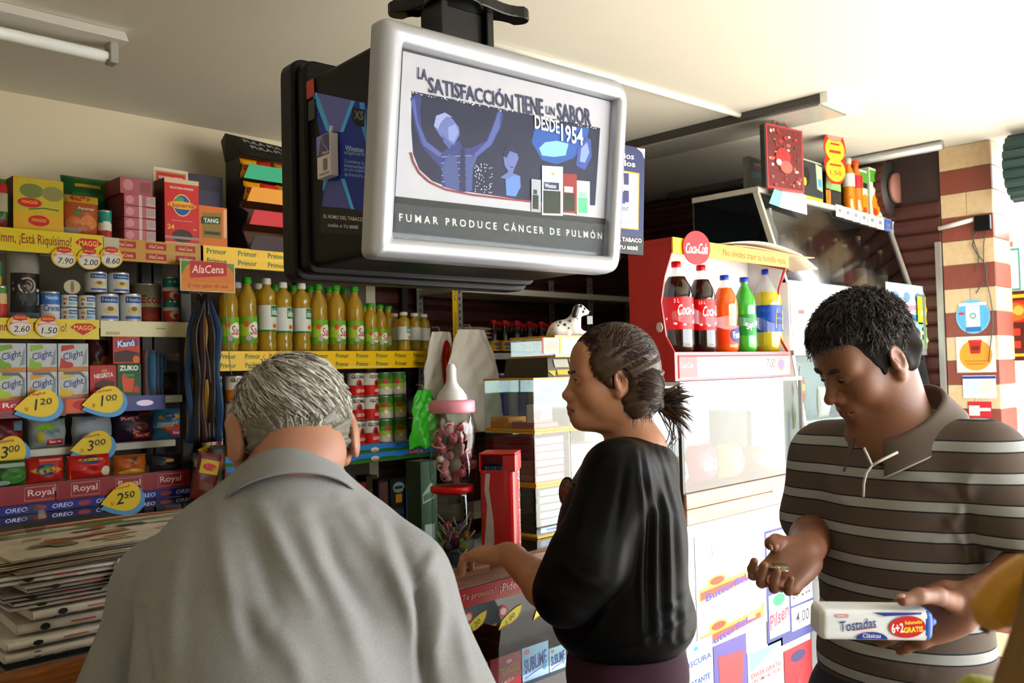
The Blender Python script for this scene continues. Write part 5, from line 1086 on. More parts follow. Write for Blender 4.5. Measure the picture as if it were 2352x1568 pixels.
# candy cartons behind the glass
def tray(label, x0, x1, ybot, yfront_top, col, items, dz=0):
    V = VC+.02; U0, U1, z0, z1 = Q(x0, yfront_top, x1, ybot, V); w = U1-U0; h = max(.06, z1-z0); dep = .26
    t = thing('candy_carton', label, 'carton', ((U0+U1)/2, V, .775)); K = P('#9a6a3a')
    b = MB(); b.box(-w/2, w/2, 0, .003, 0, h); b.build('front_wall', P(col), t)
    pr = Print(); draw(pr, items, w, h); pr.build('printed_front', t)
    b = MB(); b.box(-w/2, w/2, dep, dep+.003, 0, h*1.1); b.build('back_wall', K, t)
    for s in (-1, 1):
        b = MB(); b.box(s*w/2-.0015, s*w/2+.0015, .003, dep, 0, h); b.build('side_wall', K, t)
    b = MB(); b.box(-w/2+.002, w/2-.002, .003, dep, 0.001, .004); b.build('floor', K, t)
    return t
SUB = [('t', 'SUBLIME', .5, .5, .84, .42, '#2a4a9a', .14, .1, .02), ('l', [(.1, .1), (.85, .3)], .0018, '#3a5aa8'), ('e', .84, .3, .07, .14, '#6aa0cc'), ('e', .18, .86, .1, .08, '#c9888a')]
tray('light blue chocolate carton nearest the woman, behind the counter glass', 1262, 1300, 1530, 1478, '#b9ccd8', SUB)
tray('light blue chocolate carton in the middle behind the counter glass', 1199, 1260, 1545, 1468, '#a9c0d4', SUB)
tray('red chocolate carton with gold lettering behind the counter glass', 1126, 1197, 1568, 1490, '#b01c24', [('t', 'TRIANGULO', .62, .55, .62, .26, '#c99a3a', .1, 0, .03), ('t', 'Leche', .55, .25, .4, .12, '#e0c8c0', .1), ('r', .02, .28, .05, .3, '#8a141c'), ('e', .6, .8, .1, .06, '#d8a8a8')])
tray('red candy carton beside the grey shirt behind the counter glass', 1062, 1122, 1590, 1510, '#a0222a', [('t', 'Cua Cua', .5, .5, .7, .3, '#c9a83a')])
for i, (x0, x1, y, c) in enumerate(((1080, 1112, 1490, '#c9a21c'), (1140, 1180, 1470, '#7a3a2a'), (1205, 1245, 1440, '#8a5a3a'))):
    V = VC+.10; U0, U1, _, _ = Q(x0, y, x1, y+40, V)
    pouch('candy_bar', ['yellow', 'dark brown', 'tan'][i]+' candy bar lying in an open carton under the counter', 'candy bar', U0, U1, V, .783, .863, c, [('r', .2, .8, .3, .7, '#d8c8a0')], .01, lean=.9)
def leaf_tag(px, txt, label):
    U0, U1, z0, z1 = Q(*px, VC-.004); w, h = U1-U0, z1-z0
    t = thing('leaf_price_tag', label, 'price tag', ((U0+U1)/2, VC+.0028, z0))
    pts = [(-.5, 0), (-.3, .1), (0, .14), (.3, .3), (.45, .55), (.5, .8), (.25, .74), (-.05, .58), (-.35, .35)]
    b = MB(); b.prism([(x*w, z*h) for x, z in pts], -.0012, 0); b.build('leaf', P('#d8d01c'), t)
    hp = [(-.3+.17*math.cos(q*pi/8)*(1+.25*abs(math.sin(q*pi/4))), .74+.24*math.sin(q*pi/8)) for q in range(16)]
    b = MB(); b.prism([(x*w, z*h) for x, z in hp], -.0024, -.0012); b.build('badge', P('#c03a44'), t)
    pr = Print(lambda x, z, l: (x, -.0024-l, z)); pr.ell(-.3*w, .74*h, .13*w, .15*h, '#d8cdd0'); pr.text(txt, .0, .36*h, '#1a1a1a', w=.42*w, hh=.2*h, rot=.5, shear=.2); pr.line([(x*w, z*h) for x, z in pts[:6]], .0012, '#c05a24'); pr.build('printed_front', t)
leaf_tag((1148, 1385, 1202, 1440), '1.00', 'yellow leaf price tag on the counter glass left of the black blouse')
leaf_tag((1228, 1362, 1276, 1418), '1.00', 'yellow leaf price tag on the counter glass touching the black blouse')
leaf_tag((1068, 1398, 1122, 1455), '1.20', 'yellow leaf price tag with a red badge beside the grey shirt')
# ================================================================== on the counter
# candy jar with red lid and lollipops
U, V = 1.528, 1.76
jr = thing('candy_jar', 'clear candy jar with a flat red lid below the pink baby bottle', 'jar', (U, V, ZC)); hj = .168
JARG = glass_mat('#dfe6e2', .04, 1.6, 'clear_jar')
b = MB(); b.lathe([(.001, .002), (.05, .002), (.054, .01), (.054, hj-.022), (.05, hj-.014)], 28); b.build('body', JARG, jr)
b = MB(); b.lathe([(.001, hj-.016), (.053, hj-.016), (.056, hj-.013), (.056, hj-.002), (.054, hj), (.001, hj)], 28); b.build('lid', PL('#c01c20'), jr)
for k, c in enumerate(['#6a1c6a', '#b8862c', '#8a8f2c', '#9c2a5a', '#4a1c4a', '#c98a4a', '#5a8a7a', '#7a1c4a', '#c9b83a', '#a02a7a', '#7a5a8a', '#b03a3a']):
    a = k*2.4; rr = .028*(k % 3)/2+.008; z0 = .016+.022*(k//5)
    p = np.array([rr*math.cos(a), rr*math.sin(a), z0])
    l = thing('lollipop', '%s wrapped lollipop in the red-lidded jar' % ['purple', 'amber', 'olive', 'magenta', 'dark violet', 'orange', 'teal', 'wine red', 'yellow', 'pink', 'lilac', 'red'][k], 'lollipop', (U+p[0], V+p[1], ZC+p[2]))
    b = MB(); b.sphere((0, 0, 0), (.0125, .0125, .0135), 10, 7); b.build('candy', mat(c, .15, var=.3, scale=60, coat=.5), l)
    d = np.array([math.cos(a+1), math.sin(a+1), 1.2]); d /= np.linalg.norm(d)
    b = MB(); b.tube([d*.010, d*.05], .0018, 6); b.build('stick', mat('#cfcac0', .5), l)
# pink baby bottle jar
bb_ = thing('baby_bottle_jar', 'giant clear baby bottle with a pink collar and white teat full of pink favours', 'jar', (U+.006, V, ZC+hj))
b = MB(); b.lathe([(.001, .002), (.05, .003), (.061, .018), (.063, .06), (.056, .09), (.062, .12), (.062, .15), (.055, .178), (.05, .19)], 30); b.build('body', JARG, bb_)
b = MB(); b.lathe([(.046, .186), (.058, .188), (.06, .192), (.06, .214), (.057, .219), (.046, .221), (.001, .221)], 30); b.build('collar', mat('#e08ea2', .4, var=.05), bb_)
b = MB(); b.lathe([(.04, .221), (.038, .232), (.03, .245), (.02, .256), (.014, .268), (.0125, .29), (.0135, .30), (.009, .312), (.001, .315)], 24); b.build('teat', mat('#d6d4d2', .45, var=.03), bb_)
fav = ['#d98a96', '#e6b0b8', '#c9606e', '#e0d0d0', '#cf7a8a', '#b8505e']
for k in range(28):
    a = k*2.4; rr = .006+.042*((k*7) % 6)/6; z0 = ZC+hj+.024+.0048*k
    p = (U+.006+rr*math.cos(a), V+rr*math.sin(a), z0)
    if k % 4 == 3:
        f = thing('party_favour', 'round silver pendant favour with a pink rim in the baby bottle, ', 'favour', p)
        b = MB(); b.lathe([(.001, -.003), (.015, -.003), (.017, 0), (.015, .003), (.001, .003)], 18, [1, 0, 0, 1]); f.scale = (1.25,)*3; o = b.build('medal', [mat('#d98a98', .4), mat('#9aa8a0', .25, metal=.4, var=.4, scale=120)], f); o.rotation_euler = (pi/2*.9, 0, a*.3); f['group'] = 'round pendants in the baby bottle'; f['label'] = 'round silver pendant favour with a pink rim inside the baby bottle'
    else:
        f = thing('party_favour', 'small pink plastic baby favour inside the giant baby bottle', 'favour', p); f['group'] = 'pink favours in the baby bottle'
        b = MB(); b.lathe([(.001, -.014), (.007, -.013), (.008, .0), (.0045, .004), (.0045, .008), (.0065, .01), (.005, .016), (.001, .018)], 10); f.scale = (1.5,)*3; o = b.build('figure', mat(fav[k % 6], .35, var=.05), f); o.rotation_euler = (a, k*.9, 0)
        b = MB(); b.tube([(.011*math.cos(q*pi/6)+.004, 0, .011*math.sin(q*pi/6)) for q in range(13)], .0016, 6); o = b.build('ribbon', mat('#d9808e', .4), f); o.rotation_euler = (k, a, 0)
# red straw dispenser
Uc, Vc = 1.626, 1.68
sd = thing('straw_dispenser', 'red cola straw dispenser with a white wave standing on the counter', 'straw dispenser', (Uc, Vc, ZC), -.95); hs = .252
RED = mat('#b8141c', .3, var=.08, coat=.25, name='cola_red')
RP = round_poly([(-.046, -.048), (.046, -.048), (.046, .048), (-.046, .048)], [.012, .03, .03, .012], 6)
def rp(s, z): return [(x*s, y*s, z) for x, y in RP]
n = len(RP); b = MB()
zl = [0, .004, hs-.045, hs-.045]; V_ = rp(.97, 0)+rp(1, .004)+rp(1, hs-.048)
b.add(V_, [tuple(range(n))[::-1]]+[(r_*n+i, r_*n+(i+1) % n, (r_+1)*n+(i+1) % n, (r_+1)*n+i) for r_ in range(2) for i in range(n)], 0, False)
b.build('body', RED, sd)
b = MB(); b.add(rp(1.03, hs-.05)+rp(1.03, hs-.044)+rp(.93, hs-.044)+rp(.93, hs-.05), [(r_*n+i, r_*n+(i+1) % n, ((r_+1) % 4)*n+(i+1) % n, ((r_+1) % 4)*n+i) for r_ in range(4) for i in range(n)]); b.build('mouth_rim', RED, sd)
b = MB(); b.box(.014, .047, -.049, .05, hs-.048, hs-.006); b.box(-.047, .014, .03, .05, hs-.048, hs-.006); b.box(-.047, -.043, -.049, .03, hs-.048, hs-.006); b.build('hood', RED, sd, bevel=.004)
b = MB(); b.box(-.0475, .0475, -.0495, .0505, hs-.006, hs); b.build('hood_top', RED, sd, bevel=.003)
b = MB()
for k in range(9): b.box(-.035+k*.008, -.029+k*.008, -.03, .03, hs-.05, hs-.036)
o = b.build('straws', mat('#2a5a9a', .4), sd); o['kind'] = 'stuff'
pr = Print(lambda x, z, l: (x, -.048-l, z)); pts = []
wv = [(-.030, .2), (-.034, .16), (-.028, .12), (-.032, .07), (-.036, .03), (-.038, .006), (-.016, .006), (-.011, .03), (-.012, .08), (-.017, .12), (-.022, .16), (-.018, .2)]
pr.poly(wv[::-1], '#c9c2c0')
pr.build('white_wave', sd)
pr = Print(lambda x, z, l: (.0462+l, x, z)); pr.text('Coca-Cola', 0, .11, '#d8ccca', w=.19, hh=.036, rot=pi/2, shear=.25); pr.build('lettering', sd)
# clear acrylic boxes, three high in two columns
YT = mat('#c99a14', .4, var=.06, name='yellow_edge')
def acrylic(label, U0, U1, V0, V1, z0, z1):
    t = thing('acrylic_box', label, 'acrylic box', ((U0+U1)/2, (V0+V1)/2, z0)); w, d, h = U1-U0-.002, V1-V0, z1-z0; th = .0025
    for nme, q in (('front_pane', (-w/2, w/2, -d/2, -d/2+th)), ('back_pane', (-w/2, w/2, d/2-th, d/2)), ('side_pane', (-w/2, -w/2+th, -d/2+th, d/2-th)), ('side_pane', (w/2-th, w/2, -d/2+th, d/2-th))):
        b = MB(); b.box(*q, .006, h-.006); b.build(nme, ACRYL, t)
    for z in (0, h-.006):
        b = MB(); b.box(-w/2-.0005, w/2+.0005, -d/2-.001, d/2, z, z+.0055); b.build('yellow_edge', YT, t)
    return t
zq = [1.093, 1.236, 1.384, 1.532]; UA = [1.778, 1.925, 2.075]; VA = (1.70, 1.90)
for c_ in range(2):
    for r_ in range(3): acrylic('clear acrylic box with yellow edges, %s of the %s column on the counter' % (['bottom', 'middle', 'top'][r_], ['left', 'right'][c_]), UA[c_], UA[c_+1], *VA, zq[r_], zq[r_+1]-.0005)
def inbox(name, label, c, U0, U1, V0, V1, z0, z1, col, items, side=None): carton(name, label, c, U0, U1, V0, V1-V0, z0, z1, col, items, side=side)
zb = zq[2]+.0065
inbox('gum_pack', 'white and red strawberry gum carton inside the top left acrylic box', 'gum', 1.79, 1.865, 1.712, 1.74, zb+.016, zb+.066, '#c9c0bc', [('e', .2, .45, .18, .3, '#b83a3a'), ('t', 'Trident', .62, .62, .6, .24, '#3a3a44'), ('r', 0, 1, .0, .16, '#c03a4a')])
inbox('gum_pack', 'dark red gum carton lying under the strawberry gum carton', 'gum', 1.79, 1.89, 1.712, 1.80, zb, zb+.015, '#9a2430', [('r', .1, .9, .2, .8, '#b84a54')])
inbox('gum_pack', 'yellow gum carton lying at the back of the top left acrylic box', 'gum', 1.788, 1.86, 1.81, 1.885, zb, zb+.03, '#c99214', [('t', 'Adams', .5, .5, .6, .4, '#4a3a14')])
gm = ['#b03a34', '#4a3040', '#a8302c', '#c9b8b4', '#8f2a30', '#b8a8ac']
for k in range(6): inbox('gum_carton', 'gum carton %s in the pile inside the middle left acrylic box' % ['at the bottom', 'second from the bottom', 'third from the bottom', 'fourth from the bottom', 'second from the top', 'on top'][k], 'gum', 1.79+.003*(k % 2), 1.91, 1.712, 1.88, zq[1]+.0065+k*.0205, zq[1]+.0065+k*.0205+.0198, gm[k], [('r', .05, .95, .15, .85, '#cfc4c4' if k % 2 else '#d9c9c6'), ('t', 'Trident', .5, .5, .5, .5, '#a03a44')], '#7a2a2c')
for k in range(6): inbox('mint_carton', 'mint carton %s in the pile inside the bottom left acrylic box' % ['at the bottom', 'second from the bottom', 'third from the bottom', 'fourth from the bottom', 'second from the top', 'on top'][k], 'gum', 1.80+.003*(k % 2), 1.91, 1.712, 1.88, zq[0]+.0065+k*.0205, zq[0]+.0065+k*.0205+.0198, ['#3a2a4a', '#2a5a3a', '#3a2a5a', '#26503a', '#4a3a6a', '#2a4a44'][k], [('r', .05, .95, .15, .85, ['#c9d0d8', '#b0d0c4'][k % 2]), ('t', 'Clorets', .5, .5, .5, .5, '#4a6a9a')], '#1c1a22')
for k in range(3): inbox('medicine_carton', 'pale carton, %s of three inside the right acrylic boxes' % ['bottom', 'middle', 'top'][k], 'carton', 1.94, 2.06, 1.712, 1.86, zq[k]+.0065, zq[k]+.10, ['#a9bcb8', '#b4b8bc', '#9fb8c4'][k], [('r', .1, .9, .5, .7, '#8fb4c4')], '#8a9494')
# dark tray and dalmatian box on top of the stack
dt = thing('yellow_black_tray', 'black display tray with yellow panels on top of the acrylic boxes', 'tray', (1.95, 1.80, zq[3]))
b = MB(); b.hexa([(-.10, -.09, 0), (.10, -.09, 0), (.10, .09, 0), (-.10, .09, 0), (-.085, -.075, .055), (.10, -.075, .055), (.10, .09, .055), (-.085, .09, .055)]); b.build('body', mat('#2a261c', .5), dt)
pr = Print(lambda x, z, l: (x, -.09+z*.27-l-.0015, z)); pr.rect(-.06, .06, .006, .02, '#c9941c'); pr.rect(-.065, -.005, .027, .05, '#9a988c'); pr.rect(.002, .06, .027, .05, '#9a988c'); pr.poly([(-.098, .018), (-.075, .001), (-.065, .018)], '#c9941c'); pr.build('printed_front', dt)
ab = acrylic('flat acrylic box with a yellow lid holding up the dalmatian figurine', 1.87, 2.06, 1.70, 1.88, zq[3]+.0555, zq[3]+.118)
U0, U1, z0, z1 = Q(1247, 775, 1290, 812, 1.695)
nt_ = thing('paper_note', 'small white note with yellow and red edges taped to the flat acrylic box', 'note', ((U0+U1)/2, 1.6985, z0))
b = MB(); b.box(-(U1-U0)/2, (U1-U0)/2, -.001, 0, 0, z1-z0); b.build('sheet', P('#b9b2a0'), nt_)
pr = Print(lambda x, z, l: (x, -.001-l, z)); draw(pr, [('r', 0, .07, 0, 1, '#b03a2a'), ('r', .9, 1, 0, 1, '#c9a01c')]+[('r', .14, .82, .2+.13*k, .23+.13*k, '#8d867a') for k in range(5)], U1-U0, z1-z0); pr.build('printed_front', nt_)
# ---- white carrier bags, green bag
def hang_bag(name, label, px, V, col, seed, dep=.05, fold=3, extra=None, skew=0):
    U0, U1, z0, z1 = Q(*px, V); w, h = U1-U0, z1-z0; t = thing(name, label, 'plastic bag', ((U0+U1)/2, V, z0))
    def fn(sg):
        def g(u, v):
            neck = 1-.45*max(0, (v-.6)/.4)**1.5
            x = (u-.5)*w*neck+skew*w*(1-v)*(u-.2)
            y = sg*dep*math.sin(pi*u)**.7*(.4+.6*(1-v))+.006*math.sin(fold*pi*u+seed+4*v)+.005*math.sin(9*v+8*u+seed)+.003*math.sin(27*v-19*u)+.003*abs(math.sin(14*u+5*v))
            return (x+.006*math.sin(7*v+seed), -y, h*v+(.008*math.sin(20*u+seed) if v < .05 else 0))
        return g
    b = MB(); b.grid(fn(1), 30, 26); b.grid(fn(-1), 30, 26, flip=True); b.build('bag_body', mat(col, .4, var=.05, sss=0), t)
    if extra:
        for (cx, cz, rx, rz, c) in extra:
            pr = Print(lambda x, z, l: (x, -dep*(max(.02, math.sin(pi*min(1, max(0, x/w+.5)))))**.6*(.35+.65*(1-z/h))-.012-l, z)); pr.ell((cx-.5)*w, cz*h, rx*w, rz*h, c); pr.build('printed_patch', t)
    b = MB(); b.tube([(0, 0, h), (0, .01, h+.02), (0, .05, h+.022)], .003, 6); b.build('hanging_loop', mat('#8d8a84', .5), t)
    return t
hang_bag('carrier_bag', 'white plastic bag with a red and yellow patch hanging at the slotted post', (977, 762, 1048, 1000), 2.95, '#d2d0ca', 1.0, extra=[(.55, .62, .2, .3, '#b81c28'), (.6, .6, .13, .26, '#d69a14')])
hang_bag('carrier_bag', 'translucent white plastic bag hanging behind the giant baby bottle', (1030, 757, 1136, 985), 2.80, '#d8d5cf', 2.4, dep=.06, fold=4, skew=.25)
hang_bag('carrier_bag', 'bright green plastic bag hanging below the white bag', (945, 895, 1004, 1025), 2.92, '#2fae1c', 4.1, dep=.03, skew=.1)
# green carton behind the jars
U0, U1, _, zt = Q(966, 1058, 1004, 1200, 1.86)
t = carton('green_biscuit_box', 'tall dark green carton standing on the counter left of the candy jar', 'box', U0, U1, 1.86, .06, ZC, zt, '#14552a', [('p', [(.1, .5), (.86, .56), (.9, .68), (.6, .74), (.1, .62)], '#9fb8a4'), ('p', [(.16, .53), (.82, .58), (.84, .66), (.16, .6)], '#2a6a3c'), ('r', .2, .8, .08, .26, '#b9c4bc')], side='#0d3a1c')
# acrylic loose items: dark cabinet edge
# ---- dalmatian figurine
dz0 = zq[3]+.1182
dg = thing('dalmatian_figurine', 'white dalmatian dog figurine with black spots lying on the flat acrylic box', 'figurine', (2.0, 1.765, dz0), -.72)
s = SDF()
s.ell((-.012, 0, .026), (.036, .022, .024), k=.02).ell((.02, 0, .034), (.018, .018, .026), k=.02).ell((-.036, 0, .018), (.02, .024, .018), k=.015)
s.cone((.02, 0, .045), (.03, 0, .066), .013, .012).ell((.036, 0, .078), (.019, .017, .017), k=.01).ell((.054, 0, .071), (.012, .010, .009), k=.01)
for y in (-.013, .013): s.cone((.02, y, .012), (.06, y, .006), .009, .006); s.cone((-.03, y*1.4, .008), (-.005, y*1.7, .006), .009, .006)
s.cone((-.05, 0, .012), (-.06, .015, .006), .006, .003)
net_object('body', [s.mesh((-.075, -.04, -.002), (.08, .04, .105), .0022)], mat('#cfccc4', .35, var=.05), dg)
s = SDF()
for y in (-1, 1): s.cone((.028, y*.016, .086), (.02, y*.02, .062), .007, .009)
net_object('ear', [s.mesh((0, -.04, .04), (.06, .04, .105), .002)], mat('#17151a', .4), dg)
sp = MB()
for k, (x, y, z) in enumerate([(-.03, -.0215, .03), (-.01, -.0225, .034), (.006, -.02, .045), (-.012, -.022, .016), (.02, -.018, .025), (-.045, -.02, .02), (.026, -.0165, .05), (.04, -.016, .088), (.05, -.012, .08), (.046, -.014, .072), (0, -.022, .022), (-.024, -.0225, .042), (.045, -.012, .008), (-.01, .0, .0505), (-.03, .0, .045)]):
    sp.sphere((x, y, z), (.0042, .002, .0045) if z < .05 or abs(y) > .01 else (.004, .004, .002), 8, 6)
o = sp.build('black_spots', mat('#151418', .4), dg); o['kind'] = 'stuff'
b = MB(); b.sphere((.066, 0, .073), (.004, .004, .0035), 8, 6); b.build('nose', mat('#111112', .3), dg)
b = MB(); b.tube([(.022+.0165*math.cos(q*pi/8), .0165*math.sin(q*pi/8), .052-.004*math.cos(q*pi/8)) for q in range(17)], .0022, 6); b.build('green_collar', mat('#1f6a34', .4), dg)
b = MB(); b.box(.056, .072, -.022, -.021, .034, .058); b.build('paper_label', P('#b9bcc0'), dg)
# ================================================================== newspapers at the near end of the counter
NP = [mat(h, .85, var=.22, scale=70, bump=.2, bscale=120, name='newsprint') for h in ('#b5b0a6', '#9a958d', '#c2bdb2', '#8a857e')]
def newspaper(label, U, V, z, w, d, h, rz, m, print_items=None, sag=0, pages=5):
    t = thing('newspaper', label, 'newspaper', (U, V, z), rz, 'newspapers piled on the counter')
    b = MB(); hh = h/pages
    for k in range(pages):
        o_ = .004*math.sin(k*2.1+z*90); z0 = k*hh
        def fn(u, v, top, k=k, z0=z0, o_=o_):
            edge = min(1, min(u, 1-u, v, 1-v)*9)
            return ((u-.5)*w+o_, (v-.5)*d+o_*.7, z0+(hh*.95 if top else .0004)-(1-edge)*hh*.12*(1 if top else -1)+sag*((u-.5)**2)*4*-1)
        b.grid(lambda u, v: fn(u, v, 1), 14, 8); b.grid(lambda u, v: fn(u, v, 0), 14, 8, flip=True)
        # folded spine facing the customer
        n_ = 14; V_ = []; Fc = []
        for i in range(n_+1):
            u = i/n_
            for q in range(5):
                a = pi*q/4; c0 = fn(u, 0, 1); c1 = fn(u, 0, 0); zm, zr = (c0[2]+c1[2])/2, (c0[2]-c1[2])/2
                V_.append((c0[0], c0[1]-.004*math.sin(a), zm+zr*math.cos(a)))
        for i in range(n_):
            for q in range(4): Fc.append((i*5+q, (i+1)*5+q, (i+1)*5+q+1, i*5+q+1))
        b.add(V_, Fc, 0, True)
        for s_ in (0, 1):
            V_ = []; 
            for j in range(9): V_ += [fn(s_, j/8, 1), fn(s_, j/8, 0)]
            b.add(V_, [(2*j, 2*j+2, 2*j+3, 2*j+1) if s_ else (2*j, 2*j+1, 2*j+3, 2*j+2) for j in range(8)], 0)
    b.build('folded_pages', m, t)
    if print_items:
        pr = Print(print_items[0]); print_items[1](pr, w, d, h); pr.build('printed_ink', t)
    return t
# geometry from the photo: the pile front face runs along the counter, from about x=40 to x=230
pU = onV(38, 1500, 1.63)[0]+.20
def spine_conf(d): return lambda x, z, l: (x, -d/2-.0045-l, z)
hs_ = [.020, .017, .023, .020, .012, .012, .014, .018]
z = ZC+.0015; nn = ['lowest', 'second', 'third', 'fourth', 'fifth', 'sixth', 'seventh', 'eighth']
for k, h in enumerate(hs_):
    dx = [.0, -.005, .02, .035, .005, .0, .02, -.01][k]; w_ = .42; d_ = .30
    def ink(pr, w, d, h, k=k):
        pr.rect(-.125, -.085, h*.46, h*.56, '#a8323a', n=2); pr.rect(-.075, .04, h*.5, h*.58, '#8a847c', n=2)
        for q in range(7): pr.rect(-.18+q*.052, -.14+q*.052, h*.18, h*.24, '#6a645e', n=1)
        pr.ell(-.165, h*.5, .008, h*.25, '#2a2624')
    newspaper('plastic-wrapped pale newspaper bundle, %s from the bottom of the pile' % nn[k], pU+dx, 1.775, z, w_, d_, h, -.03+.04*math.sin(k*2.3), NP[[2, 2, 0, 0, 1, 3, 1, 2][k]], (spine_conf(d_), ink), pages=1 if k < 4 else 2)
    z += h+.001
o = thing('plastic_wrap', 'crumpled clear white plastic wrap folded over the upper newspapers', 'plastic wrap', (pU+.06, 1.615, z-.04))
b = MB()
def wrap(u, v): return ((u-.5)*(.20+.06*v), .004-.012*math.sin(pi*v)+.004*math.sin(13*u+6*v)+.003*math.sin(27*u-19*v), .042-.06*v*(1-.5*abs(u-.35))-.012*math.sin(5*u))
b.grid(wrap, 44, 22); b.build('film', mat('#8f8e94', .35, var=.3, scale=40, bump=.4, bscale=60), o)
for k, h in enumerate([.005, .0045, .005, .0055, .005]):
    cl = ['#9a907c', '#8a7a66', '#a89c84', '#8f8676', '#a39a86'][k]
    def ink2(pr, w, d, h, k=k):
        r_ = random.Random(k+3)
        for q in range(26):
            x0 = r_.uniform(-.2, .16); y0 = r_.uniform(-.14, .1); pr.rect(x0, x0+r_.uniform(.02, .09), y0, y0+r_.uniform(.008, .035), r_.choice(['#7a6a5a', '#8a4a30', '#5a6a3a', '#b0703a', '#3a342e', '#a8a090', '#6f7a4a', '#94382c']), n=2)
        pr.rect(-.2, .2, .05, .062, '#4a7a3a', n=3); pr.rect(-.2, .2, .105, .125, '#a8502c', n=3)
    nw = newspaper('colour-printed newspaper, %s of the loose ones on top of the pile' % ['bottom', 'second', 'third', 'fourth', 'uppermost'][k], pU+.005+.02*math.sin(k*1.7), 1.78+.008*math.cos(k*2), z, .46, .31, h, .05*math.sin(k*1.9)-.02, mat(cl, .85, var=.3, scale=45, bump=.1), ((lambda x, zz, l, h=h: (x, zz, h*.99+l)), ink2), sag=.004, pages=2)
    z += h+.0012
z_top = z
t = thing('crystal_knob', 'faceted clear glass stopper on the newspaper pile', 'glass stopper', (onV(80, 1235, 1.86)[0], 1.86, z_top-.004))
b = MB(); b.lathe([(.001, 0), (.012, 0), (.02, .014), (.023, .03), (.018, .046), (.007, .054), (.001, .055)], 8, sm=False); b.build('facets', glass_mat('#e6e6ea', .05, 1.6, 'crystal'), t)
# ================================================================== cola rack on the glass showcase
VR = 1.62; RU0, RU1 = 2.335, 3.07; RZ0, RZ1, RZT, RZH = 1.507, 1.598, 1.958, 1.915
CR = mat('#a80f16', .35, var=.1, coat=.2, name='rack_red')
rk = thing('cola_rack', 'red and yellow cola bottle rack on top of the glass showcase', 'drink rack', (RU0, VR, RZ0)); L = RU1-RU0; hR = RZT-RZ0; hb = RZ1-RZ0
sidep = [(.0, 0), (.17, 0), (.17, hR), (0, hR), (.0, hR-.05), (.028, hR-.12), (.045, hR-.2), (.03, hb+.05), (.0, hb)]
for x in (0, L-.006):
    b = MB(); b.prism(sidep, x, x+.006, ax='x'); b.build('side_panel', CR, rk)
b = MB(); b.box(.006, L-.006, 0, .17, 0, hb); b.build('base', CR, rk)
b = MB(); b.box(.006, L-.006, .155, .168, hb, hR-.01); b.build('back_panel', mat('#cfd0d2', .4, var=.04), rk)
for x in (.0065, L-.0085):
    b = MB(); b.prism([(.012, hb), (.154, hb), (.154, hR-.014), (.012, hR-.055), (.036, hR-.12), (.052, hR-.2), (.04, hb+.05)], x, x+.002, ax='x'); b.build('inner_lining', mat('#cfd0d2', .4, var=.04), rk)
b = MB(); b.box(-.002, L+.002, -.004, .17, hR-.012, hR); b.build('top_panel', CR, rk)
b = MB(); b.box(-.002, L+.002, -.008, -.002, hR-.05, hR); o = b.build('header', PL('#e8b818'), rk)
pr = Print(lambda x, z, l: (x, -.008-l, z)); pr.text('No olvides traer tu botella vacía', L*.68, hR-.026, '#8a3208', w=L*.58, hh=.024, bold=.012); pr.build('header_lettering', o)
b = MB(); b.box(.02, L-.01, -.003, 0, .008, hb-.01); o = b.build('glare_sticker_panel', P('#d9cfcc'), rk)  # white sticker enlarged over the red base to stand for glare
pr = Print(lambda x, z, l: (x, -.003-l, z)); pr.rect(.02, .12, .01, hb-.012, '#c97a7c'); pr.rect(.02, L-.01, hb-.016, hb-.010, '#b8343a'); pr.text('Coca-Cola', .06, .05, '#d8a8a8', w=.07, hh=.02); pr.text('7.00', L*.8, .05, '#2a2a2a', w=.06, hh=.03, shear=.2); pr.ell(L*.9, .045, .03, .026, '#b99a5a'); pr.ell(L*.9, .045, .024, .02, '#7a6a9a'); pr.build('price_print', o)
b = MB(); b.prism([(.012*math.cos(q*pi/8), .016*math.sin(q*pi/8)) for q in range(16)], -.0065, -.004); o = b.build('torn_sticker', P('#c9c0bc'), rk, loc=(-.0, .05, hb+.08)); o.rotation_euler = (0, 0, -pi/2)
c = onV(1600, 569, VR-.03)
ds = thing('round_cola_sign', 'round red cola sign stuck to the yellow rack header', 'sign', c, -.32)
b = MB(); b.prism([(.054*math.cos(q*pi/20), .054*math.sin(q*pi/20)) for q in range(40)], -.002, .002); b.build('disc', PL('#c01c26'), ds)
pr = Print(lambda x, z, l: (x, -.002-l, z)); pr.text('Coca-Cola', 0, -.002, '#efe6e6', w=.088, hh=.034, shear=.2, bold=.01); pr.line([(-.04, -.018), (-.01, -.014), (.03, -.018)], .002, '#efe6e6'); pr.build('lettering', ds)
b = MB(); b.box(-.005, .005, .002, .03, -.03, .02); b.build('clip', mat('#888480', .5), ds)
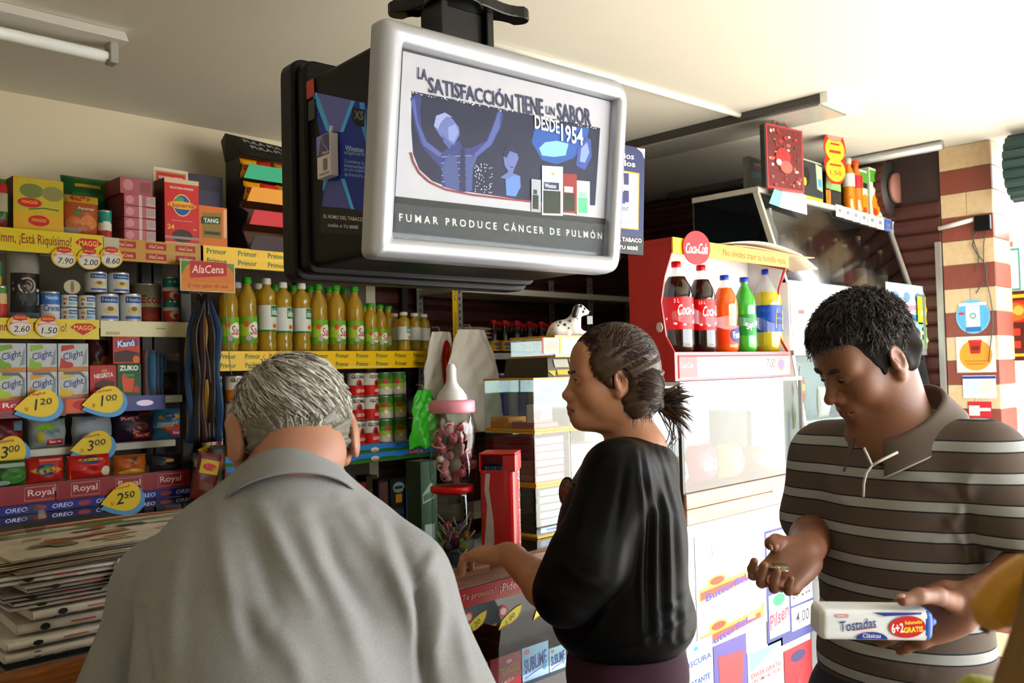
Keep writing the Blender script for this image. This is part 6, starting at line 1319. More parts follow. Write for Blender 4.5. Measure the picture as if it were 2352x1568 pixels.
# soda bottles
def soda(name, label, px, ptop, r, liquid, capc, levels, label_band, lab_items, waist=False, V=VR+.085, neckc=None, extra=None):
    U = onV(px, 720, V)[0]; zt = onV(px, ptop, V)[2]; h = zt-RZ1
    t = thing(name, label, 'bottle', (U, V, RZ1), -.5)
    w = .9 if waist else 1.0
    prof = [(.001, .0), (r*.8, .0), (r*.97, .012), (r, .03), (r*w, h*.3), (r*w, h*.36), (r, h*.48), (r, h*.62), (r*.88, h*.72), (r*.55, h*.83), (r*.3, h*.9), (.0135, h*.93), (.0135, h*.955)]
    lv = levels; zs = [p[1] for p in prof]; b = MB(); b.lathe(prof, 24, [0 if z < h*lv else 1 for z in zs[:-1]])
    b.build('body', [liquid_mat(liquid, name+'_soda', alpha=.88), neckc or liquid_mat('#dfe2e2', 'clear_pet', alpha=.35)], t)
    b = MB(); b.lathe([(.001, h*.935), (.0155, h*.935), (.016, h*.94), (.016, h*.995), (.013, h), (.001, h)], 16); b.build('cap', PL(capc), t)
    if label_band:
        z0, z1, c = label_band; z0 *= h; z1 *= h; R = r*1.012
        b = MB(); b.lathe([(R, z0), (R*(1 if not waist else .97), (z0+z1)/2), (R, z1)], 28); b.build('label', PL(c), t)
        pr = Print(cylconf(R), .0012); draw(pr, lab_items, r*2.5, z1-z0); pr.build('label_print', t, (0, 0, z0))
    return t
COKE = [('t', 'Coca-Cola', .68, .62, .72, .34, '#e8e0e0', .05, .2, .015), ('l', [(.0, .35), (.25, .18), (.5, .14), (.8, .22), (1.0, .3)], .007, '#d8cfd0')]
soda('cola_bottle', 'three litre cola bottle, leftmost in the red rack', 1556, 601, .052, '#1a0d0a', '#b8141c', .76, (.25, .6, '#b8101a'), COKE+[('t', '3 L', .3, .88, .14, .12, '#d8d0d0')])
soda('cola_bottle', 'second cola bottle from the left in the red rack', 1613, 609, .046, '#1a0d0a', '#b8141c', .76, (.25, .6, '#b8101a'), COKE+[('t', '2,5 L', .3, .88, .2, .12, '#d8d0d0')])
soda('orange_soda_bottle', 'orange soda bottle with a blue cap in the middle of the red rack', 1666, 632, .044, '#d9560c', '#2a4aa8', .82, (.1, .34, '#c94a10'), [('e', .7, .5, .26, .4, '#3a3478'), ('t', 'Fanta', .72, .52, .4, .36, '#e6dcd2', .1, 0, .02), ('t', '3,05 L', .35, .9, .3, .12, '#e0c0a0')], waist=True)
soda('lime_soda_bottle', 'green lemon-lime soda bottle with a blue cap in the red rack', 1711, 637, .04, '#2a9a2a', '#2a4aa8', .9, (.22, .5, '#15803a'), [('t', 'Sprite', .6, .5, .6, .4, '#dfe6dc', .3, 0, .02)], neckc=liquid_mat('#2f9a5a', 'green_pet', alpha=.6))
soda('yellow_soda_bottle', 'yellow soda bottle with a blue label, rightmost in the red rack', 1762, 619, .054, '#a8981a', '#2a4aa8', .72, (.24, .56, '#1a4a9a'), [('p', [(.5, .15), (.85, .1), (.9, .8), (.55, .85)], '#d9c43a'), ('t', 'INCA', .7, .62, .3, .16, '#2a3a5a'), ('t', 'KOLA', .7, .38, .3, .16, '#2a3a5a')]+[('t', 'INKA', .2, .2+.3*k, .3, .12, '#3a6ab0') for k in range(3)])
tp = thing('plastic_band', 'clear plastic film stretched across the soda bottles in the red rack', 'plastic film', (RU0+.03, VR+.03, RZ1+.115))
b = MB(); b.grid(lambda u, v: (u*(L-.08), .004*math.sin(u*21)-.004+.006*math.sin(u*pi*5)**2, (v-.5)*(.028+.02*math.sin(u*9)**2)+.006*math.sin(u*11)-.02*u), 60, 4); b.build('film', glass_mat('#f2f4f4', .12, 1.22, 'stretch_film'), tp)
# flattened carton on top
fc = thing('flattened_carton', 'flattened cardboard carton lying on top of the cola rack', 'cardboard', (RU0+.30, VR+.0, RZT))
b = MB(); b.grid(lambda u, v: (u*.66-.04*v, -.03+v*.24+.02*u, .004+.022*math.sin(pi*min(1, u*1.25))*(1-.3*v)-(.0 if u < .8 else (u-.8)*.22)), 20, 6); b.build('upper_sheet', mat('#b9a690', .7, var=.1), fc, solid=.004)
b = MB(); b.grid(lambda u, v: (.05+u*.58, -.015+v*.2, .002+.004*math.sin(u*6)), 12, 4); b.build('lower_sheet', mat('#a98c6c', .7, var=.1), fc, solid=.003)
# ================================================================== glass showcase below
SZ0, SZ1 = 1.155, 1.505; SU0, SU1 = 2.33, 3.12
sc = thing('glass_showcase', 'glass showcase with dark metal posts and pale wooden planks under the cola rack', 'showcase', (SU0, 1.60, 0)); L = SU1-SU0
b = MB(); b.box(.01, L-.012, 0, .005, SZ0, SZ1-.012); b.build('front_glass', glass_mat('#e6eeee', .01, 1.65, 'showcase_glass'), sc)
b = MB(); b.box(0, L, 0, .42, SZ1-.012, SZ1); b.build('top_plate', mat('#c4c6c6', .3, var=.05), sc)
for x in (0, L-.012):
    for y in (0, .408):
        b = MB(); b.box(x, x+.012, y, y+.012, 0, SZ1-.012); b.build('post', mat('#26221f', .4), sc)
b = MB(); b.box(L-.004, L, .012, .408, SZ0, SZ1-.012); b.build('side_glass', GLASS, sc); b = MB(); b.box(0, .004, .012, .408, SZ0, SZ1-.012); b.build('side_glass', GLASS, sc)
b = MB(); b.box(.012, L-.012, .40, .408, SZ0, SZ1-.012); b.build('back_panel', mat('#dcdcda', .5), sc)
b = MB(); b.box(.012, L-.012, .012, .40, SZ0-.03, SZ0); b.build('floor_board', mat('#4a1f22', .5), sc)
WP = wood_mat('#8f6f5a', '#a5856e', 3, .5, 'pale_plank')
for z0, z1 in ((1.112, 1.158), (1.062, 1.110)):
    b = MB(); b.box(-.0, L+.0, -.012, .0, z0, z1); b.build('plank', WP, sc, bevel=.002, seg=1)
b = MB(); b.box(0, L, -.008, 0, 1.045, 1.060); b.build('metal_rail', mat('#a9a6a8', .3, metal=.6), sc)
b = MB(); b.box(.012, L-.012, -.002, .41, .03, 1.045); b.build('base', mat('#c9c4c2', .5), sc)
b = MB(); b.box(.52, .60, -.0135, -.012, 1.085, 1.125); b.build('paper_tag', P('#d9d4d0'), sc)
# goods in the showcase
for k, (u, w, h, c, lab) in enumerate(((2.45, .12, .10, '#b9a088', 'beige pastry bag in the glass showcase'), (2.62, .14, .13, '#b04a6a', 'pink wrapped bread bag in the glass showcase'), (2.80, .12, .12, '#c9a878', 'tan bread bag in the glass showcase'), (2.96, .10, .10, '#8a5a48', 'brown cake bag in the glass showcase'))):
    pouch('bread_bag', lab, 'bread bag', u-w/2, u+w/2, 1.68, SZ0, SZ0+h, c, [('r', .2, .8, .35, .6, '#d8c8c0'), ('e', .5, .5, .15, .1, '#a83a4a')], .05)
# posters on the front
def sheet_V(name, label, cat, px, V, col, items, group=None):
    U0, U1, z0, z1 = Q(*px, V); w, h = U1-U0, z1-z0
    t = thing(name, label, cat, ((U0+U1)/2, V, z0), 0, group)
    b = MB(); b.box(-w/2, w/2, -.0012, 0, 0, h); b.build('sheet', P(col), t)
    pr = Print(lambda x, z, l: (x, -.0012-l, z)); draw(pr, items, w, h); pr.build('printed_front', t)
    return t
VPo = 1.596
def bar(z, s=.12): return [('p', [(.03, z-.05), (.95, z+.02), (.97, z+.17), (.9, z+.11), (.03, z+.06)], '#d98a4a'), ('p', [(.05, z-.035), (.9, z+.02), (.9, z+.07), (.05, z+.035)], '#c9523a'), ('e', .28, z+.1, .13, .05, '#d9a03a'), ('e', .28, z+.1, .1, .035, '#b8482a'), ('t', 'Butterfield', .45, z+.012, .66, .07, '#3f4a9a', .1, .1, .03), ('r', .7, .82, z+.04, z+.09, '#d9b07a')]
sheet_V('chocolate_poster', 'white poster with two orange butter biscuit bars on the showcase base', 'poster', (1598, 1212, 1758, 1462), VPo, '#dcd8d6', bar(.46)+bar(.05)+[('p', [(.22, .78), (.5, .86), (.4, .88), (.22, .9)], '#8a9a8c')])
sheet_V('beer_price_poster', 'blue beer price poster with white price cells beside the biscuit poster', 'poster', (1758, 1205, 1866, 1475), VPo, '#4a4a7a', [('r', .04, .46, .76, .98, '#cfcccc'), ('r', .5, .98, .78, .98, '#d6d4d2'), ('t', '3x13.50', .74, .89, .4, .12, '#2a2a2a', .02), ('r', .5, .98, .58, .76, '#d6d4d2'), ('t', '4.50', .74, .67, .3, .1, '#2a2a2a'), ('r', .04, .46, .52, .74, '#a8c4b8'), ('t', 'Cristal', .25, .62, .34, .08, '#a03a44', .2), ('r', .04, .46, .1, .46, '#8fb4c0'), ('t', 'Pilsen', .25, .26, .4, .12, '#b03a48', .2, .2, .02), ('e', .25, .4, .12, .05, '#3f8a6a'), ('r', .5, .98, .3, .5, '#dad8d4'), ('t', '3x12.00', .74, .41, .4, .12, '#2a2a2a', .02), ('r', .5, .98, .08, .28, '#dad8d4'), ('t', '4.00', .74, .18, .3, .1, '#2a2a2a', 0)])
sheet_V('sms_poster', 'white and grey promotion poster with red lettering low on the showcase', 'poster', (1718, 1480, 1800, 1640), VPo, '#c9c6c6', [('r', .06, .94, .72, .97, '#7f9aa0'), ('p', [(.06, .7), (.94, .95), (.94, .7)], '#d6d4d4'), ('t', 'ENVIA GRATIS', .5, .64, .84, .07, '#b8585c', 0, 0, .02), ('t', 'UN SMS AL 3030', .5, .55, .8, .06, '#b8585c'), ('r', .1, .9, .4, .42, '#a9a4a4'), ('r', .1, .9, .32, .34, '#a9a4a4')])
sheet_V('purple_poster', 'purple panel with a plain red patch low on the showcase', 'poster', (1640, 1468, 1716, 1640), VPo, '#5f5688', [('p', [(.2, .0), (.75, .0), (.92, .78), (.12, .84)], '#a8484c')])
sheet_V('drink_poster', 'dark red drink panel at the lower right of the showcase', 'poster', (1802, 1480, 1866, 1640), VPo, '#8a1c2a', [('p', [(.1, .1), (.5, .55), (.9, .1)], '#b03a44'), ('e', .5, .85, .25, .08, '#3a2a5a')])
sheet_V('blue_poster', 'pale blue poster with purple lettering beside the purple trousers', 'poster', (1560, 1472, 1638, 1640), VPo-.003, '#9fc4d4', [('t', 'OSCURA', .55, .72, .8, .08, '#5a4a8a', .05, 0, .02), ('t', 'CORTANTE', .5, .44, .8, .08, '#4a4a8a', .05, 0, .02), ('e', .5, .9, .06, .03, '#4a8ab0')])
# hanging snack strip
U0, U1, z0, z1 = Q(1840, 868, 1880, 1100, 1.62)
hs = thing('snack_strip', 'hanging strip of green and red snack bags between showcase and white cooler', 'snack strip', ((U0+U1)/2, 1.64, z0))
for k in range(4):
    h = (z1-z0)/4; q = pouch('x', '', '', -.045, .045, 0, 0, h*1.05, ['#4a6a1c', '#8a2a1c', '#5a7a1c', '#a8701c'][k], [('e', .5, .6, .3, .15, '#c9a83a'), ('r', .2, .8, .2, .35, '#b03a2a')], .015)
    ms = [ch for ch in q.children if ch.name.startswith('body')][0]; ms.name = 'snack_bag'
    for ch in list(q.children):
        if ch is not ms: ch.parent = ms
    ms.parent = hs; ms.location = (.01*math.sin(k*2), .02, k*h); bpy.data.objects.remove(q)
b = MB(); b.tube([(0, .02, z1-z0), (-.02, .0, z1-z0+.05), (-.05, -.0, z1-z0+.055)], .002, 6); b.build('hook', PERF, hs)
# ================================================================== white display cooler and liquor case
CU0, CU1, CV = 3.16, 4.47, 1.66
cl = thing('display_cooler', 'long white display cooler with advert strips under the liquor case', 'cooler', (CU0, CV, 0)); L = CU1-CU0; WC = mat('#e2e4e4', .35, var=.03, name='white_cooler')
b = MB(); b.box(0, L, 0, .55, 1.60, 1.865); b.build('upper_body', WC, cl, bevel=.006)
b = MB(); b.box(0, L, .18, .55, .75, 1.60); b.build('back_body', mat('#8f9498', .4), cl)
b = MB(); b.box(0, L, -.14, .55, .0, .75); b.build('lower_body', WC, cl, bevel=.01)
b = MB(); b.add([(.0, .0, 1.60), (L, .0, 1.60), (L, -.13, .75), (0, -.13, .75), (.0, .005, 1.60), (L, .005, 1.60), (L, -.125, .75), (0, -.125, .75)], [(0, 3, 2, 1), (4, 5, 6, 7), (0, 1, 5, 4), (1, 2, 6, 5), (2, 3, 7, 6), (3, 0, 4, 7)]); b.build('slanted_glass', glass_mat('#e6eeee', .02, 1.7, 'cooler_glass'), cl)
for x in (0, L-.02):
    b = MB(); b.prism([(.0, 1.60), (-.13, .75), (.2, .75), (.2, 1.60)][::-1], x, x+.02, ax='x'); b.build('side_cheek', mat('#4a4a4c', .4, metal=.4) if x else WC, cl)
b = MB(); b.box(-.0, L, -.01, .0, 1.585, 1.605); b.build('steel_ledge', mat('#a0a0a0', .3, metal=.7), cl)
for z in (1.05, 1.32):
    b = MB(); b.box(.02, L-.02, .02, .18, z, z+.008); b.build('wire_shelf', mat('#b4b8ba', .3, metal=.6), cl)
b = MB(); b.box(L-.03, L+.005, -.014, -.004, 1.58, 1.87); b.build('steel_corner', mat('#a8a8a6', .3, metal=.6), cl)
def ad(px, col, items, nm, lab): 
    return sheet_V(nm, lab, 'sticker', px, CV-.001, col, items)
ad((2035, 655, 2160, 712), '#b9ccd2', [('e', .15+.2*k, .5, .06, .2, '#6a8ab4') for k in range(5)]+[('r', 0, 1, 0, .2, '#c98a9a'), ('e', .92, .6, .07, .2, '#a83a4a')], 'top_advert_strip', 'pale advert strip with small blue figures at the top of the white cooler')
ad((2050, 722, 2140, 776), '#3f8fb8', [('t', 'Helados', .45, .66, .7, .3, '#cfe6ee', .03, 0, .02), ('r', .05, .8, .15, .4, '#b9d8e0')], 'blue_advert', 'bright blue ice cream advert on the white cooler')
ad((1816, 690, 1862, 748), '#d9dcda', [('e', .5, .5, .34, .42, '#c98a8a'), ('e', .5, .5, .28, .36, '#dfe0de'), ('t', '15', .5, .55, .3, .3, '#a85a5a')], 'round_offer_sticker', 'white sticker with a red ringed number on the white cooler')
ad((1820, 748, 1862, 775), '#9fb8b0', [('r', .1, .9, .3, .6, '#b9ccc4')], 'teal_sticker', 'small pale teal sticker on the white cooler')
for k, (px, c) in enumerate((((2108, 682, 2140, 745), '#c9d23a'), ((2098, 740, 2125, 780), '#8fc4b0'), ((2118, 752, 2140, 800), '#8fc97a'))):
    sheet_V('paper_flag', ['yellow', 'pale teal', 'light green'][k]+' paper flag taped to the front of the white cooler', 'flag', px, CV-.012, c, [('r', .2, .8, .3, .5, '#dfe6a8')])
for k in range(7):
    u = 3.35+k*.15; pouch('dairy_pack', 'dairy pack in the slanted glass part of the white cooler, %s from the left' % (nth[k]), 'dairy pack', u, u+.09, CV+.05, 1.058+.27*(k % 2), 1.058+.27*(k % 2)+.13, ['#b9343c', '#c9c4bc', '#b8343a', '#a9b4bc', '#c9a03a', '#cfd0d0', '#b03a40'][k], [('r', .2, .8, .3, .6, '#d8d4d0')], .02)
# liquor case
KZ0, KZ1 = 1.866, 2.235; KU0, KU1 = 3.19, 4.47
kc = thing('liquor_case', 'slanted glass liquor case with a pale metal frame full of dark bottles', 'display case', (KU0, 0, 0)); L = KU1-KU0; VT0, VB0, VK = 1.80, 1.69, 2.10
AL = mat('#b4b1a8', .35, metal=.4, var=.06, name='pale_aluminium')
b = MB(); b.box(-.005, L+.005, VT0-.01, VK, KZ1, KZ1+.022); b.build('top_slab', AL, kc, bevel=.002)
b = MB(); b.box(0, L, VB0, VK, KZ0, KZ0+.012); b.build('bottom_slab', AL, kc)
b = MB(); b.box(0, L, VK-.008, VK, KZ0+.012, KZ1); b.build('back_panel', mat('#2c2a29', .5), kc)
def slantbar(x0, x1, nm, m, y0=0.0, y1=.018):
    b = MB(); b.hexa([(x0, VB0+y0, KZ0), (x1, VB0+y0, KZ0), (x1, VB0+y1, KZ0), (x0, VB0+y1, KZ0), (x0, VT0+y0, KZ1), (x1, VT0+y0, KZ1), (x1, VT0+y1, KZ1), (x0, VT0+y1, KZ1)]); return b.build(nm, m, kc)
slantbar(0, .018, 'front_post', AL, -.004); slantbar(L-.018, L, 'front_post', AL, -.004)
slantbar(.018, L-.018, 'front_glass', glass_mat('#c9cdd0', .10, 2.4, 'smoked_glass'), .004, .008)
for x in (.0, L-.005):
    b = MB(); b.prism([(VB0+.02, KZ0+.012), (VK-.008, KZ0+.012), (VK-.008, KZ1), (VT0+.02, KZ1)], x, x+.005, ax='x'); b.build('side_glass', glass_mat('#8a8e90', .05, 1.4, 'side_smoked_glass'), kc)
b = MB(); b.box(.02, L-.02, 1.90, 2.08, 2.055, 2.06); b.build('inner_shelf', GLASS, kc)
def liquor(label, U, V, z, h, r, c, top, lab):
    t = thing('liquor_bottle', label, 'bottle', (U, V, z), random.uniform(-.3, .3), 'bottles in the liquor case')
    b = MB(); b.lathe([(.001, 0), (r, 0), (r, h*.55), (r*.8, h*.64), (r*.36, h*.74), (r*.33, h*.93), (r*.36, h*.94), (r*.36, h), (.001, h)], 16, [0, 0, 0, 0, 0, 1, 1, 1]); b.build('body', [mat(c, .12, var=.1), mat(top, .4)], t)
    b = MB(); b.lathe([(r*1.02, h*.14), (r*1.02, h*.42)], 18); b.build('label', P(lab), t)
cs = ['#1c2416', '#141414', '#2a1a0c', '#10181a', '#201410', '#16201a']; tops = ['#b99a3a', '#8a2a22', '#c9b46a', '#3a3432', '#c9a24a', '#a8a49a']
for k in range(9):
    liquor('liquor bottle at the front of the liquor case, %s from the left' % (nth+['ninth'])[k], 3.38+k*.118, 1.80+.008*math.sin(k*3), KZ0+.0125, .20+.03*((k*5) % 3)/2+(.06 if k == 6 else 0), .032, cs[k % 6], '#c9b46a' if k == 6 else tops[k % 6], ['#a9a48a', '#8f2a26', '#b9b4a4', '#3a3a34'][k % 4])
for k in range(8):
    liquor('liquor bottle in the rear row of the liquor case, %s from the left' % nth[k], 3.34+k*.13, 1.98, KZ0+.0125, .17, .03, cs[(k+2) % 6], tops[(k+3) % 6], ['#b9b4a4', '#8a7a4a', '#a03a34'][k % 3])
t = thing('cleaner_bottle', 'white bottle with a red foot at the left end inside the liquor case', 'bottle', (3.27, 1.80, KZ0+.0125)); b = MB(); b.lathe([(.001, 0), (.035, 0), (.036, .06), (.036, .2), (.02, .25), (.015, .3), (.001, .3)], 18, [1, 1, 0, 0, 0, 0]); b.build('body', [P('#c9cac8'), P('#b8482c')], t)
# things on the liquor case
ZK = KZ1+.0225
def K(px, V): U0, U1, _, z1 = Q(*px, V); return U0, U1, z1
U0, U1, z1 = K((1722, 366, 1775, 440), 1.86); carton('picture_box', 'dark landscape picture box marked world on top of the liquor case', 'box', U0, U1, 1.86, .03, ZK, z1, '#6a6a62', [('r', .06, .98, .06, .94, '#2c332c'), ('r', .06, .98, .3, .6, '#5a7488'), ('e', .5, .3, .4, .16, '#3a5a2c'), ('r', .06, .98, .66, .72, '#7a4a40'), ('t', 'WORLD', .55, .82, .8, .12, '#a9a49c', .08, 0, .03)])
U0, U1, z1 = K((1834, 368, 1889, 455), 1.815); carton('green_toy_box', 'black and lime toy box with a round hole on the liquor case', 'box', U0, U1, 1.815, .10, ZK, z1, '#a8ac9c', [('r', .02, .98, .06, .96, '#34383c'), ('e', .3, .58, .17, .24, '#16140c'), ('e', .26, .45, .06, .1, '#b9a83a'), ('r', .02, .98, .02, .12, '#a8b83a'), ('p', [(.72, .95), (.98, .9), (.98, .3), (.76, .34)], '#a9c4a0'), ('r', .8, .96, .4, .6, '#5a94b0')], side='#8a8f84')
U0, U1, z1 = K((1897, 402, 1932, 480), 1.83); carton('tea_bottle_pack', 'dark and amber bottle pack with a green label beside the toy box', 'drink pack', U0, U1, 1.83, .06, ZK, z1, '#2a2820', [('r', .0, .3, .02, .5, '#c9862c'), ('r', .02, .98, .55, .95, '#8fae7a'), ('r', .35, .95, .05, .5, '#3a3a34')])
def small_bottle(label, px, V, r, c, capc, lab, txt=''):
    x0, y0, x1, y1 = px; U = onV((x0+x1)/2, (y0+y1)/2, V)[0]; h = onV((x0+x1)/2, y0, V)[2]-ZK
    t = thing('juice_bottle', label, 'bottle', (U, V, ZK)); b = MB(); b.lathe([(.001, 0), (r*.9, 0), (r, .01), (r, h*.6), (r*.9, h*.7), (r*.5, h*.84), (.012, h*.88), (.012, h*.9)], 18); b.build('body', liquid_mat(c, 'juice', alpha=.85), t)
    b = MB(); b.lathe([(.001, h*.885), (.016, h*.885), (.016, h*.985), (.012, h), (.001, h)], 14); b.build('cap', PL(capc), t)
    b = MB(); b.lathe([(r*1.02, h*.46), (r*1.02, h*.7)], 20); b.build('label', P(lab), t)
small_bottle('orange juice bottle with a white label and white cap on the liquor case', (1937, 364, 1961, 482), 1.83, .028, '#c9780c', '#b9b4ac', '#cfccc6')
small_bottle('orange soda bottle with a red label and orange cap on the liquor case', (1950, 370, 1982, 488), 1.825, .03, '#c96f0c', '#d9560c', '#b02a3a')
small_bottle('water bottle with a sky blue cap at the right end of the liquor case', (2006, 380, 2036, 505), 1.83, .03, '#9fb0b4', '#2f8fc4', '#4a86b8')
for k, (px, lab) in enumerate((((1976, 392, 1998, 495), 'left white and green juice carton between bottles on the liquor case'), ((1998, 388, 2024, 502), 'right white and orange juice carton between bottles on the liquor case'))):
    U0, U1, z1 = K(px, 1.82-.012*k); carton('juice_carton', lab, 'carton', U0, U1, 1.82-.012*k, .05, ZK, z1, '#c4c8bc', [('r', .05, .95, .7, .95, '#5a9a3a'), ('r', .3, .95, .6, .72, '#2a2a2a'), ('e', .5, .25, .35, .22, '#d98a2c'), ('e', .4, .1, .2, .08, '#c94a1c')], side='#a8b49c')
for k in range(8):
    x0 = 1921+k*18.6; y0 = 471+k*5.6
    U0, U1, z0, z1 = Q(x0, y0, x0+17, y0+27, VT0-.014)
    t = thing('shelf_price_card', 'small white price card on the liquor case edge, %s from the left' % nth[k], 'price card', ((U0+U1)/2, VT0-.0115, z0), 0, 'price cards on the liquor case'); w, h = U1-U0, z1-z0
    b = MB(); b.box(-w/2, w/2, -.0012, 0, 0, h); b.build('card', P('#d6d4d4' if k != 6 else '#5a74b0'), t)
    pr = Print(lambda x, z, l: (x, -.0012-l, z)); draw(pr, [('r', .3, .7, .4, .7, '#8a8a8e'), ('r', .2, .8, .15, .22, '#a9a8aa')], w, h); pr.build('printed_front', t)
# gift bag hanging from the ceiling light
U0, U1, z0, z1 = Q(1770, 292, 1836, 436, 1.74); w, h = U1-U0, z1-z0
gb = thing('gift_bag', 'red patterned paper gift bag hanging on a red cord from the panel light', 'gift bag', ((U0+U1)/2, 1.74, z0), -.15)
b = MB(); b.box(-w/2, w/2, 0, .02, 0, h); b.build('body', mat('#8a1c22', .5, var=.1), gb)
b = MB(); b.box(-w/2-.006, -w/2-.0, .002, .024, .005, h-.005); b.build('gusset', mat('#17201a', .5), gb)
pr = Print(); r_ = random.Random(5)
draw(pr, [('r', .04, .96, .03, .97, '#6a2a2a')]+[('e', r_.uniform(.1, .9), r_.uniform(.06, .94), r_.uniform(.02, .06), r_.uniform(.012, .03), r_.choice(['#b03a3a', '#c9b4a8', '#8a3030', '#5a4a3a', '#c96a5a'])) for q in range(70)]+[('e', .42, .5, .2, .16, '#a0343a'), ('e', .5, .36, .16, .1, '#b86a64'), ('e', .3, .42, .07, .05, '#d0c4c0')], w, h); pr.build('printed_front', gb)
zc_ = 2.528-z0
b = MB(); b.tube([(-w*.25, .02, h-.01), (-w*.05, .025, h+.06), (0, .03, zc_)], .0035, 6); b.tube([(w*.3, .02, h-.01), (w*.08, .025, h+.05), (0, .03, zc_)], .0035, 6); b.build('red_cord', mat('#b81c1c', .5), gb)
U0, U1, z0, z1 = Q(1764, 412, 1848, 476, 1.77); w, h = U1-U0, z1-z0
tg = thing('teal_paper', 'pale teal and white folded paper at the left end of the liquor case edge', 'paper', ((U0+U1)/2, 1.785, z0), 0)
b = MB(); b.grid(lambda u, v: ((u-.5)*w*(1-.15*v)+.02*v, -.012-.02*v*(1-u)-.008*abs(u-.35)*2, h*(v*(.85+.15*math.sin(u*5))-.12*u)), 10, 8, [0 if (i % 10) < 3 else 1 for i in range(80)], sm=False); b.build('sheet', [P('#7ab0aa'), P('#dcdedc')], tg, solid=.0015)
U0, U1, z0, z1 = Q(1897, 297, 1934, 422, 1.79); w, h = U1-U0, z1-z0
pt = thing('offer_tag', 'yellow and red figure-eight offer tag standing before the juice bottles', 'price tag', ((U0+U1)/2, 1.787, z0), -.2)
o8 = [(w*(.5-.13*math.exp(-((q/15-.5)/.06)**2))*math.sin(pi*min(1, max(0, .02+q/15*.96)))**.35, h*q/15) for q in range(16)]
out8 = o8+[(-x, z) for x, z in o8[::-1]]
b = MB(); b.prism(out8, -.002, 0); b.build('card', P('#c9341c'), pt)
pr = Print(lambda x, z, l: (x, -.002-l, z)); draw(pr, [('e', .5, .25, .42, .21, '#d9b03a'), ('e', .5, .62, .42, .22, '#d9b03a'), ('e', .5, .86, .32, .1, '#d98a80'), ('t', 'SOLO', .5, .72, .4, .06, '#b03a1c'), ('t', '5.50', .5, .58, .5, .09, '#b03a1c'), ('t', 'OFERTA', .5, .34, .5, .06, '#b03a1c'), ('t', '1.50', .5, .2, .5, .08, '#b03a1c')], w, h); pr.build('printed_front', pt)
b = MB(); b.tube([(0, .002, h*.3), (0, .02, h*.1), (0, .05, ZK-z0+.003)], .002, 6); b.build('stem', PERF, pt)
# ================================================================== people
def skin_mat(h, h2, name):
    m = bpy.data.materials.new(name); m.use_nodes = True; nt = m.node_tree; b = nt.nodes['Principled BSDF']
    tc = nt.nodes.new('ShaderNodeTexCoord'); n = nt.nodes.new('ShaderNodeTexNoise'); n.inputs['Scale'].default_value = 14; n.inputs['Detail'].default_value = 5
    mx = nt.nodes.new('ShaderNodeMix'); mx.data_type = 'RGBA'; mx.inputs[6].default_value = (*rgb(h), 1); mx.inputs[7].default_value = (*rgb(h2), 1)
    n2 = nt.nodes.new('ShaderNodeTexNoise'); n2.inputs['Scale'].default_value = 320; n2.inputs['Detail'].default_value = 3
    bp = nt.nodes.new('ShaderNodeBump'); bp.inputs['Strength'].default_value = .12; bp.inputs['Distance'].default_value = .002
    L = nt.links.new; L(tc.outputs['Object'], n.inputs['Vector']); L(tc.outputs['Object'], n2.inputs['Vector']); L(n.outputs['Fac'], mx.inputs[0]); L(mx.outputs[2], b.inputs['Base Color']); L(n2.outputs['Fac'], bp.inputs['Height']); L(bp.outputs[0], b.inputs['Normal'])
    b.inputs['Roughness'].default_value = .5; b.inputs['Subsurface Weight'].default_value = .18; b.inputs['Subsurface Radius'].default_value = (.010, .004, .002); b.inputs['Subsurface Scale'].default_value = 1.0
    return m
def cloth_mat(h, name, weave=900, rough=.9, var=.12, h2=None, spec=.2):
    m = bpy.data.materials.new(name); m.use_nodes = True; nt = m.node_tree; b = nt.nodes['Principled BSDF']; c = rgb(h)
    tc = nt.nodes.new('ShaderNodeTexCoord'); mp = nt.nodes.new('ShaderNodeMapping'); mp.inputs['Scale'].default_value = (1, 1, 3)
    n = nt.nodes.new('ShaderNodeTexNoise'); n.inputs['Scale'].default_value = weave*.5; n.inputs['Detail'].default_value = 2
    mx = nt.nodes.new('ShaderNodeMix'); mx.data_type = 'RGBA'; mx.inputs[6].default_value = (*[x*(1-var) for x in c], 1); mx.inputs[7].default_value = (*(rgb(h2) if h2 else [min(1, x*(1+var)) for x in c]), 1)
    bp = nt.nodes.new('ShaderNodeBump'); bp.inputs['Strength'].default_value = .25; bp.inputs['Distance'].default_value = .001
    L = nt.links.new; L(tc.outputs['Object'], mp.inputs[0]); L(mp.outputs[0], n.inputs['Vector']); L(n.outputs['Fac'], mx.inputs[0]); L(mx.outputs[2], b.inputs['Base Color']); L(n.outputs['Fac'], bp.inputs['Height']); L(bp.outputs[0], b.inputs['Normal'])
    b.inputs['Roughness'].default_value = rough; b.inputs['Specular IOR Level'].default_value = spec
    return m
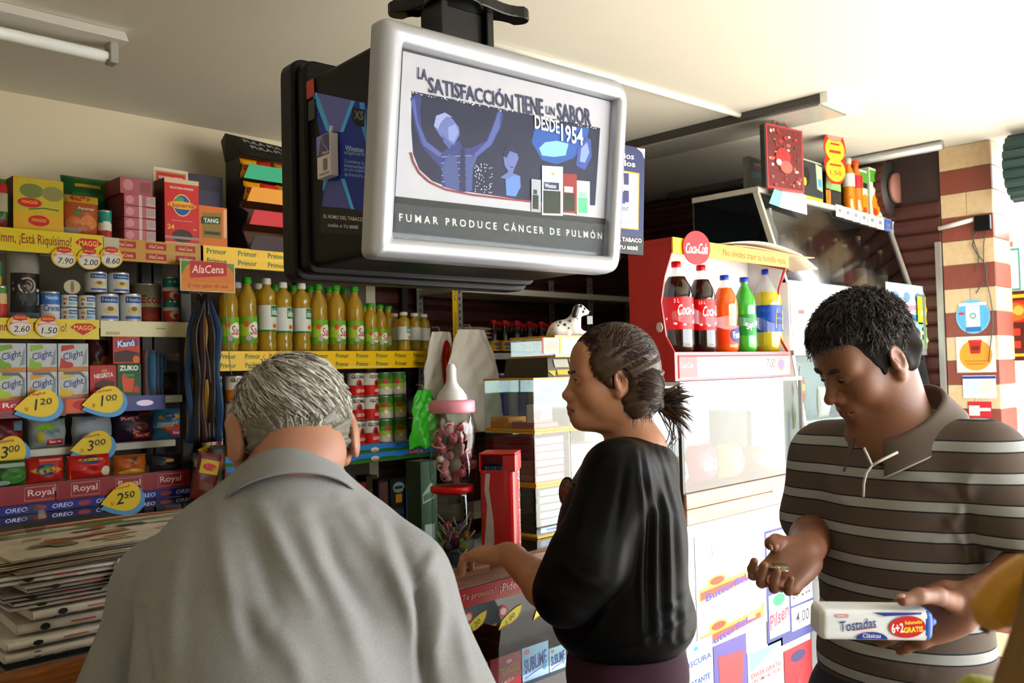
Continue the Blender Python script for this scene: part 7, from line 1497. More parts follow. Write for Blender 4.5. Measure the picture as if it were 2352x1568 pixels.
def stripe_mat(name, z0, pitch):
    m = bpy.data.materials.new(name); m.use_nodes = True; nt = m.node_tree; b = nt.nodes['Principled BSDF']; L = nt.links.new
    tc = nt.nodes.new('ShaderNodeTexCoord'); sp = nt.nodes.new('ShaderNodeSeparateXYZ'); L(tc.outputs['Object'], sp.inputs[0])
    def math_(op, a, v): q = nt.nodes.new('ShaderNodeMath'); q.operation = op; (L(a, q.inputs[0]) if not isinstance(a, float) else None); q.inputs[1].default_value = v; return q.outputs[0]
    t = math_('FRACT', math_('DIVIDE', math_('SUBTRACT', sp.outputs[2], z0), pitch), 0)
    cr = nt.nodes.new('ShaderNodeValToRGB'); cr.color_ramp.interpolation = 'CONSTANT'; e = cr.color_ramp.elements
    br, wh, nv = (*rgb('#574c44'), 1), (*rgb('#9a9b98'), 1), (*rgb('#1d1f2a'), 1)
    e[0].position = 0; e[0].color = nv; e[1].position = .05; e[1].color = wh
    for p_, c_ in ((.36, nv), (.41, br)): q = e.new(p_); q.color = c_
    n = nt.nodes.new('ShaderNodeTexNoise'); n.inputs['Scale'].default_value = 420; L(tc.outputs['Object'], n.inputs['Vector'])
    mx = nt.nodes.new('ShaderNodeMix'); mx.data_type = 'RGBA'; mx.blend_type = 'MULTIPLY'; mx.inputs[0].default_value = .35; L(t, cr.inputs[0]); L(cr.outputs[0], mx.inputs[6]); L(n.outputs['Color'], mx.inputs[7]); L(mx.outputs[2], b.inputs['Base Color'])
    bp = nt.nodes.new('ShaderNodeBump'); bp.inputs['Strength'].default_value = .2; bp.inputs['Distance'].default_value = .001; L(n.outputs['Fac'], bp.inputs['Height']); L(bp.outputs[0], b.inputs['Normal'])
    b.inputs['Roughness'].default_value = .9; b.inputs['Specular IOR Level'].default_value = .2
    return m
def hair_mat(h, h2, name, rough=.45, spec=.3):
    m = bpy.data.materials.new(name); m.use_nodes = True; nt = m.node_tree; b = nt.nodes['Principled BSDF']; L = nt.links.new
    tc = nt.nodes.new('ShaderNodeTexCoord'); n = nt.nodes.new('ShaderNodeTexNoise'); n.inputs['Scale'].default_value = 90; n.inputs['Detail'].default_value = 4; L(tc.outputs['Object'], n.inputs['Vector'])
    mx = nt.nodes.new('ShaderNodeMix'); mx.data_type = 'RGBA'; mx.inputs[6].default_value = (*rgb(h), 1); mx.inputs[7].default_value = (*rgb(h2), 1); L(n.outputs['Fac'], mx.inputs[0]); L(mx.outputs[2], b.inputs['Base Color'])
    b.inputs['Roughness'].default_value = rough; b.inputs['Specular IOR Level'].default_value = spec
    return m
def frame(phi, pitch=0.0, roll=0.0):
    """columns: right, forward, up; pitch > 0 looks down, roll > 0 tips the head to its right"""
    f = np.array([math.cos(phi)*math.cos(pitch), math.sin(phi)*math.cos(pitch), -math.sin(pitch)]); r = np.array([math.sin(phi), -math.cos(phi), 0.]); u = np.cross(r, f)
    r2 = r*math.cos(roll)-u*math.sin(roll); u2 = np.cross(r2, f); return np.stack([r2, f, u2], 1)
def head_sdf(S, C, M, s=1.0, nose=1.0, jaw=1.0, ear=1.0, fem=False, neck_to=None, neck_r=.055, ear_out=0.0, eye_open=.0045, chin=0.0):
    T = lambda x, y, z: C+M@(np.array([x, y, z])*s)
    R = lambda *r: np.array(r)*s
    S.ell(T(0, -.012, .035), R(.072, .092, .082), M, .03)
    S.ell(T(0, .028, -.035), R(.056*jaw, .060, .084), M, .035)
    S.ell(T(0, .066+chin, -.098+chin*.3), R(.024*jaw, .02, .018), M, .03)
    for q in (-1, 1):
        S.ell(T(q*.044*jaw, .002, -.066), R(.018, .036, .03), M, .03)
        S.ell(T(q*.037, .056, -.028), R(.024, .022, .026), M, .03)
        S.ell(T(q*.031, .066, .018), R(.024, .016, .010 if fem else .012), M, .018)
    S.ell(T(0, .055, .05), R(.055, .03, .045), M, .03)
    for q in (-1, 1): S.ell(T(q*.031, .093, -.001), R(.017, .013, .010), M, .014, True)
    for q in (-1, 1): S.ell(T(q*.031, .0735, .0010), R(.0150, .0145, .0125), M, .006); S.ell(T(q*.031, .0925, .0005), R(.0125, .0112, eye_open), M, .002, True)
    S.cone(T(0, .082, .010), T(0, .104*nose, -.028), .0075*s, .0098*s, .014)
    S.ell(T(0, .106*nose, -.032), R(.0115, .011, .0095), M, .008)
    for q in (-1, 1): S.ell(T(q*.0125, .094, -.036), R(.008, .010, .0075), M, .008); S.ell(T(q*.0065, .102*nose, -.0425), R(.0035, .005, .003), M, .004, True)
    S.ell(T(0, .082+chin*.5, -.062), R(.026, .014, .022), M, .02)
    S.ell(T(0, .0925+chin*.5, -.0615), R(.020, .0085, .0055), M, .006); S.ell(T(0, .091+chin*.5, -.0735), R(.018, .0085, .0065), M, .006)
    S.cone(T(-.022, .091+chin*.4, -.0685), T(.022, .091+chin*.4, -.0685), .002*s, .002*s, .004, True)
    S.cone(T(0, .1+chin*.5, -.0675), T(0, .1+chin*.5, -.0677), .003*s, .003*s, .005, True)
    for q in (-1, 1):
        Me = M@rotm(0, 0, q*-.35)@rotm(-.18, 0, 0)
        S.ell(T(q*(.0765+ear_out), -.014-ear_out*.8, -.006), R(.0075, .019, .031)*ear, Me, .008); S.ell(T(q*(.074+ear_out*.5), -.006, -.034), R(.0075, .010, .012)*ear, M, .008)
        S.ell(T(q*(.0835+ear_out), -.012, -.004), R(.0065, .011, .019)*ear, Me, .005, True); S.ell(T(q*.08, -.002, -.012), R(.005, .006, .008), M, .006)
    if neck_to is not None: S.cone(T(0, -.022, -.055), neck_to, neck_r*s, neck_r*1.08, .03)
    return T
def eyes(parent, T, M, s, iris='#2a1a10', look=(0, 0), name='eye'):
    for q in (-1, 1):
        c = T(q*.031, .0745, .001); b = MB(); b.sphere((0, 0, 0), .0119*s, 16, 12)
        o = b.build(name, [mat('#c9c2b8', .15, var=.02), mat(iris, .1, var=.1)], parent)
        o.matrix_local = Matrix(((*M[0], c[0]), (*M[1], c[1]), (*M[2], c[2]), (0, 0, 0, 1)))
        d = np.array([look[0], 1, look[1]], dtype=float); d /= np.linalg.norm(d)
        for p in o.data.polygons:
            n_ = np.array(p.center)/(.0119*s)
            if n_@d > .90: p.material_index = 1
def brow(parent, T, m, dz=0.0, name='eyebrow', th=.003):
    for q in (-1, 1):
        pts = [T(q*x, y, z+dz) for x, y, z in ((.012, .0915, .0195), (.023, .0920, .0235), (.036, .0870, .0245), (.049, .0745, .019))]
        MB().tube(pts, [th*.9, th*1.2, th, th*.4], 8).build(name, m, parent)
def hand_sdf(S, W, d, n, thumb, curls, scale=1.0, spread=.10, th=None, palm_w=.040, th_abs=None):
    """W wrist, d towards the fingers, n out of the back of the hand, thumb = +1/-1 chooses the thumb side; curls: per finger (a,b,c) in radians"""
    d = np.array(d, float); d /= np.linalg.norm(d); n = np.array(n, dtype=float); n = n-d*(n@d); n = n/np.linalg.norm(n); s = np.cross(d, n)*thumb; k = scale
    M = np.stack([s, d, n], 1)
    S.box(W+d*.05*k+s*.002*k, (palm_w*k, .044*k, .0135*k), M, .012*k, .012); S.ell(W+d*.03*k+s*.02*k-n*.006*k, np.array([.02, .034, .016])*k, M, .014); S.ell(W+d*.04*k-s*.026*k-n*.004*k, np.array([.014, .036, .014])*k, M, .012)
    S.cone(W-d*.02*k, W+d*.02*k, .024*k, .026*k, .02, sq=(n, .72))
    base = [(.030, .092), (.0105, .097), (-.0095, .094), (-.0285, .086)]; ln = [.072, .080, .074, .058]; rad = [.0088, .0090, .0085, .0075]; tips = []
    for i in range(4):
        p = W+s*base[i][0]*k+d*base[i][1]*k; a = 0; dirx = d+s*spread*(1.2, .35, -.4, -1.2)[i]; dirx /= np.linalg.norm(dirx)
        pts = [p-d*.03*k, p]; rs = [rad[i]*1.05*k, rad[i]*1.1*k]
        for j, f in enumerate((.45, .31, .24)):
            a += curls[i][j]; v = dirx*math.cos(a)-n*math.sin(a); p = p+v*ln[i]*f*k; pts.append(p); rs.append(rad[i]*(1.0, .93, .78)[j]*k)
        S.chain(pts, rs, .004); tips.append((pts[-1], dirx*math.cos(a)-n*math.sin(a), dirx*math.sin(a)+n*math.cos(a), rs[-1]))
        S.ell(pts[1]+n*.003*k, np.array([.009, .011, .008])*k, M, .008)
    th = th or ((.030, .012, -.006), (.052, .038, -.016), (.060, .066, -.020), (.060, .090, -.018))
    pts = th_abs or [W+(s*a+d*b+n*c)*k for a, b, c in th]; S.chain(pts, [.0155*k, .0125*k, .0108*k, .0088*k], .008)
    v = pts[-1]-pts[-2]; v /= np.linalg.norm(v); tips.append((pts[-1], v, np.cross(v, np.cross(s+n*.6, v)), .0088*k))
    return tips
def nails(parent, tips, m):
    for (p, v, up, r) in tips:
        up = up-v*(up@v); up /= np.linalg.norm(up)+1e-9; sd = np.cross(v, up); b = MB(); b.sphere((0, 0, 0), (r*.68, r*.95, r*.35), 10, 6); o = b.build('fingernail', m, parent)
        c = p+up*r*.72+v*r*.15; o.matrix_local = Matrix(((sd[0], v[0], up[0], c[0]), (sd[1], v[1], up[1], c[1]), (sd[2], v[2], up[2], c[2]), (0, 0, 0, 1)))
def bounds(*pts, m=.05):
    a = np.array(pts); return a.min(0)-m, a.max(0)+m
def strands(parent, name, mats, C, M, cen, rad, sampler, flow, n, L, r0=.0011, seg=6, lift=.02, seed=1, wob=.0, curl=0.0, curlf=9.0, sides=3):
    """hair strands following a flow field over an ellipsoid scalp"""
    R_ = random.Random(seed); mb = MB(); rad = np.array(rad); cen = np.array(cen)
    for i in range(n):
        q = sampler(R_)
        if q is None: continue
        q = np.array(q); q /= np.linalg.norm(q); ln = L*R_.uniform(.7, 1.25); ph = R_.uniform(0, 6.28); pts = []; off = R_.uniform(0, .035)
        for j in range(seg+1):
            t = j/seg
            nrm = q/rad; nrm /= np.linalg.norm(nrm)
            P_ = cen+q*rad*(1+off)+nrm*(lift*(t**1.5)*R_.uniform(.6, 1.2))
            f = np.array(flow(q, t, R_), float)+np.array([wob*R_.uniform(-1, 1) for _ in range(3)])
            f -= nrm*(f@nrm); f /= np.linalg.norm(f)+1e-9
            if curl: sd = np.cross(nrm, f); P_ = P_+(sd*math.sin(curlf*t+ph)+nrm*math.cos(curlf*t+ph))*curl*t
            pts.append(C+M@P_); q = q+f/rad*(ln/seg)*1.0; q /= np.linalg.norm(q)
        mb.tube(pts, [r0*(1-.75*(j/seg)**1.5) for j in range(seg+1)], sides, R_.randrange(len(mats)), cap=False)
    return mb.build(name, mats, parent)
def collar_ring(parent, name, m, C, M, rx, ry, h, flare, drop, gap, front_drop=.03, thick=.003, piping=None, z_tilt=0.0, point=.0):
    """folded shirt collar round the neck; gap = half opening angle at the front"""
    def top(a): return np.array([rx*math.sin(a), -ry*math.cos(a), h-front_drop*(1-math.cos(a))/2])
    def fn(u, v):
        a = (u-.5)*2*(pi-gap); p = top(a); e = abs(u-.5)*2; pt = 1+point*max(0, (e-.75)/.25)**2
        if v < .35: q = v/.35; p = p+np.array([0, 0, -(1-q)*h*.9]); p[:2] *= (1+.02*q)
        else:
            q = (v-.35)/.65; s_ = math.sin(q*pi/2); p = np.array([p[0]*(1+flare/rx*q), p[1]*(1+flare/ry*q), p[2]+.004*math.sin(pi*min(1, q*3))-drop*pt*q**1.15])
        return tuple(C+M@p)
    b = MB(); b.grid(fn, 60, 14); o = b.build(name, m, parent, solid=thick)
    if piping is not None:
        MB().tube([fn(k/60, 1) for k in range(61)], .0022, 6).build('collar_piping', piping, parent)
    return fn
def legs_and_shoes(parent, O, phi, hip_z, hw, m_tr, m_sh, hip_r=.15, name='trousers', lean=np.zeros(3)):
    S = SDF(); M = frame(phi); f, r = M[:, 1], M[:, 0]; up = np.array([0, 0, 1.])
    hip = np.array([0, 0, hip_z])+lean
    S.ell(hip, (hw+.02, hip_r, .14), M, .05)
    for q in (-1, 1):
        a = hip+r*q*.085-up*.04; k_ = np.array([0, 0, .48])+r*q*.09+lean*.4+f*.02; an = np.array([0, 0, .09])+r*q*.095-f*.01
        S.cone(a, k_, .095, .07, .04); S.cone(k_, an, .07, .062, .03)
    V = S.mesh((-.45, -.45, .03), (.45, .45, hip_z+.2), .009); o = net_object(name, [V], m_tr, parent)
    for q in (-1, 1):
        S = SDF(); c = r*q*.095
        S.cone(c+f*.13+up*.028, c-f*.06+up*.035, .036, .038, .02, sq=(up, .8)); S.cone(c-f*.045+up*.04, c-f*.03+up*.09, .036, .04, .02); S.box(c+f*.035+up*.009, (.04, .125, .009), M, .008, .006)
        net_object('shoe', [S.mesh(*bounds(c+f*.17, c-f*.1, c+up*.1, m=.05), .006)], m_sh, parent)
def rel(P_, O): return np.array(P_)-O

# ------------------------------------------------------------------ elderly man at the counter, seen from behind
SK_OLD = skin_mat('#9c7058', '#8c5c48', 'aged_skin')
O1 = np.array([.70, 1.08, 0.])
p1 = thing('person', 'grey-haired man in a light grey polo shirt leaning over the counter, seen from behind', 'person', O1)
D1 = lambda x, y, d: rel(onD(x, y, d), O1)
phi1 = math.radians(64); MH = frame(phi1+.16, .42, .03); C1 = D1(668, 1008, 1.42); nb = D1(664, 1130, 1.345)
S = SDF(); T1h = head_sdf(S, C1, MH, 1.0, ear=1.3, neck_to=nb, neck_r=.064, ear_out=.017)
S.ell(C1+MH@np.array([0, -.075, -.045]), (.058, .035, .05), MH, .04)
S.cone(C1+MH@np.array([-.035, -.085, -.09]), C1+MH@np.array([.035, -.085, -.09]), .0025, .0025, .02, True)
headV = S.mesh(C1-.17, C1+np.array([.17, .17, .16]), .0028)
core = SDF(); MB1 = frame(phi1, .25)
ch = D1(655, 1330, 1.36); be = D1(650, 1620, 1.27)
core.cone(nb, ch, .06, .10, .05).ell(ch, (.17, .10, .17), MB1, .06).ell(be, (.16, .12, .2), MB1, .06)
shL, shR = D1(372, 1345, 1.40), D1(922, 1340, 1.325); elL, elR = D1(268, 1620, 1.40), D1(1042, 1625, 1.30)
wrL = rel(np.array([.84, 1.60, 1.125]), O1); wrR = rel(np.array([1.08, 1.60, 1.125]), O1)
for a, e, w_ in ((shL, elL, wrL), (shR, elR, wrR)): core.cone(ch+(a-ch)*.5, a, .08, .055, .04); core.cone(a, e, .05, .042, .03); core.cone(e, w_, .042, .028, .02)
hd = SDF(); F1 = frame(phi1); tipsO = []
for w_, tsgn in ((wrL, 1), (wrR, -1)): tipsO += hand_sdf(hd, w_, F1[:, 1], np.array([0, 0, 1.]), tsgn, [(.25, .3, .2)]*4, 1.0)
handV = [hd.mesh(*bounds(w_, w_+F1[:, 1]*.2, m=.07), .0035) for w_ in (wrL, wrR)]
bodyV = core.mesh((-.5, -.5, .7), (.5, .65, 1.5), .010)
net_object('body', [headV, bodyV]+handV, SK_OLD, p1)
eyes(p1, T1h, MH, .97)
# polo shirt
S = SDF(); up = np.array([0, 0, 1.])
S.cone(D1(664, 1128, 1.345), D1(655, 1215, 1.345), .078, .11, .05, sq=(MB1[:, 1], .85))
S.ell(D1(658, 1290, 1.35), (.18, .12, .09), MB1, .07).ell(D1(655, 1360, 1.36), (.195, .13, .17), MB1, .06).ell(be, (.205, .165, .24), MB1, .08)
for a, e in ((shL, elL), (shR, elR)):
    S.cone(D1(660, 1232, 1.345), a, .072, .062, .07); S.cone(a, e, .063, .070, .05)
S.cone(D1(664, 1092, 1.36), D1(668, 1000, 1.40), .064, .064, .01, True)
FO = [([(690, 1180), (735, 1300), (800, 1430), (850, 1568)], 26, .010), ([(735, 1190), (770, 1290), (850, 1420)], 22, -.007), ([(850, 1170), (900, 1300), (960, 1430), (1010, 1568)], 24, .011), ([(905, 1210), (950, 1330), (975, 1450), (985, 1568)], 18, -.010),
  ([(600, 1165), (660, 1290), (720, 1400)], 22, .008), ([(560, 1180), (600, 1300), (640, 1420)], 24, -.006), ([(500, 1200), (520, 1330), (560, 1480)], 26, .007), ([(420, 1240), (400, 1380), (390, 1568)], 24, .008), ([(322, 1400), (325, 1480), (340, 1600)], 12, -.014), ([(300, 1330), (285, 1450), (262, 1568)], 20, .008),
  ([(990, 1290), (1010, 1400), (1000, 1500)], 18, .009), ([(960, 1330), (965, 1450), (972, 1600)], 12, -.014), ([(1040, 1380), (1060, 1480), (1085, 1568)], 16, .007), ([(780, 1150), (830, 1230), (880, 1300)], 20, .006), ([(620, 1430), (680, 1520), (700, 1590)], 30, .007), ([(540, 1380), (600, 1500)], 24, -.006), ([(1000, 1260), (960, 1340)], 14, .006)]
lo_, hi_ = bounds(elL, elR, nb, be, m=.13); lo_[2] = .93; hi_[2] = 1.46
net_object('polo_shirt', [S.mesh(lo_, hi_, .005)], cloth_mat('#747576', 'grey_pique', 700, var=.24, h2='#909192'), p1, mod=folds(FO, O1))
MC = frame(phi1, .42, .02)
collar_ring(p1, 'collar', cloth_mat('#77787a', 'grey_rib', 900), D1(664, 1128, 1.352), MC, .080, .076, .042, .024, .046, .25, front_drop=.06, thick=.004)
legs_and_shoes(p1, O1, phi1, .92, .17, cloth_mat('#2c2f3a', 'navy_trousers'), mat('#1a1512', .4), lean=np.array([-.02, -.05, 0]))
# grey hair
HB = hair_mat('#3f3c37', '#7d796f', 'grey_hair_base')
S = SDF()
S.ell(C1+MH@(np.array([0, -.014, .036])*.99), np.array([.083, .101, .091])*1.0, MH, .02).ell(C1+MH@np.array([0, -.058, -.006]), (.070, .05, .05), MH, .03)
for q in (-1, 1): S.ell(C1+MH@np.array([q*.062, -.032, -.012]), (.016, .034, .036), MH, .02)
S.ell(C1+MH@np.array([0, .11, -.05]), (.12, .085, .11), MH, .02, True)
for q in (-1, 1): S.ell(C1+MH@np.array([q*.086, -.012, -.026]), (.022, .032, .046), MH, .008, True)
S.ell(C1+MH@np.array([0, -.112, -.088]), (.05, .05, .058), MH, .03, True)
def dsp(x, y, z):
    q = [MH[0, i]*(x-C1[0])+MH[1, i]*(y-C1[1])+MH[2, i]*(z-C1[2]) for i in range(3)]
    a = np.arctan2(q[0]+.03, q[2]+.05)*5; return .0022*np.sin(a*5+q[1]*60+np.sin(q[2]*70)*1.2)+.0014*np.sin(a*9+q[1]*110)
net_object('hair', [S.mesh(C1-.15, C1+np.array([.15, .15, .17]), .003, dsp)], HB, p1)
GM = [hair_mat('#b0aca2', '#d0cdc4', 'white_hair'), hair_mat('#7d7970', '#9a968c', 'silver_hair'), hair_mat('#c9c6bd', '#e4e2de', 'bright_hair'), hair_mat('#4d4942', '#625d54', 'steel_hair')]
def samp1(R_):
    while True:
        q = np.array([R_.gauss(0, 1), R_.gauss(-.35, 1), R_.gauss(.35, .8)]); q /= np.linalg.norm(q)
        if q[1] < .45 and q[2] > -.30-.22*abs(q[0]) and not (abs(q[0]) > .8 and q[2] < -.2) and not (q[1] > .1 and q[2] < -.05): return q
def flow1(q, t, R_):
    c = np.array([-.25, -.35, .8]); a = q-c
    return np.array([.55*a[0]+.45, .3*a[1]-.25, -1.0+.2*a[2]])+np.cross(np.array([0, 0, .5]), a)
strands(p1, 'hair_strands', GM, C1, MH, np.array([0, -.014, .036])*.99, np.array([.084, .102, .092])*1.0, samp1, flow1, 2600, .062, .0015, 7, .007, 3, .22, curl=.0035, curlf=4.0)
def samp1b(R_):
    q = np.array([R_.uniform(-.8, .8), -R_.uniform(.55, .95), -R_.uniform(.2, .8)]); return q
strands(p1, 'nape_hair', GM[1:], C1, MH, np.array([0, -.02, .02]), (.076, .098, .088), samp1b, lambda q, t, R_: (-.3*q[0], -.2, -1), 900, .02, .0008, 4, .001, 9, .2)

# ------------------------------------------------------------------ woman in profile
SK_W = skin_mat('#a87553', '#9a684b', 'tan_skin')
O2 = np.array([1.60, 1.24, 0.])
p2 = thing('person', 'woman in a loose black blouse with a dark ponytail resting her hand on the counter', 'person', O2)
D2 = lambda x, y, d: rel(onD(x, y, d), O2)
phi2 = math.radians(131); MW = frame(phi2+.16, .05); C2 = D2(1399, 870, 1.97); nb2 = D2(1462, 1035, 1.985)
S = SDF(); TW = head_sdf(S, C2, MW, .91, chin=.014, eye_open=.0062, nose=1.0, jaw=1.02, fem=True, neck_to=nb2, neck_r=.052)
S.ell(D2(1462, 1040, 1.985), (.11, .06, .05), frame(phi2, 0), .05)
S.ell(C2+MW@np.array([0, .035, -.092]), (.03, .032, .012), MW, .03)
headW = S.mesh(C2-np.array([.17, .17, .2]), C2+np.array([.17, .17, .15]), .0024)
F2 = frame(phi2)
shl, shr = D2(1418, 1092, 1.83), D2(1455, 1085, 2.13); el = D2(1302, 1385, 1.80); wr = D2(1166, 1272, 2.005)
core = SDF(); ch2 = D2(1425, 1200, 1.975); be2 = D2(1440, 1430, 1.975)
core.ell(ch2, (.14, .09, .16), F2, .05).ell(be2, (.14, .11, .16), F2, .05).cone(nb2, ch2, .05, .09, .05).cone(shl, shr, .05, .05, .03).cone(shl, el, .045, .042, .02)
elr, wrr = D2(1450, 1330, 2.2), D2(1330, 1330, 2.26); core.cone(shr, elr, .045, .04, .02).cone(elr, wrr, .038, .026, .02)
tg = D2(1052, 1300, 2.075)
arm = SDF(); arm.cone(el, el+(wr-el)*.35, .044, .043, .02).cone(el+(wr-el)*.35, wr, .043, .0265, .02)
dW = tg-wr; dW[2] += .03; nW = np.array([.0, -.25, 1.0])
tipsW = hand_sdf(arm, wr, dW, nW, 1, [(.30, .75, .5), (.25, .8, .5), (.30, .85, .5), (.35, .8, .5)], .93, .08, th=((.030, .012, -.008), (.046, .036, -.022), (.048, .058, -.034), (.042, .076, -.044)))
armV = arm.mesh(*bounds(el, wr, tg, m=.06), .0026)
def lips_paint(C, M, s):
    def f(c):
        q = (c-C)@M/s; return ((np.abs(q[:, 0]) < .0235-.35*np.abs(q[:, 2]+.0675)) & (q[:, 1] > .083) & (q[:, 2] < -.0575) & (q[:, 2] > -.0795)).astype(int)
    return f
net_object('body', [headW, armV, core.mesh((-.4, -.4, .75), (.4, .4, 1.42), .010)], [SK_W, skin_mat('#9c5a4c', '#8c4c42', 'rose_lips')], p2, paint=lips_paint(C2, MW, .91))
nails(p2, tipsW, mat('#b9836c', .3, var=.05))
eyes(p2, TW, MW, .91, look=(0, .02)); brow(p2, TW, mat('#2a1a14', .6), th=.0032)
lip = MB()
for dz_, rz_ in ((-.0615, .0045), (-.0735, .0052)): lip.sphere(tuple(TW(0, .0945 if dz_ > -.07 else .0925, dz_)), (.006, .006, .0045), 10, 8)
for q in (-1, 1):
    b = MB(); b.tube([TW(q*.043, .0785, .003), TW(q*.036, .0872, .0052), TW(q*.029, .0885, .0056), TW(q*.021, .086, .004)], .0014, 6); b.build('eyelashes', mat('#1a1210', .6), p2)
# ring
ax = dW/np.linalg.norm(dW); 
rp_ = wr+ax*.112*.93+np.cross(ax, nW/np.linalg.norm(nW))*-.0095; 
b = MB(); b.tube([(.0098*math.cos(q*pi/8), 0, .0098*math.sin(q*pi/8)) for q in range(17)], .0014, 6, cap=False); b.sphere((0, 0, .0115), (.0025, .0025, .002), 8, 6)
o = b.build('ring', mat('#a8a49c', .2, metal=.9, var=.05), p2); sdx = np.cross(ax, np.array([0, 0, 1.])); sdx /= np.linalg.norm(sdx); upx = np.cross(sdx, ax)
RT = tipsW[2][0]
o.matrix_local = Matrix(((sdx[0], ax[0], upx[0], rp_[0]), (sdx[1], ax[1], upx[1], rp_[1]), (sdx[2], ax[2], upx[2], rp_[2]), (0, 0, 0, 1)))
# blouse
WF = [([(1462+k*8, 1022), (1478+k*14, 1180), (1470+k*17, 1330), (1475+k*16, 1470)], 7, .0055*(1 if k % 2 == 0 else -1)) for k in range(9)]
WF += [([(1480, 1480), (1540, 1440), (1598, 1400)], 9, .006), ([(1500, 1420), (1550, 1390), (1600, 1330)], 8, .005), ([(1420, 1490), (1480, 1470), (1530, 1420)], 10, .006), ([(1330, 1490), (1370, 1440), (1400, 1390)], 9, .005), ([(1400, 1040), (1350, 1140), (1320, 1260)], 14, .004), ([(1440, 1040), (1420, 1180), (1400, 1320)], 12, -.005), ([(1300, 1300), (1330, 1330), (1370, 1340)], 9, .005), ([(1290, 1350), (1330, 1362), (1370, 1360)], 8, -.005), ([(1550, 1488), (1590, 1460), (1603, 1420)], 8, .006)]
S = SDF()
S.ell(D2(1462, 1062, 1.985), (.135, .085, .05), F2, .05)
S.ell(D2(1430, 1170, 1.975), (.165, .125, .13), F2, .07).ell(D2(1425, 1290, 1.975), (.165, .145, .16), F2, .07).ell(D2(1432, 1420, 1.975), (.18, .158, .10), F2, .06)
S.cone(D2(1440, 1080, 1.93), shl, .065, .066, .05).cone(shl, D2(1345, 1290, 1.80), .066, .074, .04).cone(D2(1345, 1290, 1.80), D2(1300, 1365, 1.80), .074, .066, .03).cone(shr, elr, .065, .07, .05)
S.ell(D2(1290, 1345, 1.80), (.05, .045, .05), F2, .03)
S.cone(nb2+up*-.015, C2+MW@np.array([0, -.03, -.09]), .064, .058, .008, True)
S.cone(el+(wr-el)*.22, wr, .05, .04, .008, True)
S.box(D2(1440, 1585, 1.975), (.4, .4, .085), None, .005, .02, True)
net_object('blouse', [S.mesh(*bounds(D2(1440, 1010, 1.98), D2(1440, 1510, 1.98), D2(1220, 1300, 1.9), D2(1680, 1300, 1.98), el, elr, m=.1), .005)], cloth_mat('#030304', 'black_crepe', 500, .5, .3, spec=.09), p2, mod=folds(WF, O2))
# neckline seam
legs_and_shoes(p2, O2, phi2, D2(1440, 1540, 1.975)[2], .155, cloth_mat('#3a2130', 'plum_trousers'), mat('#20181a', .4), hip_r=.135, lean=np.array([*D2(1440, 1540, 1.975)[:2], 0]))
# hair pulled back
HW = hair_mat('#22150f', '#472f1f', 'dark_brown_hair', .4)
S = SDF()
S.ell(C2+MW@(np.array([0, -.018, .037])*.95), np.array([.080, .098, .089])*.955, MW, .02).ell(C2+MW@np.array([0, -.062, -.018]), (.060, .05, .065), MW, .04)
for q in (-1, 1): S.ell(C2+MW@np.array([q*.058, -.045, -.035]), (.018, .036, .055), MW, .02); S.ell(C2+MW@np.array([q*.060, .012, .022]), (.014, .036, .038), MW, .02)
nn_ = np.array([0, .788, -.615]); tt_ = np.array([0, .615, .788]); S.box(C2+MW@(nn_*(.026+.1)+tt_*.10), (.13, .1, .145), MW@np.stack([np.array([1., 0, 0]), nn_, tt_], 1), .01, .014, True)
S.ell(C2+MW@np.array([0, .07, -.075]), (.1, .072, .075), MW, .012, True)
for q in (-1, 1): S.ell(C2+MW@np.array([q*.078, -.012, -.012]), (.016, .021, .031), MW, .006, True)
TIE = D2(1512, 926, 1.965)
S.cone(C2+MW@np.array([0, -.08, -.03]), TIE, .042, .014, .03)
def dspw(x, y, z):
    q = [MW[0, i]*(x-C2[0])+MW[1, i]*(y-C2[1])+MW[2, i]*(z-C2[2]) for i in range(3)]
    return .0016*np.sin(260*(q[2]+.35*q[1])+np.sin(q[1]*40)*1.5)+.0010*np.sin(420*(q[2]+.45*q[1])+q[0]*30)
net_object('hair', [S.mesh(C2-np.array([.16, .16, .15]), C2+np.array([.16, .16, .15]), .003, dspw)], HW, p2)
WM_ = [HW, hair_mat('#3a2416', '#5e4029', 'brown_hair', .35), hair_mat('#140d0b', '#241712', 'near_black_hair', .35)]
tl = MW.T@(TIE-C2)
def sampw(R_):
    while True:
        q = np.array([R_.gauss(0, 1), R_.gauss(-.2, 1), R_.gauss(.3, .8)]); q /= np.linalg.norm(q)
        if q[2] > -.7 and (.788*(q[1]*.094-.017)-.615*(q[2]*.085+.035)) < .018 and not (q[1] > -.25 and q[2] < -.35): return q
strands(p2, 'hair_strands', WM_, C2, MW, np.array([0, -.018, .037])*.95, np.array([.0805, .0985, .0895])*.955, sampw, lambda q, t, R_: (-q[0]*.6, tl[1]-q[1]*.09, tl[2]-q[2]*.08-.03), 1500, .075, .0010, 7, .002, 5, .12)
def sampw2(R_):
    q = np.array([R_.choice([-1, 1])*R_.uniform(.1, 1), R_.uniform(-1, .35), R_.uniform(-.55, .7)]); return q
strands(p2, 'nape_strands', WM_, C2, MW, np.array([0, -.056, -.022]), (.079, .060, .074), sampw2, lambda q, t, R_: (-q[0]*.25, -1.0, -.30-.25*q[2]), 1100, .05, .0011, 6, .002, 15, .015)
pt_ = MB(); R_ = random.Random(4); f0 = -MW[:, 1]
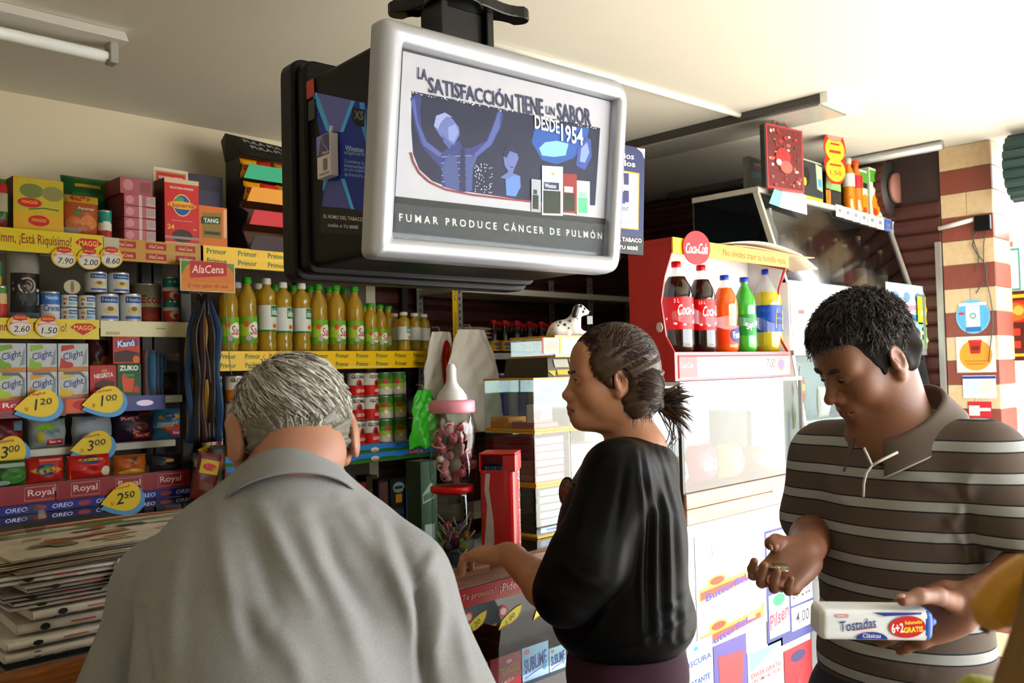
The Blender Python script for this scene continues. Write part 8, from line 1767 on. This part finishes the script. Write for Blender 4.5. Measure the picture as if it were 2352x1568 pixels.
for k in range(150):
    d = f0*R_.uniform(.7, 1.2)+np.array([0, 0, R_.uniform(-.75, .75)])+MW[:, 0]*R_.uniform(-.35, .35); ln = R_.uniform(.035, .07); g = R_.uniform(.0, .025); s0 = TIE+np.array([R_.gauss(0, .004), R_.gauss(0, .004), R_.gauss(0, .006)])
    pt_.tube([s0, s0+d*ln*.35, s0+d*ln*.75-np.array([0, 0, g*.4]), s0+d*ln-np.array([0, 0, g])], [.0022, .0026, .0018, .0004], 4, k % 3, cap=False)
for k in range(10):
    s0 = TIE+np.array([R_.gauss(0, .004), R_.gauss(0, .004), -.008]); pt_.tube([s0, s0+f0*.02*R_.uniform(.5, 2)-up*.03, s0+f0*.03*R_.uniform(.6, 1.5)-up*.07, s0+f0*.02*R_.uniform(-.5, 1.5)-up*.11], [.0016, .0014, .001, .0003], 4, k % 3, cap=False)
pt_.build('ponytail', WM_, p2)
b = MB(); b.lathe([(.012, -.006), (.0165, -.004), (.0165, .004), (.012, .006)], 16); o = b.build('hair_tie', mat('#0d0c0e', .6), p2); mm_ = MW@rotm(pi/2, 0, 0); o.matrix_local = Matrix(((*mm_[0], TIE[0]), (*mm_[1], TIE[1]), (*mm_[2], TIE[2]), (0, 0, 0, 1)))
wi = MB()
for k in range(26):   # loose wisps at the nape
    s0 = C2+MW@np.array([R_.uniform(-.068, -.03), R_.uniform(-.075, -.03), -.055]); wi.tube([s0, s0-up*.018+f0*R_.uniform(-.004, .012), s0-up*R_.uniform(.03, .055)+f0*R_.uniform(-.004, .02)], [.0011, .0008, .0003], 3, k % 3, cap=False)
wi.build('loose_wisps', WM_, p2)
# sunglasses tucked in the neckline
sg = thing('sunglasses', 'red-lensed sunglasses tucked into the front of the black blouse', 'sunglasses', O2+D2(1322, 1122, 1.93), 0)
for s_ in (-1, 1):
    b = MB(); b.tube([(.024*math.cos(q*pi/10)+s_*.03, 0, .02*math.sin(q*pi/10)) for q in range(21)], .0022, 6, cap=False); b.build('rim', mat('#1a1214', .3), sg)
    b = MB(); b.sphere((s_*.03, .001, 0), (.0225, .002, .0185), 18, 8); b.build('lens', mat('#5a1c14', .12, var=.2, coat=.4), sg)
    b = MB(); b.tube([(s_*.054, 0, .006), (s_*.054, -.008, .006), (-s_*.04, -.01, -.002)], .0018, 6); b.build('temple', mat('#1a1214', .3), sg)
b = MB(); b.tube([(-.007, 0, .006), (0, .003, .009), (.007, 0, .006)], .002, 6); b.build('bridge', mat('#1a1214', .3), sg)
for ch_ in sg.children: pass
sg.rotation_euler = (.15, .25, phi2-pi/2+.55); sg.scale = (1.3, 1.3, 1.45)

# ------------------------------------------------------------------ man in the striped polo shirt
SK_M = skin_mat('#784c33', '#68402b', 'brown_skin')
O3 = np.array([1.66, .70, 0.])
p3 = thing('person', 'man in a brown and grey striped polo shirt looking down at coins in his palm', 'person', O3)
D3 = lambda x, y, d: rel(onD(x, y, d), O3)
phiH = math.radians(146); MM = frame(phiH, .50, -.06); C3 = D3(1990, 822, 1.67); nb3 = D3(2075, 1010, 1.66)
S = SDF(); TM = head_sdf(S, C3, MM, .95, eye_open=.0022, nose=1.02, jaw=1.06, neck_to=nb3, neck_r=.057)
S.ell(D3(2060, 1030, 1.66), (.12, .07, .05), frame(math.radians(170), 0), .05)
for q in (-1, 1): S.ell(TM(q*.0125, .062, -.056), (.004, .014, .003), MM@rotm(0, q*.6, 0), .012, True)
headM = S.mesh(C3-np.array([.2, .2, .24]), C3+np.array([.2, .2, .16]), .0025)
phiB = math.radians(168); FB = frame(phiB)
sR, sL = D3(1897, 1050, 1.79), D3(2262, 1062, 1.57); ch3 = D3(2070, 1150, 1.69); be3 = D3(2075, 1400, 1.67)
eR, wR = D3(1874, 1215, 1.80), D3(1850, 1268, 1.59); eL, wL = D3(2425, 1290, 1.50), D3(2222, 1385, 1.435)
core = SDF(); core.ell(ch3, (.15, .09, .16), FB, .05).ell(be3, (.14, .10, .2), FB, .05).cone(nb3, ch3, .055, .09, .05).cone(sR, sL, .05, .05, .04).cone(sR, eR, .042, .04, .02).cone(sL, eL, .04, .036, .02)
aR = SDF(); aR.cone(sR+(eR-sR)*.5, eR, .043, .041, .02).cone(eR, eR+(wR-eR)*.4, .041, .038, .02).cone(eR+(wR-eR)*.4, wR, .038, .0265, .02)
# right hand: palm up, fingers curled round the coins
towR = -ray(1810, 1310); dR = D3(1790, 1330, 1.54)-wR; nR = -(np.array([0, 0, .8])+towR*.55+_R0*.25)
tR = hand_sdf(aR, wR, dR, nR, -1, [(.45, .75, .5), (.5, .8, .55), (.5, .85, .55), (.5, .8, .55)], 1.0, .03, th=((.026, .012, -.008), (.042, .034, -.022), (.038, .058, -.038), (.026, .072, -.050)))
aL = SDF(); aL.cone(sL+(eL-sL)*.45, eL, .046, .046, .02).cone(eL, eL+(wL-eL)*.35, .046, .044, .02).cone(eL+(wL-eL)*.35, wL, .044, .029, .02)
# left hand: thumb over the top front, fingers behind the toast packet
tow = -ray(2150, 1410); tow /= np.linalg.norm(tow); dL = D3(2118, 1424, 1.455)-wL
nL = tow+_R0*.45+np.array([0, 0, .15])
tL = hand_sdf(aL, wL, dL, nL, 1, [(.25, .45, .35), (.25, .5, .35), (.3, .55, .4), (.35, .6, .4)], 1.05, .03, th_abs=[D3(2190, 1382, 1.425), D3(2155, 1368, 1.395), D3(2112, 1368, 1.378), D3(2074, 1378, 1.370)])
rV = aR.mesh(*bounds(eR, wR, D3(1788, 1345, 1.535), m=.10), .0025); lV = aL.mesh(*bounds(sL+(eL-sL)*.45, eL, wL, D3(2080, 1428, 1.375), m=.09), .0027)
net_object('body', [headM, rV, lV, core.mesh((-.5, -.5, .8), (.5, .5, 1.42), .010)], [SK_M, skin_mat('#7a4636', '#6c3c30', 'brown_lips')], p3, paint=lips_paint(C3, MM, .95))
nails(p3, tR[-1:]+tL[-1:], mat('#a87860', .3, var=.05)); eyes(p3, TM, MM, .95, look=(0, -.35)); brow(p3, TM, mat('#120d0c', .7), dz=-.001, th=.0042)
for q in (-1, 1):
    b = MB(); b.tube([TM(q*.044, .0785, .001), TM(q*.037, .0868, -.002), TM(q*.029, .0885, -.003), TM(q*.020, .0855, -.001)], .0013, 6); b.build('eyelashes', mat('#120d0c', .6), p3)
# polo
S = SDF()
S.cone(D3(2072, 1045, 1.66), D3(2072, 1080, 1.68), .06, .10, .05)
S.ell(D3(2080, 1100, 1.69), (.17, .10, .07), FB, .06).ell(ch3, (.175, .118, .17), FB, .06).ell(D3(2072, 1320, 1.675), (.165, .122, .18), FB, .06).ell(D3(2075, 1520, 1.67), (.168, .128, .14), FB, .06)
S.cone(D3(2070, 1072, 1.68), sR, .062, .060, .05).cone(sR, D3(1868, 1185, 1.80), .064, .066, .04)
S.cone(D3(2090, 1075, 1.66), sL, .064, .064, .05).cone(sL, D3(2345, 1225, 1.52), .068, .074, .04)
S.cone(nb3, C3+MM@np.array([0, -.03, -.08]), .060, .055, .008, True); S.cone(D3(2030, 1030, 1.60), D3(1998, 1085, 1.545), .034, .008, .012, True)
S.box(D3(2400, 1335, 1.48), (.075, .12, .05), frame(phiB), .01, .01, True)
MF = [([(1900, 1080), (1930, 1140), (1980, 1180)], 14, .005), ([(2230, 1090), (2210, 1180), (2150, 1240)], 14, .008), ([(2205, 1120), (2228, 1200), (2240, 1280)], 12, -.010), ([(2180, 1190), (2220, 1260), (2215, 1330)], 12, .007), ([(1930, 1475), (2010, 1520), (2110, 1545)], 14, .008), ([(2010, 1390), (2120, 1440), (2220, 1440)], 14, .006), ([(1895, 1320), (1915, 1400), (1950, 1470)], 14, .006), ([(1930, 1250), (2000, 1290), (2080, 1290)], 22, .005), ([(2100, 1100), (2180, 1130), (2240, 1110)], 20, .005)]
POLO = stripe_mat('striped_jersey', rel(onD(1900, 1167, 1.62), O3)[2], .0515)
net_object('polo_shirt', [S.mesh(*bounds(D3(2070, 1000, 1.68), D3(2070, 1640, 1.68), sR, sL, D3(2350, 1230, 1.5), m=.13), .005)], POLO, p3, mod=folds(MF, O3))
PIP = cloth_mat('#a9a8a2', 'white_piping'); CLM = cloth_mat('#574c44', 'brown_rib', 900)
MCo = frame(math.radians(163), .22, 0)
collar_ring(p3, 'collar', CLM, D3(2064, 972, 1.665), MCo, .078, .088, .050, .034, .046, .40, front_drop=.060, thick=.004, piping=PIP, point=.25)
b = MB(); q0 = [D3(1984, 1028, 1.555), D3(1992, 1044, 1.551), D3(2003, 1068, 1.545), D3(1990, 1085, 1.548), D3(1984, 1110, 1.552), D3(1983, 1140, 1.556)]; b.tube(q0, .0024, 6); b.tube([D3(2062, 1038, 1.546), D3(2025, 1056, 1.543), D3(2004, 1068, 1.545)], .0024, 6); b.build('placket_piping', PIP, p3)
legs_and_shoes(p3, O3, phiB, .90, .165, cloth_mat('#2a2c34', 'dark_jeans'), mat('#17130f', .4), lean=np.array([*D3(2075, 1540, 1.67)[:2], 0]))
# short curly hair
HM = hair_mat('#0c0a09', '#1c1613', 'black_hair', .65, .12)
S = SDF()
S.ell(C3+MM@np.array([0, -.012, .044]), (.078, .092, .079), MM, .02).ell(C3+MM@np.array([0, .045, .076]), (.054, .036, .022), MM, .03)
for q in (-1, 1): S.ell(C3+MM@np.array([q*.060, -.034, .004]), (.012, .04, .045), MM, .02); S.ell(C3+MM@np.array([q*.0625, .014, .010]), (.007, .012, .03), MM, .012)
S.ell(C3+MM@np.array([0, -.060, -.008]), (.055, .033, .046), MM, .03)
S.ell(C3+MM@np.array([0, .113, -.022]), (.095, .068, .082), MM, .012, True); S.ell(C3+MM@np.array([0, .075, -.085]), (.1, .085, .075), MM, .012, True)
for q in (-1, 1): S.ell(C3+MM@np.array([q*.08, -.014, -.014]), (.013, .022, .034), MM, .006, True)
def dspm(x, y, z): return .003*np.sin(95*x+2*np.sin(60*z))*np.sin(90*y+2*np.sin(70*x))+.002*np.sin(150*z+80*x)
net_object('hair', [S.mesh(C3-.16, C3+np.array([.16, .16, .18]), .003, dspm)], HM, p3)
def sampm(R_):
    while True:
        q = np.array([R_.gauss(0, 1), R_.gauss(0, 1), R_.gauss(.5, .8)]); q /= np.linalg.norm(q)
        if (q[2] > -.25 or (q[1] < -.3 and q[2] > -.62)) and q[1] < .95 and not (q[1] > .25 and q[2] < .36) and not (-.35 < q[1] <= .25 and q[2] < -.05): return q
strands(p3, 'hair_strands', [HM, hair_mat('#17120f', '#2c221d', 'soft_black_hair', .4), hair_mat('#3a332e', '#57504a', 'greying_hair', .4)], C3, MM, np.array([0, -.008, .044]), (.079, .094, .082), sampm, lambda q, t, R_: (q[0]*.4+.3, .5+.2*q[1], -.6), 2600, .030, .0011, 6, .007, 8, .5, curl=.005, curlf=7)
# what he holds: coins and a packet of toast
nRn = nR/np.linalg.norm(nR); pc = wR+np.array(dR)/np.linalg.norm(dR)*.085
for k, (dx, dy) in enumerate(((0, 0), (.010, .006), (-.006, .012))):
    t = thing('coin', ['silver and brass coin lying on top in the open palm of the striped-shirt man', 'silver coin tilted against the fingers of the striped-shirt man', 'dull coin nearest the thumb of the striped-shirt man'][k], 'coin', O3+pc-nRn*.022+np.array([dx, dy, .0022*k])); t.rotation_euler = (.12, -.1, 0)
    b = MB(); b.lathe([(.001, 0), (.0118, 0), (.012, .0006), (.0116, .0019), (.001, .0018)], 24, [0, 0, 0, 1]); b.build('disc', [mat('#8d8a80', .3, metal=.8), mat('#9a8a58' if k != 1 else '#8f8d86', .3, metal=.8)], t)
pq = [onD(1872, 1432, 1.375), onD(2150, 1436, 1.375)]; ctr = (pq[0]+pq[1])/2; xax = (pq[1]-pq[0]); Lp = np.linalg.norm(xax); xax /= Lp; zup = onD(2010, 1395, 1.375)-onD(2010, 1465, 1.375); hp = np.linalg.norm(zup); zax = zup-xax*(zup@xax); zax /= np.linalg.norm(zax); yax = np.cross(zax, xax)
pk3 = thing('toast_packet', 'white and blue packet of toast held by the striped-shirt man', 'packet', (0, 0, 0))
pk3.matrix_world = Matrix(((xax[0], yax[0], zax[0], ctr[0]), (xax[1], yax[1], zax[1], ctr[1]), (xax[2], yax[2], zax[2], ctr[2]), (0, 0, 0, 1)))
S = SDF(); S.box((0, .02, 0), (Lp/2-.006, .028, hp/2), None, .010, .01); S.cone((Lp/2-.012, .02, 0), (Lp/2+.004, .02, 0), .02, .006, .012)
net_object('wrapper', [S.mesh((-Lp/2-.02, -.02, -hp/2-.02), (Lp/2+.03, .07, hp/2+.02), .0022)], [mat('#c9ccce', .35, var=.05, bump=.15, bscale=60), PL('#1f5a9a')], pk3, paint=lambda c: ((c[:, 0] > Lp/2-.022+.25*np.abs(c[:, 2])) | (c[:, 0] < -Lp/2+.004)).astype(int))
yf = -.008
pr = Print(lambda x, z, l: (x, yf-.0006-l, z)); w = Lp; h = hp
X = lambda u: (u-.5)*w; Z = lambda v: (v-.5)*h
pr.rect(X(.155), X(.255), Z(.78), Z(.88), '#b02a30', n=2); pr.text('BIMBO', X(.205), Z(.83), '#e0d6d4', w=.09*w, hh=.07*h, bold=.03)
pr.text('Tostadas', X(.335), Z(.55), '#1f4f86', w=.30*w, hh=.34*h, rot=.14, shear=.1, bold=.008); pr.line([(X(.30), Z(.36)), (X(.49), Z(.48))], .0012, '#b8484c')
pr.ell(X(.45), Z(.08), .13*w, .24*h, '#23408a', a0=0, a1=pi); pr.text('Clásicas', X(.45), Z(.2), '#dfe2e8', w=.15*w, hh=.14*h, shear=.15)
pr.ell(X(.74), Z(.5), .15*w, .36*h, '#b01f2c', rot=.08); pr.text('6+2', X(.66), Z(.46), '#efe9e4', w=.10*w, hh=.32*h, rot=.1, bold=.02); pr.text('Rebanadas', X(.79), Z(.66), '#e6c83a', w=.14*w, hh=.12*h, rot=.1, bold=.02); pr.text('GRATIS', X(.79), Z(.42), '#e6d040', w=.16*w, hh=.18*h, rot=.1, bold=.03)
pr.poly([(X(.45), Z(.96)), (X(.55), Z(.84)), (X(.85), Z(.92)), (X(.86), Z(.98))], '#23408a')
pr.build('printed_front', pk3)
# ================================================================== fruit hanging close to the lens
def banana(label, P0, P1, bend, r, m, tipm):
    P0 = np.array(P0); P1 = np.array(P1); c = (P0+P1)/2+np.array(bend)
    t = thing('banana', label, 'banana', P0, 0, 'bananas of the hanging bunch')
    pts = []; rs = []; N = 14
    for k in range(N+1):
        s = k/N; p = (1-s)**2*P0+2*s*(1-s)*c+s*s*P1; pts.append(p-P0); rs.append(r*(.32+.68*min(1, s*5)) if s < .2 else r*(1 if s < .82 else max(.25, 1-((s-.82)/.18)**1.6*.75)))
    b = MB(); b.tube(pts, rs, 7, sm=False); o = b.build('peel', m, t, bevel=r*.25, seg=2)
    e = MB(); e.tube([pts[-1], pts[-1]+(pts[-1]-pts[-2])*.4], [r*.26, r*.18], 7); e.build('blossom_tip', tipm, t)
    s_ = MB(); s_.tube([pts[0]-(pts[1]-pts[0])*.9, pts[0]], [r*.3, r*.34], 7); s_.build('stalk', tipm, t)
    return t
YB = mat('#a8760c', .5, var=.25, scale=18, name='banana_peel'); YB2 = mat('#5f4410', .55, var=.45, scale=14, name='spotted_banana_peel'); GB = mat('#8a8f1c', .5, var=.2, scale=18, name='green_banana_peel'); BT = mat('#2a1c0c', .7)
banana('large spotted banana nearest the lens at the lower right edge', onD(2440, 1215, .62), onD(2315, 1680, .60), (.012, -.012, 0), .022, YB2, BT)
banana('brownish banana at the right frame edge behind the nearest one', onD(2460, 1180, .66), onD(2400, 1620, .66), (0, 0, .01), .020, YB2, BT)
banana('yellow banana end showing between the striped shirt and the nearest banana', onD(2420, 1300, .68), onD(2262, 1445, .68), (-.01, .01, .012), .018, YB, BT)
banana('greenish banana at the bottom edge below the nearest one', onD(2400, 1690, .70), onD(2200, 1600, .70), (0, 0, .02), .018, GB, BT)
bs = thing('banana_hook', 'string and hook carrying the banana bunch just outside the frame', 'hook', onD(2460, 1160, .645))
b = MB(); b.tube([(0, 0, -.02), (0, 0, .3), (0, 0, CEIL-float(onD(2460, 1160, .645)[2]))], .0013, 6); b.build('string', mat('#6a5a44', .8), bs)
